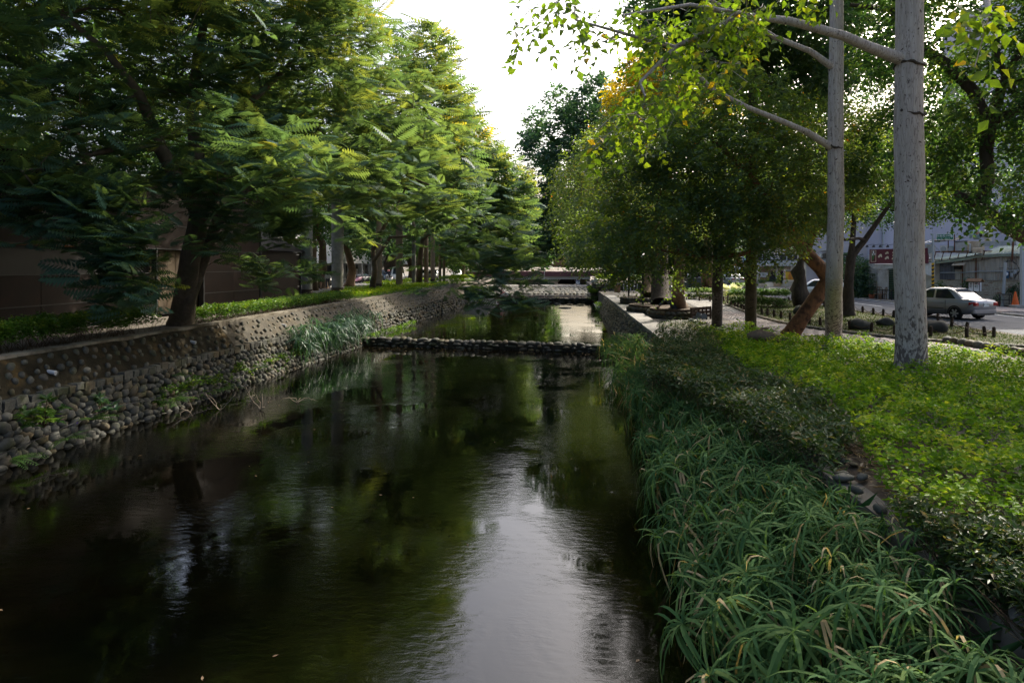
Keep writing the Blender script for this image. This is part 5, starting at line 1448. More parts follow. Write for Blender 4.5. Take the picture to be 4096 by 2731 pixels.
solid('rusty', (0.12, 0.055, 0.032), 0.85, var=0.4, nscale=8, dirt=(0.22, 0.10, 0.05), dirt_scale=5)
solid('teal_metal', (0.26, 0.36, 0.36), 0.6, var=0.15, dirt=(0.30, 0.14, 0.055), dirt_scale=2.2, dirt_lo=.55, dirt_hi=.62)
solid('duct_metal', (0.42, 0.44, 0.47), 0.45, metal=0.3, var=0.12, dirt=(0.3, 0.27, 0.23))
solid('beige_metal', (0.50, 0.41, 0.30), 0.6, var=0.12, dirt=(0.30, 0.2, 0.12), dirt_scale=3)
solid('stripe_yellow', (0.65, 0.38, 0.02), 0.5); solid('stripe_black', (0.02, 0.02, 0.02), 0.5)
solid('cone_orange', (0.75, 0.13, 0.02), 0.5)
solid('meter_blue', (0.03, 0.10, 0.19), 0.4)
solid('brown_wood', (0.20, 0.105, 0.05), 0.7, var=0.25, nscale=3, stretch=(1, 1, 6))
solid('dark_wood', (0.045, 0.030, 0.02), 0.8, var=0.3, nscale=6)
solid('terracotta', (0.28, 0.09, 0.05), 0.8)
solid('sign_red', (0.45, 0.03, 0.04), 0.5); solid('sign_yellow', (0.72, 0.45, 0.03), 0.5); solid('sign_blue', (0.03, 0.08, 0.35), 0.5); solid('sky_blue', (0.35, 0.50, 0.68), 0.5)
solid('orange_board', (0.55, 0.30, 0.08), 0.6)
stonemat('cream_brick', [(0, (0.44, 0.39, 0.30)), (.5, (0.55, 0.50, 0.40)), (.9, (0.48, 0.42, 0.33)), (1, (0.30, 0.16, 0.11))], .85, .25, 12)
def glassmat(name, c, rough=.05):
    m, nt, b = nmat(name); b.inputs['Base Color'].default_value = (*c, 1); b.inputs['Roughness'].default_value = rough; b.inputs['Specular IOR Level'].default_value = .7
glassmat('dark_glass', (0.015, 0.018, 0.022)); glassmat('car_glass', (0.02, 0.025, 0.028), .02); glassmat('lamp_glass', (0.8, 0.8, 0.78), .25)

BX = -15.7
t = thing('rust_building', 'long low building clad in dark rusty steel panels behind the hedge', 'building', (BX, 22, ZL))
mb = MB(); mb.box((BX - 4.2, 19.8, 4.6), (8.0, 27.5, 5.0)); mb.part('core', 'near_black', t, True)
mb = MB(); mb.box((BX + .02, 14.9, 2.08), (.24, 19.8, .26)); mb.box((BX + .02, 31.0, 2.08), (.24, 5.3, .26)); mb.part('plinth', 'concrete', t, True)
ZS = [2.20, 2.83, 3.75, 4.67, 5.6, 6.5, 7.3]
items = []
pan = [box_proto(i, 0.012, 0.002, 'panel') for i in range(2)]
for r in range(6):
    z0, z1 = ZS[r], ZS[r + 1]
    for (ya, yb) in ((5.0, 24.8), (28.3, 33.6)):
        if ya < 10 and r == 2: continue
        n = 7 if ya < 10 else 2
        for k in range(n):
            L = (yb - ya) / n
            items.append(((BX, ya + L * (k + .5), (z0 + z1) / 2), Matrix.Identity(3), (.12, L - .018, z1 - z0 - .022)))
    if r >= 3: items.append(((BX, 26.55, (z0 + z1) / 2), Matrix.Identity(3), (.12, 3.48, z1 - z0 - .022)))
pieces(t, 'panel', 'panels', items, pan, 'corten', 200)
mb = MB()
for z in ZS[1:]: mb.box((BX + .065, 19.3, z), (.05, 28.6, .03)) if z > 4.5 else (mb.box((BX + .065, 14.9, z), (.05, 19.8, .03)), mb.box((BX + .065, 30.95, z), (.05, 5.3, .03)))
mb.part('seam_trim', 'dark_metal', t, True)
mb = MB(); mb.box((BX - .5, 14.9, 4.64), (.7, 19.6, .05)); mb.part('slot_soffit', 'wood_soffit', t, True)
mb = MB(); mb.box((BX - .35, 26.5, 3.4), (.3, 3.4, 2.5)); mb.part('entrance_wall', 'board_concrete', t, True)
for k in range(6): mb = MB(); mb.box((BX - .19, 25.1 + .57 * k, 3.4), (.03, .55, 2.48)); mb.part('board', 'board_concrete', t, True)
mb = MB(); mb.box((BX, 24.86, 3.4), (.2, .1, 2.6)); mb.box((BX, 28.24, 3.4), (.2, .1, 2.6)); mb.part('entrance_frame', 'dark_metal', t, True)
t = thing('annex', 'small rusty steel annex with a hipped roof beside the nearest palm', 'building', (BX, 36, ZL))
mb = MB(); mb.box((BX - 2.2, 36.35, 3.4), (4.2, 4.9, 2.7)); mb.part('core', 'near_black', t, True)
items = [((BX + .02, 36.35, (a + b) / 2), Matrix.Identity(3), (.12, 4.98, b - a - .02)) for a, b in zip(ZS[:4], ZS[1:4] + [4.8]) if b - a > .1]
items += [((BX - 2.2, 33.86, (a + b) / 2), Matrix.Rotation(R(90), 3, 'Z'), (.08, 4.2, b - a - .02)) for a, b in zip(ZS[:4], ZS[1:4] + [4.8]) if b - a > .1]
pieces(t, 'panel', 'panels', items, pan, 'corten', 60)
mb = MB(); e = 4.82
mb.add([(BX + .35, 33.9, e), (BX + .35, 39.2, e), (BX - 4.8, 39.2, e), (BX - 4.8, 33.9, e), (BX - 2, 35.6, 6.3), (BX - 2, 37.4, 6.3)], [(0, 1, 5, 4), (1, 2, 5), (2, 3, 4, 5), (3, 0, 4), (3, 2, 1, 0)])
mb.part('roof', 'corten', t, True)
mb = MB(); mb.box((BX + .06, 38.95, 3.45), (.1, .1, 2.7)); mb.box((BX + .06, 33.72, 4.6), (.08, .08, 5)); mb.part('corner_trim', 'dark_metal', t, True)

class Frame:
    """building front: left end at pixel px0 (distance d0), right end at px1 (d1); local x along it, -y to the street, z up"""
    def __init__(s, name, label, cat_, px0, d0, px1, d1, z):
        a = P(px0, HOR, d0); b = P(px1, HOR, d1); a.z = b.z = z
        s.a, s.b, s.z = a, b, z; s.e = (b - a).normalized(); s.rz = math.atan2(s.e.y, s.e.x); s.w = (b - a).length
        s.t = thing(name, label, cat_, a, s.rz)
    def at(s, px, py, out=0.0):
        """local (x, z) where the pixel's ray meets the front pushed out by `out`"""
        n = Vector((s.e.y, -s.e.x, 0)); o = s.a + n * out; u = (px - 2048) / 2731
        d = Vector((-SY + u * CY, CY + u * SY, (HOR - py) / 2731)); c = Vector((0, 0, CAMZ))
        k = (o - c).dot(n) / d.dot(n); p = c + d * k - o
        return p.dot(s.e), c.z + d.z * k - s.z
    def rect(s, x0, y0, x1, y1, out=0.0):
        a = s.at(x0, y1, out); b = s.at(x1, y0, out); return a[0], a[1], b[0], b[1]
    def box(s, px, name, mat, y0=-.1, y1=0.0, parent=None, out=None):
        """box over the pixel rectangle px=(x0,y0,x1,y1), from depth y0 to y1"""
        xa, za, xb, zb = s.rect(*px, out=-y0 if out is None else out)
        mb = MB(); mb.box(((xa + xb) / 2, (y0 + y1) / 2, (za + zb) / 2), (abs(xb - xa), y1 - y0, abs(zb - za)))
        return mb.part(name, mat, parent or s.t)
    def text(s, px, py, body, h, mat, y, parent=None, sx=1.0):
        x, z = s.at(px, py, -y)
        return wall_text(body, h, mat, parent or s.t, (x, y, z), (R(90), 0, 0), sx=sx)
def corrug(mb, x0, x1, z0, z1, y, pitch=.09, amp=.018, ztop=None):
    """corrugated sheet facing -y; ztop(x) gives a sloping top edge"""
    n = max(2, int((x1 - x0) / pitch * 2)); vs = []; fs = []
    for i in range(n + 1):
        x = x0 + (x1 - x0) * i / n; yy = y + (amp if i % 2 else -amp)
        vs += [(x, yy, z0), (x, yy, ztop(x) if ztop else z1)]
        if i: k = 2 * i; fs.append((k - 2, k, k + 1, k - 1))
    mb.add(vs, fs); return mb

# ---------------------------------------------------------------- tall lavender block
t = thing('tall_building', 'tall blank lavender grey building behind the tin shack', 'building', (42, 60, ZR))
mb = MB(); mb.box((30.6, 64, ZR + 6.6), (13.2, 14, 13.2)); mb.part('lower_wall', 'lavender_wall', t, True)
mb = MB(); mb.box((50, 64.1, ZR + 13), (25.6, 14.3, 26)); mb.part('wall', 'lavender_wall', t, True)
mb = MB(); mb.box((50, 56.8, ZR + 14.2), (25.8, .3, .3)); mb.box((50, 56.8, ZR + 19.8), (25.8, .3, .4)); mb.box((30.6, 56.9, ZR + 13.1), (13.3, .3, .3)); mb.part('cornice', 'cream_wall', t, True)
for k in range(6):
    for j in range(3):
        mb = MB(); mb.box((39.5 + 3.6 * k, 56.93, ZR + 11.8 + 5.0 * j), (1.5, .1, 1.9)); w = mb.part('window', 'white_paint', t, True)
        mb = MB(); mb.box((39.5 + 3.6 * k, 56.89, ZR + 11.8 + 5.0 * j), (1.3, .06, 1.7)); mb.part('pane', 'dark_glass', w, True)
mb = MB()
for x, z in ((25.2, 4), (32.5, 5)): mb.tube([(x, 56.9, ZR + z), (x, 56.9, ZR + z + 6)], .06, 6)
mb.part('drain_pipe', 'grey_panel', t, True)

# ---------------------------------------------------------------- restaurant with the maroon sign
F = Frame('restaurant', 'low restaurant front with a maroon sign and green shutters', 'building', 3470, 53.0, 3712, 48.0, ZR)
Z = lambda zx, zy: (3460 + zx * .1658, 950 + zy * .1658)
def ZR4(x0, y0, x1, y1): a = Z(x0, y0); b = Z(x1, y1); return (*a, *b)
w = F.w
mb = MB(); mb.box((w / 2, 2.0, 1.7), (w, 3.8, 3.4)); mb.part('body', 'dirty_white', F.t)
sb = F.box(ZR4(110, 250, 1500, 630), 'sign_board', 'maroon', -1.55, -1.40)
for zx in (140, 300, 460, 640, 820, 1000, 1180, 1360):
    x, z = F.at(*Z(zx, 215), 1.6); mb = MB()
    mb.tube([(x + .15, -1.4, z - .05), (x + .15, -1.45, z + .16), (x, -1.9, z + .1)], .018, 5)
    mb.lathe((x, -1.95, z + .02), [(.05, .09), (.10, .0), (.11, -.09), (.07, -.10)], 10); mb.part('spot_lamp', 'dark_metal', F.t)
# emblem and painted strokes of the sign
ax, az, bx, bz = F.rect(*ZR4(145, 305, 268, 588), 1.56)
mb = MB()
for (x0, z0, x1, z1) in ((ax, bz - .03, bx, bz), (ax, az, bx, az + .03), (ax, az, ax + .03, bz), (bx - .03, az, bx, bz)): mb.box(((x0 + x1) / 2, -1.565, (z0 + z1) / 2), (x1 - x0, .02, z1 - z0))
mb.part('emblem_border', 'sign_cream', sb and F.t)
def blob(pts, name, mat, y=-1.565, th=.02):
    """flat painted shape given by zoom pixels, extruded from the sign"""
    q = [F.at(*Z(*p), -y) for p in pts]; n = len(q)
    mb = MB(); mb.add([(x, y - th / 2, z) for x, z in q] + [(x, y + th / 2, z) for x, z in q], [tuple(range(n)), tuple(range(2 * n - 1, n - 1, -1))] + [(i, n + i, n + (i + 1) % n, (i + 1) % n) for i in range(n)])
    return mb.part(name, mat, F.t, smooth=False)
blob([(190, 570), (172, 440), (168, 370), (182, 430), (195, 500), (205, 440), (212, 400), (215, 450), (240, 395), (215, 500)], 'tulip_leaf', 'tulip_leaf')
for c, rx, rz in (((205, 355), 17, 34), ((188, 410), 14, 28), ((237, 400), 11, 24)):
    blob([(c[0] + rx * math.cos(a), c[1] + rz * math.sin(a)) for a in np.linspace(0, 6.28, 11)[:-1]], 'tulip_petal', 'sign_white', -1.58)
def stroke(dx, dy, s=1.0, sy=1.0):
    base = [(0, 60), (10, 82), (30, 84), (48, 62), (72, 56), (82, 76), (97, 66), (94, 30), (82, 6), (62, 2), (40, 14), (18, 34)]
    blob([(dx + x * s, dy + y * sy) for x, y in base], 'sign_stroke', 'sign_cream')
stroke(314, 395, 1, 1.1); stroke(488, 338, .82, .8); stroke(478, 447, 1, 1.0)
stroke(660, 316, .88, .8); stroke(664, 390, .72, .72); stroke(645, 462, 1.1, .8)
mb = MB(); aw0 = F.at(*Z(190, 660), 1.5); aw1 = F.at(*Z(1500, 755), 1.5)
corrug(mb, aw0[0], w + .2, aw1[1], aw0[1], -1.45, .12, .015); mb.part('valance', 'dirty_white', F.t)
mb = MB(); mb.slab((aw0[0], -1.45, aw0[1] + .03), (w + .2, -1.45, aw0[1] + .03), (w + .2, .1, aw0[1] + .5), (aw0[0], .1, aw0[1] + .5), .05); mb.part('awning', 'dirty_white', F.t)
for (a, b) in ((560, 1000), (1000, 1440)):
    xa, za, xb, zb = F.rect(*ZR4(a, 700, b, 1480), .02)
    za = 0.05; n = 18
    for k in range(n):
        mb = MB(); h = (zb - za) / n; mb.rbox(((xa + xb) / 2, -.03, za + h * (k + .5)), (abs(xb - xa) - .06, .05, h * .82), 0, .012); mb.part('shutter_slat', 'shutter_green', F.t)
x, z = F.at(*Z(460, 1200)); mb = MB(); mb.box((x, -.06, 1.1), (1.0, .05, 2.2)); mb.part('side_panel', 'dirty_white', F.t)
def locF(F, px, z=0, out=0.0):
    x, _ = F.at(px, HOR, out); p = F.a + F.e * x + Vector((F.e.y, -F.e.x, 0)) * out; p.z = F.z + z; return p
p = locF(F, 3548, 0, .9)
t = thing('cafe_table', 'dark outdoor table before the green shutters', 'table', p, F.rz)
mb = MB(); mb.box((0, 0, .74), (1.5, .7, .05)); mb.part('table_top', 'dark_wood', t)
for dx in (-.65, .65):
    for dy in (-.28, .28): mb = MB(); mb.box((dx, dy, .36), (.06, .06, .72)); mb.part('leg', 'dark_metal', t)
for i, (px, rz, lab) in enumerate(((3512, .4, 'wooden chair beside the vine and the outdoor table'), (3530, -.5, 'wooden chair drawn up to the outdoor table'))):
    p = locF(F, px, 0, 1.1); t = thing('wooden_chair', lab, 'chair', p, F.rz + rz, 'chairs outside the restaurant')
    mb = MB(); mb.rbox((0, 0, .44), (.46, .44, .05)); mb.part('seat', 'brown_wood', t)
    for dx in (-.2, .2):
        for dy in (-.19, .19): mb = MB(); mb.box((dx, dy, .21), (.045, .045, .42)); mb.part('leg', 'brown_wood', t)
    mb = MB(); mb.tube([(-.21, .2, .42), (-.23, .26, .8), (-.1, .28, .95), (.1, .28, .95), (.23, .26, .8), (.21, .2, .42)], .022, 6); mb.tube([(0, .21, .45), (0, .28, .93)], .018, 5); mb.part('backrest', 'brown_wood', t)
    for s in (-1, 1): mb = MB(); mb.tube([(.22 * s, .22, .62), (.24 * s, -.15, .64), (.22 * s, -.18, .45)], .018, 5); mb.part('armrest', 'brown_wood', t)
def pot(label, p, r, h, mat, leaf, spread, n=60, L=.16, name='potted_plant', square=False):
    t = thing(name, label, 'potted plant', p)
    mb = MB()
    if square: mb.rbox((0, 0, h / 2), (r * 2.4, r * 1.6, h), 0, .02)
    else: mb.lathe((0, 0, 0), [(r * .7, 0), (r, h * .9), (r * 1.1, h * .9), (r * 1.1, h), (r * .9, h), (r * .85, h * .85)], 12)
    mb.part('pot', mat, t)
    c = np.array([0, 0, h + spread * .5]); pos = c + randdir(n * 6) * spread * RNG.random((n * 6, 1)) ** .4
    V, F_, T = blades(pos, randdir(n * 6, -.3, .8), randdir(n * 6, 0, 1), L * (.6 + .6 * RNG.random(n * 6)), np.full(n * 6, L * .45), RNG.random(n * 6))
    npart(npmesh('leaves', V, F_, T), 'leaves', leaf, t)
    return t
pot('terracotta pot under the vine by the restaurant', locF(F, 3488, 0, 1.2), .22, .4, 'terracotta', 'leaf_dark', .2, 20)
# vine-covered white fence and vine
F2 = Frame('metal_fence', 'white ribbed metal fence under the vine beside the black hatchback', 'fence', 3375, 60, 3478, 54, ZR)
for k in range(14):
    mb = MB(); corrug(mb, F2.w * k / 14, F2.w * (k + 1) / 14 - .02, .05, 2.1, 0, .1, .015); mb.part('fence_panel', 'dirty_white', F2.t)
mb = MB(); mb.box((F2.w / 2, .05, 2.12), (F2.w, .06, .06)); mb.part('rail', 'grey_panel', F2.t)
def leafblob(name, label, cat_, ells, n, per, L, W, leaf, spread, group=None):
    cl = fill(ells, n, .6, spread * .6, ZR + .1)
    V, Fc, T = tw_leaves(cl, per, spread, L, W, tints(len(cl), .05, .9))
    return mass(name, [(V, Fc, T)], leaf, label, cat_, group=group)
leafblob('vine', 'thick vine heaped over the fence next to the maroon sign', 'vine', [ell(3430, 1090, 54, 60, 60, 1.2), ell(3465, 1150, 53, 45, 60, .9), ell(3395, 1060, 56, 40, 40, 1)], 160, 60, .15, .10, 'leaf_dark', .5)

# ---------------------------------------------------------------- tin shack
F = Frame('tin_shack', 'patched corrugated tin shack on a cream brick base with roof fans', 'building', 3690, 47.0, 4260, 40.5, ZR)
ZA = lambda zx, zy: (3640 + zx * .2168, 880 + zy * .2168)
def A4(x0, y0, x1, y1): return (*ZA(x0, y0), *ZA(x1, y1))
W_ = F.w
zbrick = F.at(*ZA(1000, 1095))[1]
mb = MB(); mb.box((W_ / 2, 2.6, 1.5), (W_ - .05, 5.0, 2.96)); mb.part('body', 'cream_wall', F.t)
xs = F.at(*ZA(545, 1000))[0]
items = []
bw, bh = .24, .075
for r in range(int(zbrick / bh)):
    x = xs + (bw / 2 if r % 2 else 0)
    while x < W_ - .1:
        items.append((F.t.matrix_basis @ Vector((0, 0, 0)), None, None, x, r)); x += bw
def shack_bricks():
    cam_l = []
    prt = [box_proto(i, .05, .02, 'brick') for i in range(4)]
    for p_ in prt: p_.materials.append(M('cream_brick'))
    its = []
    for _, _, _, x, r in items:
        its.append((x, .04 + r * bh + bh / 2))
    vis = [q for q in its if q[1] > .45][:300]
    rest = [q for q in its if q not in set(vis)]
    for x, z in vis:
        o = bpy.data.objects.new('brick', random.choice(prt)); COL.objects.link(o); o.parent = F.t
        o.location = (x + bw / 2, .03 + random.uniform(-.004, .004), z); o.scale = (bw * .955, .08, bh * .88)
    mb = MB()
    for x, z in rest:
        mb.cur = random.random() + .01; mb.box((x + bw / 2, .03, z), (bw * .955, .08, bh * .88))
    o = mb.part('bricks', 'cream_brick', F.t); o['kind'] = 'stuff'
shack_bricks()
def top_at(x):
    pts = [F.at(*ZA(zx, zy)) for zx, zy in ((235, 770), (560, 745), (1020, 690), (1260, 640), (1700, 615), (2100, 610))] + [(W_ + 1, F.at(*ZA(2100, 610))[1])]
    return float(np.interp(x, [p[0] for p in pts], [p[1] for p in pts])) - .06
for (a, b, m_) in ((560, 840, 'corrugated_grey'), (840, 985, 'corrugated_cream'), (985, 1235, 'corrugated_cream'), (1235, 1460, 'corrugated_cream'), (1460, 1690, 'corrugated_cream'), (1690, 1960, 'corrugated_cream'), (1960, 2500, 'corrugated_cream')):
    xa = F.at(*ZA(a, 900))[0]; xb = min(W_, F.at(*ZA(b, 900))[0])
    mb = MB(); corrug(mb, xa, xb - .01, zbrick - .03 + random.uniform(-.03, .02), 0, -.06 - random.uniform(0, .02), .085, .014, top_at); mb.part('wall_sheet', m_, F.t)
for zx, z0 in ((985, 1280), (1235, 1090)):
    x = F.at(*ZA(zx, 900))[0]; zz = F.at(*ZA(zx, z0))[1]; mb = MB(); mb.box((x, -.12, (zz + top_at(x)) / 2), (.06, .05, top_at(x) - zz)); mb.part('post', 'rusty', F.t)
mb = MB()
xx = [F.at(*ZA(zx, 700))[0] for zx in (235, 560, 1020, 1260, 1700, 2100)] + [W_ + .3]
for i in range(len(xx) - 1):
    za, zb = top_at(xx[i]) + .02, top_at(xx[i + 1]) + .02
    mb.slab((xx[i], -.3, za - .16), (xx[i + 1], -.3, zb - .16), (xx[i + 1], -.3, zb), (xx[i], -.3, za), .03)
mb.part('fascia', 'roof_green', F.t)
mb = MB(); n = 46
for i in range(n):
    xa, xb = xx[0] + (xx[-1] - xx[0]) * i / n, xx[0] + (xx[-1] - xx[0]) * (i + 1) / n; m_ = (xa + xb) / 2
    za, zb, zm = top_at(xa), top_at(xb), top_at(m_) + .05
    rise = lambda x: .5 + 1.4 * min(1, max(0, (x - W_ * .38) / (W_ * .3)))
    mb.quad((xa, -.36, za), (m_, -.36, zm), (m_, 4, zm + rise(m_)), (xa, 4, za + rise(xa)))
    mb.quad((m_, -.36, zm), (xb, -.36, zb), (xb, 4, zb + rise(xb)), (m_, 4, zm + rise(m_)))
mb.part('roof', 'roof_green', F.t)
# white slatted gable beside the striped pole
mb = MB(); a = F.at(*ZA(235, 800)); b_ = F.at(*ZA(500, 770)); c_ = F.at(*ZA(500, 1060)); d_ = F.at(*ZA(240, 960))
for k in range(6):
    t0, t1 = k / 6, (k + .93) / 6; L_ = lambda p, q, t: (p[0] + (q[0] - p[0]) * t, p[1] + (q[1] - p[1]) * t)
    p1, p2, p3, p4 = L_(d_, c_, t0), L_(d_, c_, t1), L_(a, b_, t1), L_(a, b_, t0)
    mb = MB(); mb.slab(*[(q[0], -.32, q[1]) for q in (p1, p2, p3, p4)], .03); mb.part('gable_board', 'white_paint', F.t)
# roof platform
x0, z0 = F.at(*ZA(480, 615), .4); x1, z1 = F.at(*ZA(1380, 615), .4); zt = z0 + .1
mb = MB(); mb.box(((x0 + x1) / 2, -.4, zt), (x1 - x0, .08, .08)); mb.box(((x0 + x1) / 2, .8, zt), (x1 - x0, .08, .08))
for k in range(7):
    x = x0 + (x1 - x0) * k / 6; mb.box((x, .2, zt), (.06, 1.3, .06)); mb.tube([(x, -.4, zt), (x - .25, -.15, zt - .55)], .03, 4)
mb.part('platform', 'rusty', F.t)
for zx in (430, 700, 815):
    x, z = F.at(*ZA(zx, 620), .4); mb = MB(); mb.box((x, -.35, zt + .55), (.05, .05, 1.2)); mb.part('platform_post', 'rusty', F.t)
mb = MB(); a = F.rect(*A4(380, 352, 860, 380), .5); mb.slab((a[0], -.6, a[1]), (a[2], -.6, a[1] - .02), (a[2], .9, a[3] + .15), (a[0], .9, a[3] + .15), .03); mb.part('rain_cover', 'dark_metal', F.t)
mb = MB(); a = F.rect(*A4(235, 380, 660, 430), .5); corrug(mb, 0, 1, 0, 1, 0); mb = MB(); mb.slab((a[0], -.6, a[1]), (a[2], -.6, a[1] + .1), (a[2], .5, a[3] + .2), (a[0], .5, a[3] + .1), .03); mb.part('tin_cover', 'dirty_white', F.t)
def solo_on(F, px4, y0, y1, name, mat, label, cat_, group=None):
    xa, za, xb, zb = F.rect(*px4, -y0); xc = (xa + xb) / 2
    p = F.a + F.e * xc + Vector((F.e.y, -F.e.x, 0)) * (-(y0 + y1) / 2); p.z = F.z + za
    t = thing(name, label, cat_, p, F.rz, group); w_, h_ = abs(xb - xa), abs(zb - za)
    mb = MB(); mb.rbox((0, 0, h_ / 2), (w_, y1 - y0, h_), 0, .03); mb.part('casing', mat, t)
    return t, w_, h_
for i, (r4, m_, lab) in enumerate(((A4(290, 450, 430, 640), 'white_paint', 'white air conditioner beside the kapok trunk on the shack roof'), (A4(555, 470, 690, 605), 'white_paint', 'white air conditioner in the middle of the shack roof row'), (A4(692, 480, 812, 605), 'teal_metal', 'grey air conditioner next to the metal tank'))):
    t, w_, h_ = solo_on(F, r4, -.35, .0, 'air_conditioner', m_, lab, 'air conditioner', 'air conditioners on the shack roof')
    mb = MB(); mb.lathe((0, -.19, h_ / 2), [(h_ * .36, 0), (h_ * .36, -.03), (h_ * .3, -.03)], 16, 'Y'); mb.part('fan_grille', 'grey_panel', t)
t, w_, h_ = solo_on(F, A4(830, 395, 1050, 615), -.4, .6, 'metal_tank', 'duct_metal', 'rust-stained grey metal tank on the shack roof', 'tank')
mb = MB(); mb.box((0, 0, h_ + .02), (w_ + .06, 1.06, .04)); mb.part('lid', 'dark_metal', t)
t, w_, h_ = solo_on(F, A4(1052, 385, 1272, 600), -.4, .5, 'metal_box', 'beige_metal', 'beige metal box next to the grey tank', 'box')
mb = MB(); mb.tube([(-.15, -.5, .05), (-.15, -.5, h_ * .75), (-.35, -.5, h_ * .8)], .05, 8); mb.part('pipe', 'dirty_white', t)
t, w_, h_ = solo_on(F, A4(1150, 512, 1302, 610), -.85, -.42, 'metal_box', 'beige_metal', 'small beige metal box in front of the larger one', 'box')
mb = MB(); mb.tube([(-w_ * .9, -.1, .06), (-w_ * .4, -.1, .06)], .07, 10); mb.part('motor', 'dark_metal', t)
def fan():
    x, z = F.at(*ZA(1215, 270), .2); p = F.a + F.e * x + Vector((F.e.y, -F.e.x, 0)) * .0; p.z = F.z + z
    t = thing('exhaust_fan', 'rust-streaked teal centrifugal fan with duct on the shack roof', 'fan', p, F.rz)
    k = F.at(*ZA(1315, 270), .2)[0] - x
    mb = MB(); mb.lathe((0, 0, 0), [(k * .92, -k * .55), (k * 1.0, -k * .5), (k * 1.0, k * .5), (k * .7, k * .62)], 20, 'X'); mb.part('housing', 'teal_metal', t)
    mb = MB(); mb.lathe((k * .85, 0, 0), [(k * .5, -k * .4), (k * .56, -k * .2), (k * .5, 0), (k * .56, k * .2), (k * .5, k * .4)], 16, 'X'); mb.part('flexible_collar', 'dark_metal', t)
    mb = MB(); mb.lathe((k * 1.85, 0, k * .05), [(k * .85, -k * .6), (k * .88, -k * .55), (k * .88, k * .6), (k * .8, k * .62)], 20, 'X'); mb.part('silencer', 'duct_metal', t)
    mb = MB(); mb.rbox((-k * 1.25, 0, k * .4), (k * .4, k * .7, k * 2.3), 0, .03); mb.part('mount', 'teal_metal', t)
    mb = MB(); mb.lathe((-k * .6, 0, k * 1.45), [(k * .28, -k * .35), (k * .3, 0), (k * .28, k * .4)], 12, 'X'); mb.part('motor', 'rusty', t)
    a = F.rect(*A4(1280, 378, 1960, 485), .2); L_ = a[2] - a[0]; h = abs(a[3] - a[1]); z0 = F.z + (a[1] + a[3]) / 2 - p.z; xa = a[0] - x
    prev = xa + h * .6
    for kk in range(5):
        mb = MB(); s = (L_ - h * .6) / 5; mb.box((prev + s / 2, 0, z0), (s - .015, h, h)); mb.part('duct_section', 'duct_metal', t); prev += s
    mb = MB(); mb.tube([(xa + .1, 0, z0 + h * .55), (xa + h * .2, 0, z0 + h * .1), (xa + h * .6, 0, z0)], h * .5, 10); mb.part('duct_elbow', 'duct_metal', t)
fan()
for zx, lab in ((1440, 'ribbed turbine vent behind the fan silencer'), (1960, 'ribbed turbine vent behind the big dark limb')):
    x, z = F.at(*ZA(zx, 160), -2.5); p = F.a + F.e * x - Vector((F.e.y, -F.e.x, 0)) * 2.5; p.z = F.z + z
    t = thing('turbine_vent', lab, 'vent', p, F.rz, 'turbine vents on the shack')
    mb = MB(); mb.lathe((0, 0, -.9), [(.22, 0), (.16, .5), (.18, .75)], 12); mb.part('neck', 'beige_metal', t)
    for k in range(16):
        a = 2 * math.pi * k / 16; mb = MB(); mb.slab(*[(math.cos(a + o_) * r_, math.sin(a + o_) * r_, z_) for o_, r_, z_ in ((0, .24, -.18), (.3, .24, -.18), (.5, .30, .12), (.2, .30, .12))], .01); mb.part('fin', 'duct_metal', t)
    mb = MB(); mb.lathe((0, 0, .1), [(.3, 0), (.22, .08), (.02, .12)], 14); mb.part('cap', 'duct_metal', t)
hb = F.box(A4(810, 800, 920, 910), 'vent_hood', 'near_black', -.35, -.02)
mb = MB(); a = F.rect(*A4(780, 775, 1010, 830), .4); mb.slab((a[0], -.55, a[3] - .22), (a[2], -.55, a[1]), (a[2], -.05, a[1] + .25), (a[0], -.05, a[3]), .02); mb.part('hood_cover', 'beige_metal', F.t)
mb = MB(); q = [(zx, zy) for zx, zy in ((560, 972), (1000, 968), (1230, 950), (1700, 945), (2080, 918))]; mb.tube([(F.at(*ZA(*p_), .14)[0], -.14, F.at(*ZA(*p_), .14)[1]) for p_ in q], .028, 6); mb.part('conduit', 'grey_panel', F.t)
mb = MB()
for pts in (((1640, 890), (1760, 880), (1850, 900), (2100, 880)), ((1740, 770), (1850, 760), (1830, 900), (1850, 1080), (1920, 1100), (1950, 1000)), ((560, 830), (650, 870), (760, 800)), ((1050, 760), (1250, 755), (1500, 710), (1800, 670)), ((2000, 1100), (2005, 950), (2100, 940))):
    mb.tube([(F.at(*ZA(*p_), .12)[0], -.12 - .03 * (i % 2), F.at(*ZA(*p_), .12)[1]) for i, p_ in enumerate(pts)], .012, 4)
mb.part('cable', 'rubber', F.t)
mb = MB(); mb.tube([(F.at(*ZA(1905, 400), .3)[0], -.3, F.at(*ZA(1905, 400), .3)[1]), (F.at(*ZA(1880, 770), .3)[0], -.3, F.at(*ZA(1880, 770), .3)[1])], .06, 8); mb.part('flue', 'rusty', F.t)
t, w_, h_ = solo_on(F, A4(1725, 955, 1812, 1072), -.3, -.12, 'electric_meter', 'meter_blue', 'blue electric meter on the brick wall of the shack', 'meter')
mb = MB(); mb.lathe((.03, -.1, h_ * .65), [(.11, 0), (.11, -.06), (.09, -.07)], 14, 'Y'); mb.part('dial', 'sign_white', t)
F.box(A4(1850, 975, 1900, 1050), 'junction_box', 'grey_panel', -.2, -.1); F.box(A4(1910, 930, 1965, 1000), 'junction_box', 'grey_panel', -.2, -.1)
p = locF(F, 3640 + 1700 * .2168, 0, 1.0)
t = thing('steel_post', 'slanting pale steel post before the shack beside the blue meter', 'post', p, F.rz)
mb = MB(); mb.tube([(0, 0, 0), (.1, 0, 1.4), (.18, 0, 2.75)], .085, 10); mb.part('shaft', 'grey_panel', t)
mb = MB()
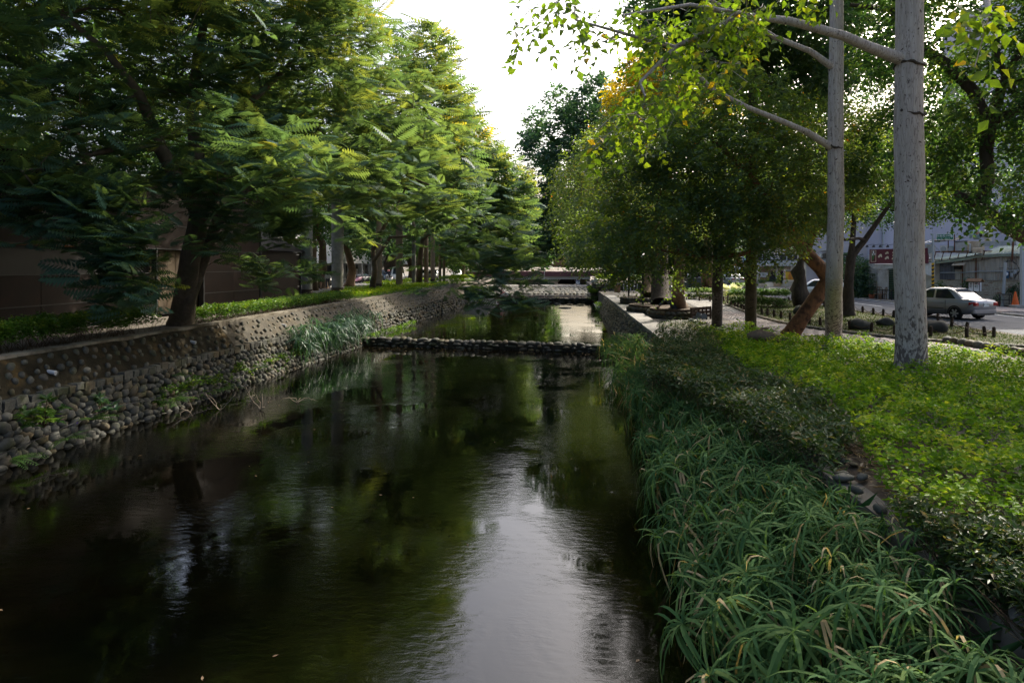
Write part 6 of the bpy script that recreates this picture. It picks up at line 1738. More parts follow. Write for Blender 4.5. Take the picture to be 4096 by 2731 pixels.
for k in range(3): mb.tube([(.2, 0, 2.7), (.4, -.1, 2.85 + .1 * k), (.8, -.05, 2.6), (.9, .1, 2.2), (.6, .2, 2.0 - .1 * k)], .015, 4)
mb.part('cable_loop', 'rubber', t)
p = locF(F, 4092, 0, 2.2); t = thing('lamp_post', 'pale square post at the right edge beside the traffic cone', 'post', p); mb = MB(); mb.box((0, 0, 1.9), (.22, .22, 3.8)); mb.part('shaft', 'grey_panel', t); mb = MB(); mb.box((0, 0, .1), (1.2, .7, .2)); mb.part('footing', 'concrete', t)
# lantern sign
p = locF(F, 3640 + 1200 * .2168, 0, 1.5); t = thing('lantern_sign', 'small roofed lantern-shaped signboard behind the silver sedan', 'sign', p, F.rz)
k = MPP(43) * .2168
mb = MB(); mb.box((0, 0, .75), (.1, .1, 1.5)); mb.part('post', 'dark_wood', t)
zz = F.at(*ZA(1200, 1230), 1.5)[1]
mb = MB(); mb.box((0, 0, zz), (.62, .3, .55)); bd = mb.part('lantern_box', 'sign_white', t)
for s in (-.31, -.02, .31): mb = MB(); mb.box((s, -.15, zz), (.025, .03, .58)); mb.part('frame_bar', 'dark_wood', t)
for k_ in range(6):
    for s in (-1, 1): mb = MB(); mb.slab((-.42 + .14 * k_, 0, zz + .5), (-.285 + .14 * k_, 0, zz + .5), (-.285 + .14 * k_, -.3 * s, zz + .32), (-.42 + .14 * k_, -.3 * s, zz + .32), .03); mb.part('roof_board', 'brown_wood', t)
wall_text('東\n町', .2, 'stripe_black', t, (.14, -.155, zz + .1), (R(90), 0, 0)); wall_text('東\n町', .16, 'stripe_black', t, (-.17, -.155, zz + .08), (R(90), 0, 0))
for dx in (.02, .22): mb = MB(); mb.lathe((dx + .05, -.155, zz + .18), [(.03, 0), (.03, -.01)], 8, 'Y'); mb.part('red_dot', 'sign_red', t)
# table, plants, cone by the shack
p = locF(F, 3640 + 1765 * .2168, 0, 1.2); t = thing('bar_table', 'dark metal stand beside the cone at the shack', 'table', p, F.rz)
mb = MB(); mb.box((0, 0, .78), (.55, .4, .04)); mb.part('table_top', 'dark_metal', t)
mb = MB(); mb.box((0, 0, .45), (.5, .36, .03)); mb.part('shelf', 'dark_metal', t)
for dx in (-.25, .25):
    for dy in (-.17, .17): mb = MB(); mb.box((dx, dy, .39), (.035, .035, .78)); mb.part('leg', 'dark_metal', t)
def cone(label, p, h=.75):
    t = thing('traffic_cone', label, 'traffic cone', p, group='orange traffic cones')
    mb = MB(); mb.lathe((0, 0, .03), [(h * .24, 0), (h * .05, h * .96), (h * .04, h)], 14); mb.part('cone', 'cone_orange', t)
    mb = MB(); mb.rbox((0, 0, .02), (h * .6, h * .6, .04)); mb.part('base', 'cone_orange', t)
    mb = MB(); mb.lathe((0, 0, h * .45), [(h * .157, 0), (h * .12, h * .18)], 14); mb.part('band', 'cone_orange' if 'shack' in label else 'sign_white', t)
cone('plain orange traffic cone before the tin shack', locF(F, 3640 + 1945 * .2168, 0, 1.5), .95)
pot('potted shrub left of the slanting post', locF(F, 3640 + 1630 * .2168, .0, .7), .16, .3, 'terracotta', 'leaf_dark', .32, 40, .1)
pot('potted bush behind the traffic cone', locF(F, 3640 + 1990 * .2168, 0, .6), .2, .3, 'terracotta', 'leaf_dark', .45, 60, .1)
leafblob('climber', 'climbing plant on the brick wall above the cone', 'vine', [ell(4070, 1160, 42.5, 18, 22, .25)], 14, 48, .12, .09, 'leaf_dark', .25)
leafblob('climber', 'climbing plant behind the lantern sign', 'vine', [ell(3870, 1130, 43.8, 22, 28, .2)], 16, 48, .09, .06, 'leaf_dark', .25)
leafblob('shrub', 'tall weed growing at the foot of the striped pole', 'shrub', [ell(3755, 1160, 45.5, 18, 35, .4)], 26, 48, .09, .06, 'leaf_bright', .3)
leafblob('shrub', 'little shrub left of the striped pole', 'shrub', [ell(3715, 1190, 45.5, 16, 18, .3)], 12, 48, .08, .05, 'leaf_bright', .25)
# striped pole with street sign
p = P(3732, HOR, 44.5); p.z = ZR
t = thing('sign_pole', 'grey pole with black and yellow stripes carrying a green street sign', 'street sign', p, R(-24))
zz = lambda zy: CAMZ + (HOR - (880 + zy * .2168)) / 2731 * 44.5 - ZR
mb = MB(); mb.tube([(0, 0, 0), (0, 0, zz(255))], .07, 10); mb.part('pole', 'grey_panel', t)
n = 16; za, zb = zz(1345), zz(778)
for k in range(n):
    z0, z1 = za + (zb - za) * k / n, za + (zb - za) * (k + 1) / n; mb = MB(); r_ = .082; vs = []
    for j in range(14):
        a = 2 * math.pi * j / 14; sl = .06 * math.sin(a + .5)
        vs += [(r_ * math.cos(a), r_ * math.sin(a), z0 + sl), (r_ * math.cos(a), r_ * math.sin(a), z1 + sl)]
    mb.add(vs, [(2 * j, 2 * ((j + 1) % 14), 2 * ((j + 1) % 14) + 1, 2 * j + 1) for j in range(14)]); mb.part('stripe', 'stripe_yellow' if k % 2 else 'stripe_black', t)
k = MPP(44.5) * .2168
xa, xb = (510 - 460) * k, (782 - 460) * k; z0, z1 = zz(372), zz(258)
mb = MB(); mb.box(((xa + xb) / 2, -.02, (z0 + z1) / 2), (xb - xa, .03, z1 - z0)); pl = mb.part('sign_plate', 'sign_white', t)
mb = MB(); mb.box(((xa + xb) / 2, -.032, (z0 + z1) / 2), (xb - xa - .05, .02, z1 - z0 - .05)); mb.part('sign_face', 'sign_green', pl)
wall_text('府後街19巷', (z1 - z0) * .44, 'sign_white', pl, ((xa + xb) / 2 - .05, -.045, z0 + (z1 - z0) * .64), (R(90), 0, 0), sx=1.0)
wall_text('Ln. 19, Fuhou St.', (z1 - z0) * .26, 'sign_white', pl, ((xa + xb) / 2 - .05, -.045, z0 + (z1 - z0) * .24), (R(90), 0, 0))
mb = MB(); mb.add([(xb - .13, -.046, z0 + .3 * (z1 - z0)), (xb - .05, -.046, z0 + .58 * (z1 - z0)), (xb - .13, -.046, z0 + .85 * (z1 - z0))], [(0, 1, 2)]); mb.part('arrow', 'sign_white', pl)
mb = MB(); mb.tube([(0, .05, zz(450)), (.55, .6, zz(610))], .03, 6); mb.tube([(0, .05, zz(450)), (-.9, -.3, zz(290))], .025, 6); mb.part('stay', 'grey_panel', t)
# ---------------------------------------------------------------- shops along the far side of the road
F = Frame('cafe', 'dark framed cafe front with a carved signboard and awning', 'building', 3188, 76.0, 3312, 64.0, ZR)
ZD = lambda zx, zy: (3020 + zx * .17857, 980 + zy * .17857)
def D4(x0, y0, x1, y1): return (*ZD(x0, y0), *ZD(x1, y1))
mb = MB(); mb.box((F.w / 2, 3, 5), (F.w, 5.9, 10)); mb.part('body', 'cream_wall', F.t)
F.box(D4(1000, 180, 1640, 330), 'sign_beam', 'brown_wood', -.35, -.02)
sb = F.box(D4(1320, 190, 1600, 318), 'signboard', 'near_black', -.45, -.36)
F.text(*ZD(1440, 255), '寿醬咖喱亭', .62, 'sign_white', -.47, sx=.72)
F.box(D4(980, 335, 1640, 395), 'awning', 'grey_panel', -1.1, -.03)
F.box(D4(1000, 90, 1650, 170), 'cornice', 'grey_panel', -.5, -.02)
for k, zx in enumerate((1270, 1410, 1530)): 
    wdw = F.box(D4(zx, -150, zx + 115, 85), 'window', 'dark_metal', -.12, -.01); F.box(D4(zx + 12, -140, zx + 103, 75), 'pane', 'dark_glass', -.14, -.125)
for k, zx in enumerate((1230, 1330, 1430, 1520)): F.box(D4(zx, 410, zx + 70, 900), 'glass_panel', 'dark_glass', -.1, -.02)
for zx in (1215, 1310, 1410, 1505, 1595): F.box(D4(zx, 400, zx + 18, 905), 'mullion', 'dark_metal', -.2, -.01)
F = Frame('shop', 'low shop with a grey beam, slatted brown wall and dark windows', 'building', 2985, 92.0, 3200, 80.0, ZR)
mb = MB(); mb.box((F.w / 2, 3, 4), (F.w, 5.9, 8)); mb.part('body', 'cream_wall', F.t)
F.box(D4(50, 345, 965, 470), 'fascia_beam', 'grey_panel', -.8, -.02)
F.box(D4(60, 200, 965, 345), 'upper_window_band', 'near_black', -.15, -.01)
for zx in (150, 240, 700, 830): F.box(D4(zx, 100, zx + 20, 345), 'mullion', 'grey_panel', -.2, -.16)
F.text(*ZD(455, 285), '保安57號', .55, 'sign_white', -.2)
x0, z0, x1, z1 = F.rect(*D4(100, 480, 310, 870), .1)
for k in range(16):
    h = (z1 - z0) / 16; mb = MB(); mb.box(((x0 + x1) / 2, -.06, z0 + h * (k + .5)), (abs(x1 - x0), .08, h * .8)); mb.part('slat', 'brown_wood', F.t)
F.box(D4(120, 615, 285, 720), 'notice_board', 'dirty_white', -.16, -.11)
F.box(D4(325, 490, 480, 860), 'glass_door', 'dark_glass', -.1, -.02); F.box(D4(465, 490, 500, 870), 'door_post', 'dirty_white', -.2, -.02)
F.box(D4(510, 480, 820, 860), 'shop_window', 'dark_glass', -.1, -.02); F.box(D4(800, 480, 960, 880), 'wall_panel', 'white_paint', -.12, -.02)
F.box(D4(208, 405, 280, 455), 'air_vent', 'white_paint', -.95, -.81)
# parking board
F3 = Frame('parking_board', 'yellow and red parking price board on a cream base', 'sign', 3128, 78.5, 3232, 74.5, ZR)
F3.box(D4(620, 810, 1150, 920), 'base_panel', 'cream_wall', -.1, .3)
bd = F3.box(D4(640, 570, 1180, 800), 'board', 'sign_white', -.16, -.1)
F3.box(D4(650, 585, 678, 790), 'red_strip', 'sign_red', -.18, -.165); F3.box(D4(682, 605, 1175, 780), 'yellow_field', 'sign_yellow', -.18, -.165); F3.box(D4(690, 577, 1175, 600), 'header_strip', 'dark_metal', -.18, -.165)
for zx, zy, s, h in ((815, 635, '20元', .42), (800, 690, '40元', .42), (800, 745, '100元', .42)): F3.text(*ZD(zx, zy), s, h, 'sign_red', -.19)
F3.text(*ZD(664, 690), '停\n車\n請\n入', .36, 'sign_white', -.19)
t = thing('utility_pole', 'dark utility pole with small cameras beside the parking board', 'pole', G(3127, 1146, ZR))
mb = MB(); mb.tube([(0, 0, 0), (0, 0, 7)], .16, 10); mb.part('shaft', 'near_black', t)
for z, s in ((4.0, 1), (3.6, -1), (3.3, 1)): mb = MB(); mb.tube([(0, -.1, z), (.35 * s, -.4, z)], .03, 5); mb.box((.45 * s, -.42, z), (.34, .16, .16)); mb.part('camera', 'sign_white', t)
cone('orange traffic cone with white band by the parking board', G(3143, 1147, ZR), .75)
for i, (px, lab, sq, m_) in enumerate(((3040, 'small pale planter at the left end of the shop row', False, 'dirty_white'), (3048, 'second small pale planter of the shop row', False, 'dirty_white'), (3058, 'third small pale planter next to the long trough', False, 'dirty_white'), (3074, 'long white planter trough full of green leaves', True, 'white_paint'), (3090, 'little white pot right of the long trough', False, 'white_paint'), (3106, 'tan wooden planter box near the utility pole', True, 'beige_metal'))):
    pot(lab, G(px, 1146, ZR), .26 if not sq else .36, .4 if not sq else .55, m_, 'leaf_dark', .35, 30, .14, square=sq)
# far row
F = Frame('far_shops', 'sunlit row of far shops with white and blue signboards', 'building', 2700, 128.0, 3000, 100.0, ZR)
ZC = lambda zx, zy: (2720 + zx * .14456, 1000 + zy * .14456)
def C4(x0, y0, x1, y1): return (*ZC(x0, y0), *ZC(x1, y1))
mb = MB(); mb.box((F.w / 2, 3, 4.5), (F.w, 5.9, 9)); mb.part('body', 'cream_wall', F.t)
F.box(C4(1195, 180, 1480, 420), 'white_signboard', 'white_paint', -.4, -.02); F.box(C4(1600, 190, 1700, 390), 'orange_signboard', 'orange_board', -.5, -.02); F.box(C4(1705, 180, 1900, 405), 'blue_signboard', 'sky_blue', -.5, -.02)
for zx in (1210, 1320, 1430, 1560, 1680, 1770): F.box(C4(zx, 470, zx + 75, 760), 'shop_window', 'dark_glass', -.1, -.02)
F.box(C4(100, 650, 560, 830), 'garden_wall', 'white_paint', -3, -2.8); F.box(C4(100, 575, 560, 655), 'wall_cap', 'cream_wall', -3.1, -2.75)
for zx, m_ in ((1420, 'beige_metal'), (1630, 'sign_white'), (1830, 'dirty_white')):
    x, z = F.at(*ZC(zx, 510), 1.2); t = thing('round_sign', {1420: 'round tan hanging sign on the far shops', 1630: 'round white hanging sign beside the red sign', 1830: 'round grey white hanging sign by the mossy trunk'}[zx], 'sign', F.a + F.e * x + Vector((F.e.y, -F.e.x, 0)) * 1.2 + Vector((0, 0, z)), F.rz, 'round hanging signs on the far shops')
    mb = MB(); mb.lathe((0, 0, 0), [(.25, .06), (.30, .05), (.30, -.05), (.25, -.06)], 20, 'Y'); mb.part('disc', m_, t)
    mb = MB(); mb.tube([(0, 0, .3), (0, 1.15, .3)], .02, 5); mb.part('bracket', 'dark_metal', t)
    mb = MB(); mb.tube([(-.15, -.065, 0), (-.05, -.065, .07), (.05, -.065, -.02), (.15, -.065, .04)], .018, 5); mb.part('emblem', 'sign_blue', t)
p = P(2941, HOR, 92); p.z = ZR; t = thing('street_sign', 'red signboard with white characters on a thin pole', 'street sign', p)
zz = lambda zy: CAMZ + (HOR - (1000 + zy * .14456)) / 2731 * 92 - ZR
mb = MB(); mb.tube([(0, 0, 0), (0, 0, zz(480))], .05, 8); mb.part('pole', 'grey_panel', t)
mb = MB(); mb.box((0, 0, (zz(245) + zz(440)) / 2), (.6, .04, zz(245) - zz(440))); bd = mb.part('board', 'sign_red', t)
mb = MB(); mb.box((0, 0, zz(463)), (.6, .04, .2)); mb.part('lower_plate', 'sign_white', t)
wall_text('此\n處\n人\n行\n道', .2, 'sign_white', bd, (.14, -.03, (zz(245) + zz(440)) / 2), (R(90), 0, 0)); wall_text('禁\n止\n停\n車', .22, 'sign_white', bd, (-.14, -.03, (zz(245) + zz(440)) / 2), (R(90), 0, 0))
t = thing('lamp_post', 'pale steel lamp post between the thin brown trunks', 'lamp post', G(2824, 1123 + 8, ZR))
mb = MB(); mb.tube([(0, 0, 0), (0, 0, 1.6), (0, 0, 8)], [.16, .16, .1], 10); mb.part('shaft', 'grey_panel', t)

# utility cabinet
solid('cabinet_green', (0.07, 0.085, 0.075), 0.5, spec=.4)
p = G(2776, 1163, ZR); t = thing('utility_cabinet', 'grey green street utility cabinet behind the sunlit hedge', 'cabinet', p, R(8)); k = MPP(68)
mb = MB(); mb.rbox((0, 0, .62), (1.05, 1.4, 1.24), 0, .02); mb.part('housing', 'cabinet_green', t)
mb = MB(); mb.rbox((-.95, .2, .5), (.75, 1.2, 1.0), 0, .02); mb.part('side_housing', 'cabinet_green', t)
mb = MB(); mb.box((.08, -.72, .6), (.82, .03, 1.05)); dr = mb.part('door', 'cabinet_green', t)
mb = MB(); mb.lathe((.3, -.75, .6), [(.035, 0), (.035, -.03)], 8, 'Y'); mb.lathe((.2, -.75, .6), [(.035, 0), (.035, -.03)], 8, 'Y'); mb.part('lock', 'sign_white', dr)
mb = MB(); mb.box((0, 0, 1.27), (1.15, 1.5, .05)); mb.part('lid', 'cabinet_green', t)

# ---------------------------------------------------------------- left street building
t = thing('white_building', 'white arcade building behind the parked scooters', 'building', (-31, 104, ZL))
mb = MB(); mb.box((-38, 110, ZL + 6.4), (15, 40, 8)); mb.part('upper_wall', 'white_paint', t, True)
mb = MB(); mb.box((-39.5, 110, ZL + 1.2), (12, 39, 2.4)); mb.part('ground_floor', 'grey_panel', t, True)
for k in range(8): mb = MB(); mb.box((-31.0, 90.4 + 5 * k, ZL + 1.2), (.55, .55, 2.4)); mb.part('column', 'white_paint', t, True)
for k in range(3): mb = MB(); mb.box((-34.5 - 3.5 * k, 90.2, ZL + 1.2), (.5, .5, 2.4)); mb.part('column', 'white_paint', t, True)
for k in range(7):
    mb = MB(); mb.box((-33.46, 93 + 5 * k, ZL + 1.1), (.1, 3.6, 2.0)); mb.part('shop_window', 'dark_glass', t, True)
    for j in range(2): mb = MB(); mb.box((-30.46, 93 + 5 * k, ZL + 4.6 + 2.8 * j), (.1, 2.4, 1.4)); wdw = mb.part('window', 'dark_metal', t, True); mb = MB(); mb.box((-30.38, 93 + 5 * k, ZL + 4.6 + 2.8 * j), (.06, 2.2, 1.25)); mb.part('pane', 'dark_glass', wdw, True)
t = thing('left_house', 'pale grey house behind the annex and the street trees', 'building', (-38, 66, ZL))
mb = MB(); mb.box((-39, 62, ZL + 4.5), (12, 40, 9)); mb.part('wall', 'dirty_white', t, True)
for k in range(8):
    for j in range(3): mb = MB(); mb.box((-32.96, 46 + 4.6 * k, ZL + 1.5 + 2.8 * j), (.1, 2.6, 1.5)); mb.part('window', 'dark_glass', t, True)

# ---------------------------------------------------------------- far bridge
t = thing('road_bridge', 'grey bridge with maroon beam and dark arched opening at the canal end', 'bridge', (-2, 118, .9))
ZF = lambda zx, zy: (2020 + zx * .2296, 1060 + zy * .2296)
def bq(x0, y0, x1, y1, d, th, name, mat, parent=t):
    a = P(*ZF(x0, y1), d); b = P(*ZF(x1, y0), d); mb = MB(); mb.box(((a.x + b.x) / 2, a.y + th / 2, (a.z + b.z) / 2), (b.x - a.x, th, b.z - a.z)); return mb.part(name, mat, parent, True)
bq(-900, 110, 3600, 195, 117, 6, 'girder', 'maroon_steel'); bq(-900, 195, 1480, 245, 117.5, .8, 'beam', 'grey_panel')
bq(-900, 245, 640, 345, 119, .6, 'side_wall', 'concrete')
n = 20
for k in range(n): bq(560 + 18 * k, 245, 560 + 18 * (k + .94), 345, 118.2, .15, 'board', 'dirty_white')
bq(920, 245, 1240, 350, 121, .3, 'opening', 'near_black'); bq(1300, 210, 1480, 350, 118, .6, 'side_pier', 'concrete')
a0 = P(*ZF(930, 350), 119.5); a1 = P(*ZF(1230, 350), 119.5); mb = MB()
for k in range(13):
    f = k / 13; g = (k + 1) / 13; z = lambda f: a0.z + 1.6 * math.sin(math.pi * (.08 + .84 * f)) ** .8
    mb.slab((a0.x + (a1.x - a0.x) * f, a0.y, z(f)), (a0.x + (a1.x - a0.x) * g, a0.y, z(g)), (a0.x + (a1.x - a0.x) * g, a0.y, z(g) + .2), (a0.x + (a1.x - a0.x) * f, a0.y, z(f) + .2), .4)
mb.part('arch', 'grey_panel', t, True)
tp = thing('poster', 'tall blue and white poster beside the far underpass', 'poster', P(*ZF(1271, 330), 116)); 
bq(1235, 205, 1305, 330, 116, .06, 'board', 'sign_white', tp); bq(1238, 208, 1302, 250, 115.96, .03, 'blue_panel', 'sign_blue', tp); bq(1250, 225, 1292, 262, 115.92, .03, 'picture_patch', 'terracotta', tp); bq(1238, 268, 1302, 280, 115.95, .03, 'caption_strip', 'sign_blue', tp)
for nm, px, lab in (('flag_pole', 687, 'thin pale pole in front of the far bridge wall'),):
    a = P(*ZF(px, 350), 112); tt = thing('thin_pole', lab, 'pole', a); mb = MB(); mb.tube([(0, 0, 0), (0, 0, 2.7)], .04, 6); mb.part('shaft', 'grey_panel', tt)
# ---------------------------------------------------------------- globe lamps, lamp posts
for px, py, r, lab in ((2384, 1122, 10.5, 'largest white globe lamp above the yellow green shrub'), (2370, 1124, 7, 'white globe lamp partly behind the largest globe'), (2434, 1114, 7, 'upper white globe lamp of the farther pair'), (2439, 1131, 7, 'lower white globe lamp of the farther pair')):
    c = P(px, py, 74); rr = r * MPP(74); t = thing('globe_lamp', lab, 'lamp', (c.x, c.y, 2.0), group='white globe lamps on the terrace')
    mb = MB(); mb.lathe((0, 0, c.z - 2.0), [(rr * math.sin(a) + .001, -rr * math.cos(a)) for a in np.linspace(0, math.pi, 9)], 14); mb.part('globe', 'lamp_glass', t)
    mb = MB(); mb.tube([(0, 0, 0), (0, 0, c.z - 2.0 - rr * .9)], .05, 8); mb.part('post', 'dark_metal', t)
for px, py, d, lab in ((2515, 1212, 44, 'thin dark lamp post at the farther planter'), (2571, 1247, 36, 'thin dark lamp post at the nearest planter')):
    p = G(px, py, ZR); t = thing('lamp_post', lab, 'lamp post', p, group='dark lamp posts along the coping walk')
    mb = MB(); mb.box((0, 0, 1.4), (.11, .11, 2.8)); mb.part('shaft', 'near_black', t); mb = MB(); mb.rbox((0, 0, .06), (.5, .5, .12)); mb.part('footing', 'concrete', t)
    mb = MB(); mb.lathe((0, 0, 2.8), [(.1, 0), (.22, .05), (.2, .3), (.05, .4)], 10); mb.part('lantern', 'lamp_glass', t)
# stone-walled planters
def planter(label, c, rx, ry, h, n):
    t = thing('stone_planter', label, 'planter', c)
    c = Vector(c); items = []
    for r in range(int(h / .17)):
        m = int(2 * math.pi * max(rx, ry) / .28)
        for k in range(m):
            a = 2 * math.pi * (k + .5 * (r % 2)) / m
            items.append(((c.x + rx * math.cos(a), c.y + ry * math.sin(a), c.z + .09 + r * .17), Euler((random.uniform(-.3, .3), random.uniform(-.3, .3), a)).to_matrix(), (.24, .31, .2)))
    pieces(t, 'stone', 'stones', items, SP, 'brownstone', n)
    mb = MB(); mb.lathe(c, [(min(rx, ry) * .5, h * .98), (0.01, h)], 16)
    mb = MB(); pts = [(c.x + rx * .98 * math.cos(a), c.y + ry * .98 * math.sin(a)) for a in np.linspace(0, 6.283, 25)[:-1]]; mb.prism(pts, c.z, c.z + h * .92); mb.part('fill', 'soil', t, True)
b = G(2716, 1232, ZR + .45); planter('low round stone planter with surface roots nearest the path', (b.x - .2, b.y, ZR), 1.25, 1.5, .5, 150)
b = G(2642, 1218, ZR + .45); planter('round stone planter around the very thick dark trunk', (b.x - .3, b.y, ZR), 1.4, 1.6, .5, 120)
b = G(2592, 1192, ZR + .45); planter('farther round stone planter by the white railing', (b.x - .4, b.y, ZR), 1.3, 1.6, .55, 80)
# bed edging stones at the right
e0, e1 = G(3775, 1370, ZR), G(4250, 1452, ZR); items = []
t = thing('bed_edging', 'row of brown edging stones beside the lime shrubs', 'edging', e0)
n = 13
for k in range(n): p = e0.lerp(e1, (k + .5) / n); items.append(((p.x, p.y, ZR + .1), Matrix.Rotation(math.atan2(e1.y - e0.y, e1.x - e0.x) + random.uniform(-.2, .2), 3, 'Z'), ((e1 - e0).length / n * 1.05, .3, .28)))
pieces(t, 'stone', 'stones', items, SP, 'brownstone', 60)
t = thing('path_edging', 'low row of rough stones along the lawn side of the path', 'edging', (10, 27, ZR)); items = []
for i in range(0, len(right) - 1):
    p = right[i] if right[i].x > pc[i].x else left[i]
    if p.y < 45:
        for q in range(3):
            pp_ = p.lerp(right[i + 1] if right[i].x > pc[i].x else left[i + 1], q / 3)
            items.append(((pp_.x + .12, pp_.y + .05, ZR + .04), Matrix.Rotation(random.random() * 3, 3, 'Z'), (.3, .22, .16)))
pieces(t, 'stone', 'stones', items, SP, 'brownstone', 140)
# lawn boulders
for px, py, wpx, hpx, lab in ((3205, 1256, 66, 34, 'squarish dark boulder behind the foot of the bent trunk'), (3258, 1230, 44, 30, 'rounded dark boulder right of the bent trunk'), (3440, 1318, 80, 42, 'flat dark boulder between the two kapok trunks'), (3540, 1302, 66, 30, 'smaller flat boulder left of the thickest kapok'), (3745, 1328, 92, 50, 'largest smooth boulder right of the thickest kapok')):
    p = G(px, py, ZR); d = (CAMZ - ZR) * 2731 / (py - HOR); w_, h_ = wpx * MPP(d), hpx * MPP(d)
    o = bpy.data.objects.new('boulder', stone_proto(int(px), 3)); o.data.materials.append(M('boulder') if 'boulder' in MATS else stonemat('boulder', [(0, (.03, .03, .027)), (1, (.055, .054, .047))], .85, .4, 9, moss=(.025, .028, .014))); COL.objects.link(o)
    o.location = (p.x, p.y, ZR + h_ * .35); o.scale = (w_ * 1.05, w_ * .8, h_ * 1.3); tag(o, lab, 'boulder', 'boulders on the lawn')
# fallen log
p = G(3068, 1365, ZR + .45); t = thing('tree_stump', 'rotten brown fallen log lying in the lime shrubs', 'log', p)
mb = MB(); mb.tube([(-.5, .1, .1), (-.25, .02, .16), (.1, 0, .1), (.5, -.05, .02), (.95, -.1, -.05)], [.09, .17, .14, .09, .03], 12)
mb.v = [tuple(Vector(v) + Vector((1, 1, 1)) * .05 * mnoise.noise(Vector(v) * 6)) for v in mb.v]; mb.part('log', 'bark_brown', t)
mb = MB(); mb.tube([(-.25, 0, .2), (-.1, .1, .34), (.1, .12, .36)], [.05, .04, .02], 6); mb.part('branch_stub', 'bark_brown', t)
# rope fences
def rope_fence(label, pts, h=.36):
    t = thing('rope_fence', label, 'fence', pts[0], group='low rope fences round the lawn')
    for p in pts:
        mb = MB(); r = .06; o = Vector((random.uniform(-.03, .03), random.uniform(-.03, .03), 0)); mb.tube([p, p + Vector((0, 0, h - .06)) + o * .8, p + Vector((0, 0, h)) + o], [r, r, r * .7], 9); mb.part('post', 'dark_wood', t, True)
    for a, b in zip(pts, pts[1:]):
        a_, b_ = a + Vector((0, 0, h * .72)), b + Vector((0, 0, h * .72)); mb = MB()
        mb.tube([a_.lerp(b_, k / 8) - Vector((0, 0, .14 * math.sin(math.pi * k / 8))) for k in range(9)], .014, 5); mb.part('rope', 'twig', t, True)
rope_fence('rope fence of short dark posts along the path side of the lawn', [G(x, y, ZR) for x, y in ((2896, 1206), (2910, 1216), (2925, 1226), (2940, 1232), (2952, 1234), (2968, 1241), (2976, 1246), (3048, 1258), (3070, 1262), (3097, 1268), (3125, 1274), (3160, 1281), (3238, 1296), (3281, 1302), (3400, 1318), (3485, 1327), (3578, 1338), (3722, 1345), (3868, 1350), (3975, 1348))])
rope_fence('rope fence of short dark posts along the road side of the lawn', [G(x, y, ZR) for x, y in ((3155, 1208), (3173, 1210), (3275, 1213), (3298, 1227), (3415, 1241), (3452, 1251), (3494, 1259), (3533, 1264), (3575, 1270), (3752, 1283), (3806, 1307), (3868, 1325), (3940, 1345))])
rope_fence('rope fence before the sunlit hedge by the cabinet', [G(x, y, ZR) for x, y in ((2755, 1198), (2798, 1204), (2840, 1208), (2880, 1206), (2912, 1200))], .45)
# low dark timber screen, spotlights
t = thing('timber_screen', 'low dark timber screen behind the spotlights', 'fence', G(2790, 1285, ZR))
for k, px in enumerate((2764, 2778, 2794, 2810, 2826, 2842)):
    p = G(px, 1284 - k * 1.5, ZR); mb = MB(); mb.box((p.x, p.y, p.z + .3), (.07, .07, .62)); mb.part('post', 'dark_wood', t, True)
for j in range(3):
    a, b = G(2764, 1284, ZR), G(2842, 1276, ZR); mb = MB(); z = ZR + .12 + .18 * j; mb.slab((a.x, a.y - .05, z), (b.x, b.y - .05, z), (b.x, b.y - .05, z + .13), (a.x, a.y - .05, z + .13), .03); mb.part('board', 'dark_wood', t, True)
solid('lamp_grey', (0.10, 0.115, 0.13), .5)
for px, py, lab in ((2786, 1290, 'tilted grey spotlight left of the lichen-blotched trunk'), (2812, 1294, 'grey floodlight close to the lichen-blotched trunk'), (2765, 1292, 'small upright grey ground light'), (2778, 1296, 'low round ground light in the shrubs edge')):
    p = G(px, py, ZR); t = thing('spotlight', lab, 'spotlight', p, random.uniform(-.5, .5), 'ground spotlights'); s = .75 if 'small' in lab or 'low' in lab else 1.0
    mb = MB(); mb.box((0, 0, .03), (.3 * s, .3 * s, .06)); mb.part('base', 'lamp_grey', t)
    mb = MB(); mb.tube([(-.02, 0, .1 * s), (.05, -.02, .22 * s), (.14, -.05, .42 * s)] if 'tilted' in lab else [(0, .14, .3 * s), (0, 0, .3 * s), (0, -.16, .33 * s)] if 'flood' in lab else [(0, 0, .05), (0, 0, .15), (0, 0, .26 * s)], [.11 * s, .12 * s, .13 * s], 12); mb.part('head', 'lamp_grey', t)
    mb = MB(); mb.tube([(-.15 * s, 0, .05), (-.15 * s, 0, .25 * s), (-.1 * s, 0, .28 * s)], .018, 5); mb.part('bracket', 'lamp_grey', t)
# white railing by the terrace
t = thing('railing', 'thin white railing beside the farther planter', 'railing', (5.9, 69.3, ZR))
for k in range(5): mb = MB(); mb.tube([(5.6 + .35 * k, 68.8 + .2 * k, ZR), (5.6 + .35 * k, 68.8 + .2 * k, ZR + 1.0)], .025, 6); mb.part('post', 'white_paint', t, True)
mb = MB(); mb.tube([(5.6, 68.8, ZR + 1), (7.0, 69.6, ZR + 1)], .025, 6); mb.tube([(5.6, 68.8, ZR + .5), (7.0, 69.6, ZR + .5)], .02, 6); mb.part('rail', 'white_paint', t, True)
t = thing('wooden_box', 'small wooden box lamp at the top of the pale steps', 'box', (4.75, 66.0, ZR)); mb = MB(); mb.rbox((0, 0, .35), (.55, .4, .7)); mb.part('casing', 'brown_wood', t); mb = MB(); mb.box((0, 0, .72), (.6, .45, .05)); mb.part('lid', 'dark_wood', t)
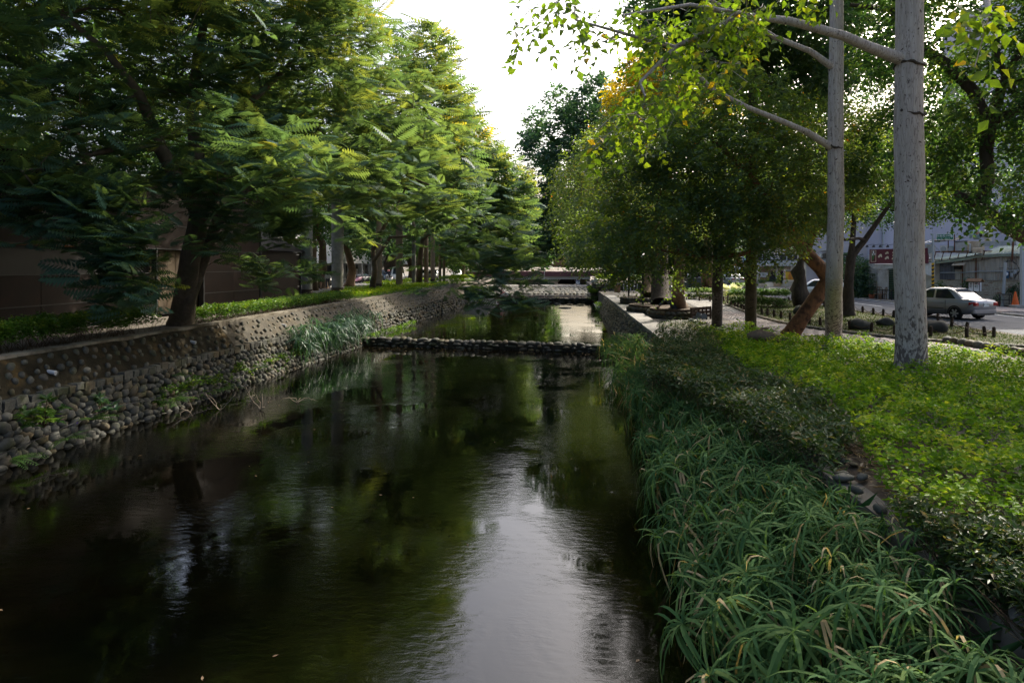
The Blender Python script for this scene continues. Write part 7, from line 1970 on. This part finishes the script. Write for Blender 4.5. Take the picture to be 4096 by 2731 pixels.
for k, (x, y) in enumerate(((0.2, 66.5), (-1.0, 67.2), (1.2, 65.5), (-3.4, 68.5), (-0.2, 61))):
    o = bpy.data.objects.new('stepping_stone', SP[k]); COL.objects.link(o); o.location = (x, y, .30); o.scale = (.7 + .1 * k, .45, .2)
    tag(o, ('flat dark stone in the pool, larger of the near pair', 'small dark stone left of the flat pair', 'flat dark stone closest to the pale steps', 'pale stone near the second weir', 'lone small stone in the middle of the pool')[k], 'stone', 'stones in the pool')
# ================================================================== vehicles
def paint(name, c, metal=.3, rough=.3):
    m, nt, b = nmat(name); b.inputs['Base Color'].default_value = (*c, 1); b.inputs['Metallic'].default_value = metal; b.inputs['Roughness'].default_value = rough
    b.inputs['Coat Weight'].default_value = .5; b.inputs['Coat Roughness'].default_value = .08
paint('paint_silver', (.26, .26, .275), .6, .3); paint('paint_white', (.68, .68, .66), .05); paint('paint_black', (.012, .013, .016), .1); paint('paint_pearl', (.60, .58, .54), .25)
paint('scooter_pink', (.55, .28, .36), 0); paint('scooter_green', (.06, .35, .05), 0); paint('scooter_white', (.6, .6, .6), 0); paint('scooter_dark', (.03, .035, .04), 0); paint('scooter_blue', (.22, .32, .45), .1)
solid('tyre', (.016, .016, .017), .8); solid('rim', (.40, .40, .42), .35, metal=.6); solid('tail_red', (.28, .008, .012), .25); solid('trim_black', (.02, .02, .022), .5); solid('plate_white', (.66, .68, .66), .5); solid('lens', (.7, .7, .68), .15)
def car(label, loc, rz, body, L=4.35, W=1.70, H=1.46, kind='sedan', plate=None, group='cars on the road'):
    """front towards +x"""
    t = thing('parked_car', label, 'car', loc, rz, group)
    h = W / 2
    if kind == 'sedan':
        st = [(-.5, .50, .86, .80), (-.485, .36, .93, .92), (-.42, .27, .98, .98), (-.30, .22, .985, 1.0), (-.1, .20, .97, 1.0), (.12, .20, .95, 1.0), (.27, .21, .90, .99), (.38, .22, .82, .95), (.455, .28, .72, .86), (.495, .38, .62, .70)]
        cab = dict(rb=-.385, fb=.235, rt=-.20, ft=.055)
    else:
        st = [(-.5, .48, .96, .86), (-.49, .34, 1.02, .94), (-.44, .26, 1.04, .98), (-.30, .22, 1.02, 1.0), (-.1, .21, .99, 1.0), (.12, .21, .97, 1.0), (.27, .22, .95, .99), (.38, .24, .88, .95), (.46, .30, .76, .86), (.495, .42, .62, .72)]
        cab = dict(rb=-.485, fb=.27, rt=-.40, ft=.09)
    mb = MB(); rings = []
    for x, zb, zt, k in st:
        w_ = h * k; x *= L
        half = [(0, zb), (w_ * .82, zb), (w_ * .97, zb + .1), (w_, zb + (zt - zb) * .45), (w_ * .985, zb + (zt - zb) * .72), (w_ * .93, zt - .05), (w_ * .84, zt - .005), (0, zt + .025)]
        rings.append([(x, y, z) for y, z in half] + [(x, -y, z) for y, z in half[-2:0:-1]])
    n = len(rings[0]); vs = [p for r in rings for p in r]; fs = []
    for i in range(len(rings) - 1):
        for k in range(n): k2 = (k + 1) % n; fs.append((i * n + k, (i + 1) * n + k, (i + 1) * n + k2, i * n + k2))
    fs.append(tuple(range(n))); fs.append(tuple((len(rings) - 1) * n + k for k in range(n - 1, -1, -1)))
    mb.add(vs, fs); mb.part('body', body, t, smooth=True)
    zb_ = .90; zt_ = H - .02; wb, wt = h * .90, h * .70
    def sec(f, inset=0.0):
        """cabin outline at height fraction f"""
        e = f ** 1.15
        x0 = (cab['rb'] + (cab['rt'] - cab['rb']) * f) * L; x1 = (cab['fb'] + (cab['ft'] - cab['fb']) * f) * L; w_ = wb + (wt - wb) * e; z = zb_ + (zt_ - zb_) * (1 - (1 - f) ** 1.25)
        return x0, x1, w_, z
    mb = MB(); N = 6; vs = []; fs = []
    for i in range(N + 1):
        x0, x1, w_, z = sec(i / N); c = .12
        vs += [(x0, -w_ + c, z), (x0, w_ - c, z), (x0 + c, w_, z), (x1 - c * 1.6, w_, z), (x1, w_ - c * 1.4, z), (x1, -w_ + c * 1.4, z), (x1 - c * 1.6, -w_, z), (x0 + c, -w_, z)]
        if i:
            for k in range(8): k2 = (k + 1) % 8; fs.append(((i - 1) * 8 + k, (i - 1) * 8 + k2, i * 8 + k2, i * 8 + k))
    x0, x1, w_, z = sec(1); o = len(vs)
    vs += [(x0 + .2, -w_ + .2, z + .035), (x0 + .2, w_ - .2, z + .035), (x1 - .2, w_ - .2, z + .035), (x1 - .2, -w_ + .2, z + .035)]
    q = N * 8; fs += [(o, o + 3, o + 2, o + 1), (q, q + 1, o + 1, o), (q + 1, q + 2, o + 1), (q + 2, q + 3, o + 2, o + 1), (q + 3, q + 4, o + 2), (q + 4, q + 5, o + 3, o + 2), (q + 5, q + 6, o + 3), (q + 6, q + 7, o, o + 3), (q + 7, q, o)]
    fs = [tuple(reversed(f)) for f in fs]; mb.add(vs, fs); cb = mb.part('cabin', body, t, smooth=True)
    def pane(f0, f1, fn, name, proud=.012):
        mb = MB(); M_ = 4; a = [fn(f0 + (f1 - f0) * i / M_) for i in range(M_ + 1)]
        vs = [p for pr in a for p in pr]; mb.add(vs, [(2 * i, 2 * i + 1, 2 * i + 3, 2 * i + 2) for i in range(M_)]); return mb.part(name, 'car_glass', t)
    pane(.10, .90, lambda f: ((sec(f)[0] - .012, -sec(f)[2] + .17, sec(f)[3]), (sec(f)[0] - .012, sec(f)[2] - .17, sec(f)[3])), 'rear_window')
    pane(.08, .92, lambda f: ((sec(f)[1] + .012, -sec(f)[2] + .2, sec(f)[3]), (sec(f)[1] + .012, sec(f)[2] - .2, sec(f)[3])), 'windscreen')
    mid = (cab['rb'] + cab['fb']) / 2 * L + .12
    for s in (-1, 1):
        for a, b in ((lambda f: sec(f)[0] + .16 + .16 * (1 - f), lambda f: mid - .05), (lambda f: mid + .05, lambda f: sec(f)[1] - .24)):
            pane(.12, .86, lambda f: ((a(f), s * (sec(f)[2] + .010), sec(f)[3]), (b(f), s * (sec(f)[2] + .010), sec(f)[3])), 'side_window')
    for x in (-.295 * L, .30 * L):
        for s in (-1, 1):
            mb = MB(); mb.lathe((x, s * (h - .10), .30), [(.19, -.10), (.29, -.10), (.305, -.06), (.305, .06), (.29, .10), (.19, .10)], 22, 'Y'); w_ = mb.part('wheel', 'tyre', t)
            mb = MB(); mb.lathe((x, s * (h - .015), .30), [(.195, -.02), (.2, .0), (.17, .012)], 18, 'Y')
            mb.part('rim', 'trim_black', w_)
            mb = MB()
            for k in range(6): a = k * math.pi / 3; mb.box((x + .1 * math.cos(a), s * (h - .001), .30 + .1 * math.sin(a)), (.075, .012, .19), M=Matrix.Rotation(-a + math.pi / 2, 3, 'Y'))
            mb.part('spoke', 'rim', w_)
            mb = MB(); vs = []; m_ = 16
            for k in range(m_ + 1):
                a = math.pi * k / m_ - .12 + .24 * k / m_ * 0
                for r_ in (.30, .365): vs.append((x + r_ * math.cos(a), s * (h * 1.0 + .004), .30 + r_ * math.sin(a)))
            mb.add(vs, [(2 * k, 2 * k + 1, 2 * k + 3, 2 * k + 2) for k in range(m_)]); mb.part('wheel_arch', 'trim_black', t)
    xr = -.5 * L
    for s in (-1, 1):
        mb = MB(); zl = .70 if kind == 'sedan' else .80
        mb.rbox((xr + .14, s * (h * .74), zl + .06), (.34, h * .36, .17), s * .22, .03); mb.part('tail_light', 'tail_red', t)
        mb = MB(); mb.rbox((.445 * L, s * h * .66, .62), (.22, .34, .14), -s * .4, .03); mb.part('headlight', 'lens', t)
        mb = MB(); mb.rbox((.20 * L, s * (h + .06), .98), (.12, .2, .13), 0, .03); mb.part('mirror', body if 'silver' not in body else 'trim_black', t)
        for x in (-.08 * L, .14 * L): mb = MB(); mb.rbox((x - .22, s * (h + .0), .80), (.2, .03, .035), 0, .01); mb.part('door_handle', body, t)
        mb = MB(); mb.box((0.0, s * (h * 1.0 + .002), .50), (L * .34, .012, .03)); mb.part('side_trim', 'trim_black', t)
        mb = MB()
        for x in (-.19 * L, .03 * L, .235 * L): mb.box((x, s * (h * .985 + .008), .60), (.012, .012, .60))
        mb.part('door_gap', 'trim_black', t)
    mb = MB(); mb.rbox((xr + .10, 0, .43), (.2, W * .88, .2), 0, .06); mb.part('bumper', body, t, smooth='auto')
    mb = MB(); mb.rbox((xr + .09, 0, .30), (.18, W * .7, .12), 0, .03); mb.part('valance', 'trim_black', t)
    zp = .72 if kind == 'sedan' else .72
    mb = MB(); mb.box((xr - .012, 0, zp), (.02, .36, .16)); pl = mb.part('number_plate', 'plate_white', t)
    if plate: wall_text(plate, .12, 'trim_black', pl, (xr - .024, 0, zp), (R(90), 0, R(-90)), ext=.002, sx=.9)
    mb = MB(); mb.tube([(xr + .0, -.08, .90), (xr - .01, 0, .93), (xr + .0, .08, .90)], .012, 5); mb.part('badge', 'rim', t)
    mb = MB(); mb.tube([(-.16 * L, 0, H), (-.19 * L, 0, H + .14)], .008, 4); mb.part('antenna', 'trim_black', t)
    return t
def cg(px, py): return G(px, py, ZR + .01)
car('silver sedan on the road seen from behind, largest car', (18.25, 35.0, ZR + .01), R(115), 'paint_silver', plate='7C-1515')
c0 = P(2932, HOR, 92); car('pale pearl sedan parked far down the street', (c0.x + .3, c0.y + 1.5, ZR + .01), R(97), 'paint_pearl', 4.7, 1.82, 1.47)
c0 = P(2975, HOR, 99); car('black van parked beside the pale pearl sedan', (c0.x + .9, c0.y + 2.5, ZR + .01), R(95), 'paint_black', 4.6, 1.85, 1.9, 'hatch')
c0 = P(3300, HOR, 50); car('white hatchback half hidden behind the slimmer kapok', (c0.x, c0.y + 1.2, ZR + .01), R(150), 'paint_white', 4.0, 1.7, 1.5, 'hatch')
c0 = P(3405, HOR, 55); car('black hatchback partly behind the forked trunk', (c0.x - .3, c0.y + 1.5, ZR + .01), R(95), 'paint_black', 4.2, 1.8, 1.6, 'hatch', plate='BGR-0077')
c0 = P(2895, HOR, 104); car('white hatchback just beyond the pale pearl sedan', (c0.x + .6, c0.y + 2, ZR + .01), R(96), 'paint_white', 4.1, 1.7, 1.55, 'hatch')
c0 = P(1590, HOR, 88); car('white van parked on the left street', (c0.x, c0.y, ZL + .01), R(-80), 'paint_white', 4.4, 1.7, 1.9, 'hatch', group='cars on the left street')
c0 = P(1535, HOR, 92); car('dark parked car behind the scooter rider', (c0.x, c0.y, ZL + .01), R(-95), 'scooter_blue', 4.3, 1.7, 1.5, 'sedan', group='cars on the left street')
for px, d, m_, lab in ((1735, 100, 'paint_silver', 'grey car glimpsed between the far palms'), (1830, 108, 'paint_white', 'white car glimpsed beyond the last palms'), (1700, 106, 'paint_pearl', 'pale car glimpsed behind the leaning street tree')):
    c0 = P(px, HOR, d); car(lab, (c0.x, c0.y, ZL + .01), R(-88), m_, 4.3, 1.7, 1.5, 'hatch', group='cars on the left street')

def scooter(body):
    t = thing('scooter', 'parked scooter', 'scooter', (0, 0, 0), 0, 'scooters parked on the left street')
    for x in (-.6, .62):
        mb = MB(); mb.lathe((x, 0, .24), [(.14, -.05), (.22, -.055), (.24, 0), (.22, .055), (.14, .05)], 18, 'Y'); w_ = mb.part('wheel', 'tyre', t)
        mb = MB(); mb.lathe((x, 0, .24), [(.13, -.04), (.13, .04)], 12, 'Y'); mb.part('rim', 'rim', w_)
    mb = MB()
    def ring(x, w_, z0, z1): return [(x, -w_ * .6, z0), (x, -w_, (z0 + z1) / 2), (x, -w_ * .6, z1), (x, w_ * .6, z1), (x, w_, (z0 + z1) / 2), (x, w_ * .6, z0)]
    R_ = [ring(-.95, .07, .62, .72), ring(-.75, .16, .42, .76), ring(-.4, .19, .28, .74), ring(-.12, .16, .24, .62), ring(-.02, .14, .22, .34), ring(.28, .14, .22, .32), ring(.36, .18, .22, .5)]
    vs = [p for r in R_ for p in r]; fs = []
    for i in range(len(R_) - 1):
        for k in range(6): k2 = (k + 1) % 6; fs.append((i * 6 + k, i * 6 + k2, (i + 1) * 6 + k2, (i + 1) * 6 + k))
    fs += [tuple(range(5, -1, -1)), tuple(range(36, 42))]; mb.add(vs, fs); mb.part('body', body, t, smooth=True)
    mb = MB(); mb.slab((.34, -.2, .25), (.34, .2, .25), (.5, .16, .95), (.5, -.16, .95), .08); mb.part('leg_shield', body, t)
    mb = MB(); mb.rbox((-.42, 0, .79), (.75, .28, .1), 0, .04); mb.part('seat', 'trim_black', t)
    mb = MB(); mb.tube([(.62, 0, .3), (.5, 0, .8), (.44, 0, 1.0)], .04, 7); mb.tube([(.36, -.33, 1.04), (.46, 0, 1.0), (.36, .33, 1.04)], .022, 6); mb.part('handlebar', 'trim_black', t)
    mb = MB(); mb.rbox((.56, 0, .93), (.16, .2, .16), 0, .04); mb.part('headlight', 'lens', t)
    for s in (-1, 1): mb = MB(); mb.tube([(.38, .24 * s, 1.04), (.36, .3 * s, 1.2)], .01, 4); mb.rbox((.36, .32 * s, 1.24), (.03, .12, .08), 0, .01); mb.part('mirror', 'trim_black', t)
    mb = MB(); mb.slab((.5, -.07, .44), (.5, .07, .44), (.85, .07, .42), (.85, -.07, .42), .02); mb.part('front_fender', body, t)
    mb = MB(); mb.rbox((-.96, 0, .64), (.06, .16, .08), 0, .02); mb.part('tail_light', 'tail_red', t)
    mb = MB(); mb.tube([(-.2, -.15, .24), (-.75, -.17, .3)], [.03, .06], 8); mb.part('exhaust', 'rim', t)
    return t
SCO = {c: scooter(c) for c in ('scooter_pink', 'scooter_dark', 'scooter_green', 'scooter_white', 'scooter_blue')}
used_ = set()
rows = [(1425, 78, 'scooter_pink', 'pink scooter at the front of the parked row'), (1436, 79.5, 'scooter_dark', 'dark scooter next to the pink one'), (1446, 80.5, 'scooter_white', 'white scooter third in the parked row'), (1456, 81.5, 'scooter_dark', 'dark scooter just before the green one'), (1467, 82.5, 'scooter_green', 'bright green scooter near the end of the row'), (1476, 84, 'scooter_blue', 'bluish scooter by the steel post'), (1500, 80, 'scooter_white', 'white scooter beside the slender tree'),
        (1541, 78, 'scooter_dark', 'dark scooter near the rider'), (1203, 60, 'scooter_blue', 'bluish scooter peeking past the annex corner'), (1300, 66, 'scooter_dark', 'dark scooter behind the woman in white'), (1270, 68, 'scooter_dark', 'dark scooter behind the woman in brown'), (1556, 77, 'scooter_white', 'white scooter ridden by the helmeted person')]
for px, d, c, lab in rows:
    o = SCO[c] if c not in used_ else copy_tree(SCO[c]); used_.add(c)
    p = P(px, HOR, d); o.location = (p.x, p.y, ZL + .06); o.rotation_euler = (0, R(0), R(-118 + random.uniform(-8, 8)) if 'ridden' not in lab else R(-100)); o['label'] = lab

# ================================================================== people
solid('skin', (.42, .25, .17), .6); solid('hair', (.018, .012, .010), .5); solid('cloth_brown', (.22, .13, .11), .9); solid('cloth_black', (.018, .018, .02), .9); solid('cloth_white', (.68, .66, .62), .9); solid('denim', (.075, .085, .10), .9); solid('cloth_pink', (.70, .30, .25), .9); solid('shoe_red', (.35, .05, .06), .7); solid('cloth_grey', (.30, .30, .31), .9); solid('cloth_navy', (.02, .03, .06), .9); solid('bag_cream', (.55, .47, .36), .8); solid('shoe_dark', (.03, .03, .04), .6)
def skin(nodes, edges, name, mat, parent, sub=1):
    """continuous surface round a skeleton: nodes {key: (pos, radius)}"""
    keys = list(nodes); me = bpy.data.meshes.new(name)
    me.from_pydata([tuple(nodes[k][0]) for k in keys], [(keys.index(a), keys.index(b)) for a, b in edges], [])
    o = bpy.data.objects.new(name, me)
    md = o.modifiers.new('skin', 'SKIN'); md.use_smooth_shade = True
    for i, k in enumerate(keys):
        r = nodes[k][1]; r = (r, r) if isinstance(r, (int, float)) else r
        me.skin_vertices[0].data[i].radius = r; me.skin_vertices[0].data[i].use_root = (i == 0)
    o.modifiers.new('sub', 'SUBSURF').levels = sub
    me2 = bake(o, name); bpy.data.meshes.remove(me)
    me2.materials.clear(); me2.polygons.foreach_set('use_smooth', np.ones(len(me2.polygons), bool))
    return npart(me2, name, mat, parent)
def person(label, loc, rz, h, pose='walk', top='cloth_white', bottom='denim', shoes='shoe_dark', hairlen=.3, skirt=False, hair='hair', bag=None, phase=1, helmet=False, backpack=False, group=None):
    """faces local +y"""
    t = thing('person', label, 'person', loc, rz, group); k = h / 1.65
    V_ = lambda x, y, z: Vector((x, y, z)) * k
    if pose == 'sit':
        hip = V_(0, 0, .10); kn = [V_(s * .12, .42, .42) for s in (-1, 1)]; an = [V_(s * .12, .72, .06) for s in (-1, 1)]; ch = V_(0, -.02, .48); ne = V_(0, .05, .62); hd = V_(0, .10, .78)
        el = [V_(s * .25, .12, .38) for s in (-1, 1)]; ha = [V_(s * .10, .38, .44) for s in (-1, 1)]
    elif pose == 'ride':
        hip = V_(0, 0, .78); kn = [V_(s * .14, .40, .72) for s in (-1, 1)]; an = [V_(s * .14, .38, .30) for s in (-1, 1)]; ch = V_(0, .05, 1.14); ne = V_(0, .08, 1.30); hd = V_(0, .10, 1.44)
        el = [V_(s * .28, .22, 1.05) for s in (-1, 1)]; ha = [V_(s * .28, .50, 1.05) for s in (-1, 1)]
    else:
        w_ = .18 * phase if pose == 'walk' else .02
        hip = V_(0, 0, .88); kn = [V_(-.09, w_ * .6, .48), V_(.09, -w_ * .3, .47)]; an = [V_(-.085, w_, .07), V_(.085, -w_ * 1.1, .10)]; ch = V_(0, .01, 1.22); ne = V_(0, .02, 1.40); hd = V_(0, .04, 1.52)
        el = [V_(-.25, -.06 * phase, 1.08), V_(.25, .03, 1.08)]; ha = [V_(-.24, .05, .84), V_(.25, .10 * phase, .85)]
    sh = [ch + V_(s * .155, 0, .13) for s in (-1, 1)]
    hp = [hip + V_(s * .085, 0, -.03) for s in (-1, 1)]
    to = [a + V_(0, .13, -.045) for a in an]
    fi = [a + (a - e).normalized() * .09 * k for a, e in zip(ha, el)]
    nb = {'hip': (hip, (.125 * k, .095 * k)), 'ch': (ch, (.135 * k, .095 * k)), 'ne': (ne, .05 * k), 'h0': (hd - V_(0, .0, .06), .062 * k), 'h1': (hd + V_(0, 0, .03), .082 * k), 'h2': (hd + V_(0, 0, .10), .055 * k), 'nose': (hd + V_(0, .085, -.01), .016 * k)}
    eb = [('hip', 'ch'), ('ch', 'ne'), ('ne', 'h0'), ('h0', 'h1'), ('h1', 'h2'), ('h1', 'nose')]
    for i in (0, 1):
        nb.update({f's{i}': (sh[i], .055 * k), f'e{i}': (el[i], .040 * k), f'w{i}': (ha[i], .028 * k), f'f{i}': (fi[i], .022 * k), f't{i}': (fi[i] + V_(.03, .02, .02), .012 * k), f'p{i}': (hp[i], .085 * k), f'k{i}': (kn[i], .056 * k), f'a{i}': (an[i], .038 * k), f'o{i}': (to[i], .034 * k)})
        eb += [('ch', f's{i}'), (f's{i}', f'e{i}'), (f'e{i}', f'w{i}'), (f'w{i}', f'f{i}'), (f'w{i}', f't{i}'), ('hip', f'p{i}'), (f'p{i}', f'k{i}'), (f'k{i}', f'a{i}'), (f'a{i}', f'o{i}')]
    skin(nb, eb, 'body', 'skin', t)
    g = 1.25
    nt_ = {'hip': (hip + V_(0, 0, .0 if pose == 'walk' else .04), (.17 * k, .13 * k)), 'ch': (ch, (.18 * k, .13 * k)), 'ne': (ne - V_(0, 0, .05), .075 * k)}
    et = [('hip', 'ch'), ('ch', 'ne')]
    for i in (0, 1):
        nt_.update({f's{i}': (sh[i], .085 * k), f'e{i}': (el[i], .075 * k), f'w{i}': (ha[i], .05 * k)}); et += [('ch', f's{i}'), (f's{i}', f'e{i}'), (f'e{i}', f'w{i}')]
    skin(nt_, et, 'sweater', top, t)
    if skirt:
        mb = MB(); mb.lathe(hip + V_(0, 0, -.26), [(.20 * k, 0), (.19 * k, .1 * k), (.16 * k, .26 * k)], 16); mb.part('skirt', bottom, t)
    else:
        nl = {'hip': (hip, (.14 * k, .11 * k))}; e_ = []
        for i in (0, 1): nl.update({f'p{i}': (hp[i], .10 * k), f'k{i}': (kn[i], .075 * k), f'a{i}': (an[i] + V_(0, 0, .03), .06 * k)}); e_ += [('hip', f'p{i}'), (f'p{i}', f'k{i}'), (f'k{i}', f'a{i}')]
        skin(nl, e_, 'trousers', bottom, t)
    for i in (0, 1): skin({'a': (an[i] - V_(0, .03, .03), .048 * k), 'b': (to[i] - V_(0, 0, -.005), .042 * k)}, [('a', 'b')], 'shoe', shoes, t)
    if helmet:
        mb = MB(); mb.lathe(hd + V_(0, 0, -.02), [(.125 * k, -.05 * k), (.135 * k, .03 * k), (.11 * k, .1 * k), (.05 * k, .145 * k), (.005, .15 * k)], 14); mb.part('helmet', 'cloth_pink', t, smooth=True)
    else:
        nh = {'a': (hd + V_(0, -.03, .07), .095 * k), 'b': (hd + V_(0, -.06, -.02), .09 * k), 'c': (hd + V_(0, -.09, -.05 - hairlen * .5), (.10 * k, .045 * k)), 'd': (hd + V_(0, -.11, -.06 - hairlen), (.06 * k, .03 * k))}
        skin(nh, [('a', 'b'), ('b', 'c'), ('c', 'd')], 'hair', hair, t)
    if backpack: mb = MB(); mb.rbox(ch + V_(0, -.17, 0), (.28 * k, .16 * k, .4 * k), 0, .05); mb.part('backpack', 'cloth_navy', t)
    if bag: 
        tb = thing('shoulder_bag', bag, 'bag', t.matrix_basis @ (ha[1] + V_(.04, 0, -.05)) if False else Vector(loc) + Matrix.Rotation(rz, 3, 'Z') @ (ha[1] + V_(.06, 0, -.36)))
        mb = MB(); mb.rbox((0, 0, .14), (.26, .10, .28), 0, .02); mb.part('pouch', 'bag_cream', tb); mb = MB(); mb.tube([(-.1, 0, .27), (-.06, 0, .38), (.06, 0, .38), (.1, 0, .27)], .012, 5); mb.part('strap', 'bag_cream', tb)
    return t
gl = lambda px, py: G(px, py, ZL + .04)
person('person in brown sweater and dark skirt walking away between the palms', gl(1283, 1157), R(-8), 1.66, 'walk', 'cloth_brown', 'cloth_black', 'shoe_dark', .34, True, phase=1)
person('person in white sweater and dark jeans walking away between the palms', gl(1311, 1155), R(5), 1.56, 'walk', 'cloth_white', 'denim', 'shoe_red', .30, phase=-1, bag='cream bag held by the person in white')
person('person in pink sitting by the pale steps at the water', (-6.75, 69.6, .92), R(-75), 1.62, 'sit', 'cloth_pink', 'cloth_white', 'shoe_dark', .1)
person('helmeted person riding the white scooter on the left street', P(1556, HOR, 77.2) - Vector((0, 0, CAMZ - ZL - .06)), R(-190), 1.65, 'ride', 'cloth_navy', 'cloth_black', 'shoe_dark', .1, helmet=True)
person('person in black jacket with a backpack walking far down the path', G(2786, 1126 + 6, ZR), R(0), 1.7, 'walk', 'cloth_black', 'cloth_black', 'shoe_dark', .02, backpack=True)
person('person in black top and grey trousers beside the backpack wearer', G(2798, 1126 + 6, ZR), R(0), 1.68, 'walk', 'cloth_black', 'cloth_grey', 'shoe_dark', .02, phase=-1)
person('person in white top standing left of the utility cabinet', G(2753, 1126 + 4, ZR), R(60), 1.65, 'stand', 'cloth_white', 'denim', 'shoe_dark', .05)
person('person in cream hooded top standing behind the reddish trunk', G(2682, 1190, ZR), R(-20), 1.68, 'walk', 'bag_cream', 'cloth_grey', 'shoe_dark', .03)
person('person in dark clothes sitting on the planter edge against the trunk', (G(2690, 1232, ZR + .45).x, G(2690, 1232, ZR + .45).y - .6, ZR + .48), R(75), 1.68, 'sit', 'cloth_navy', 'denim', 'shoe_dark', .02)
person('person in dark clothes far off in the underpass', P(*ZF(1190, 350), 119), R(180), 1.7, 'walk', 'cloth_black', 'cloth_black', 'shoe_dark', .02)
t = thing('info_post', 'thin grey steel post beside the parked scooters', 'post', G(1474, 1122, ZL)); mb = MB(); mb.tube([(0, 0, 0), (0, 0, 5)], .09, 8); mb.part('shaft', 'grey_panel', t); mb = MB(); mb.box((.25, 0, 3.6), (.5, .06, .9)); mb.part('plate', 'white_paint', t)

for s_ in TMP: bpy.data.scenes.remove(s_)
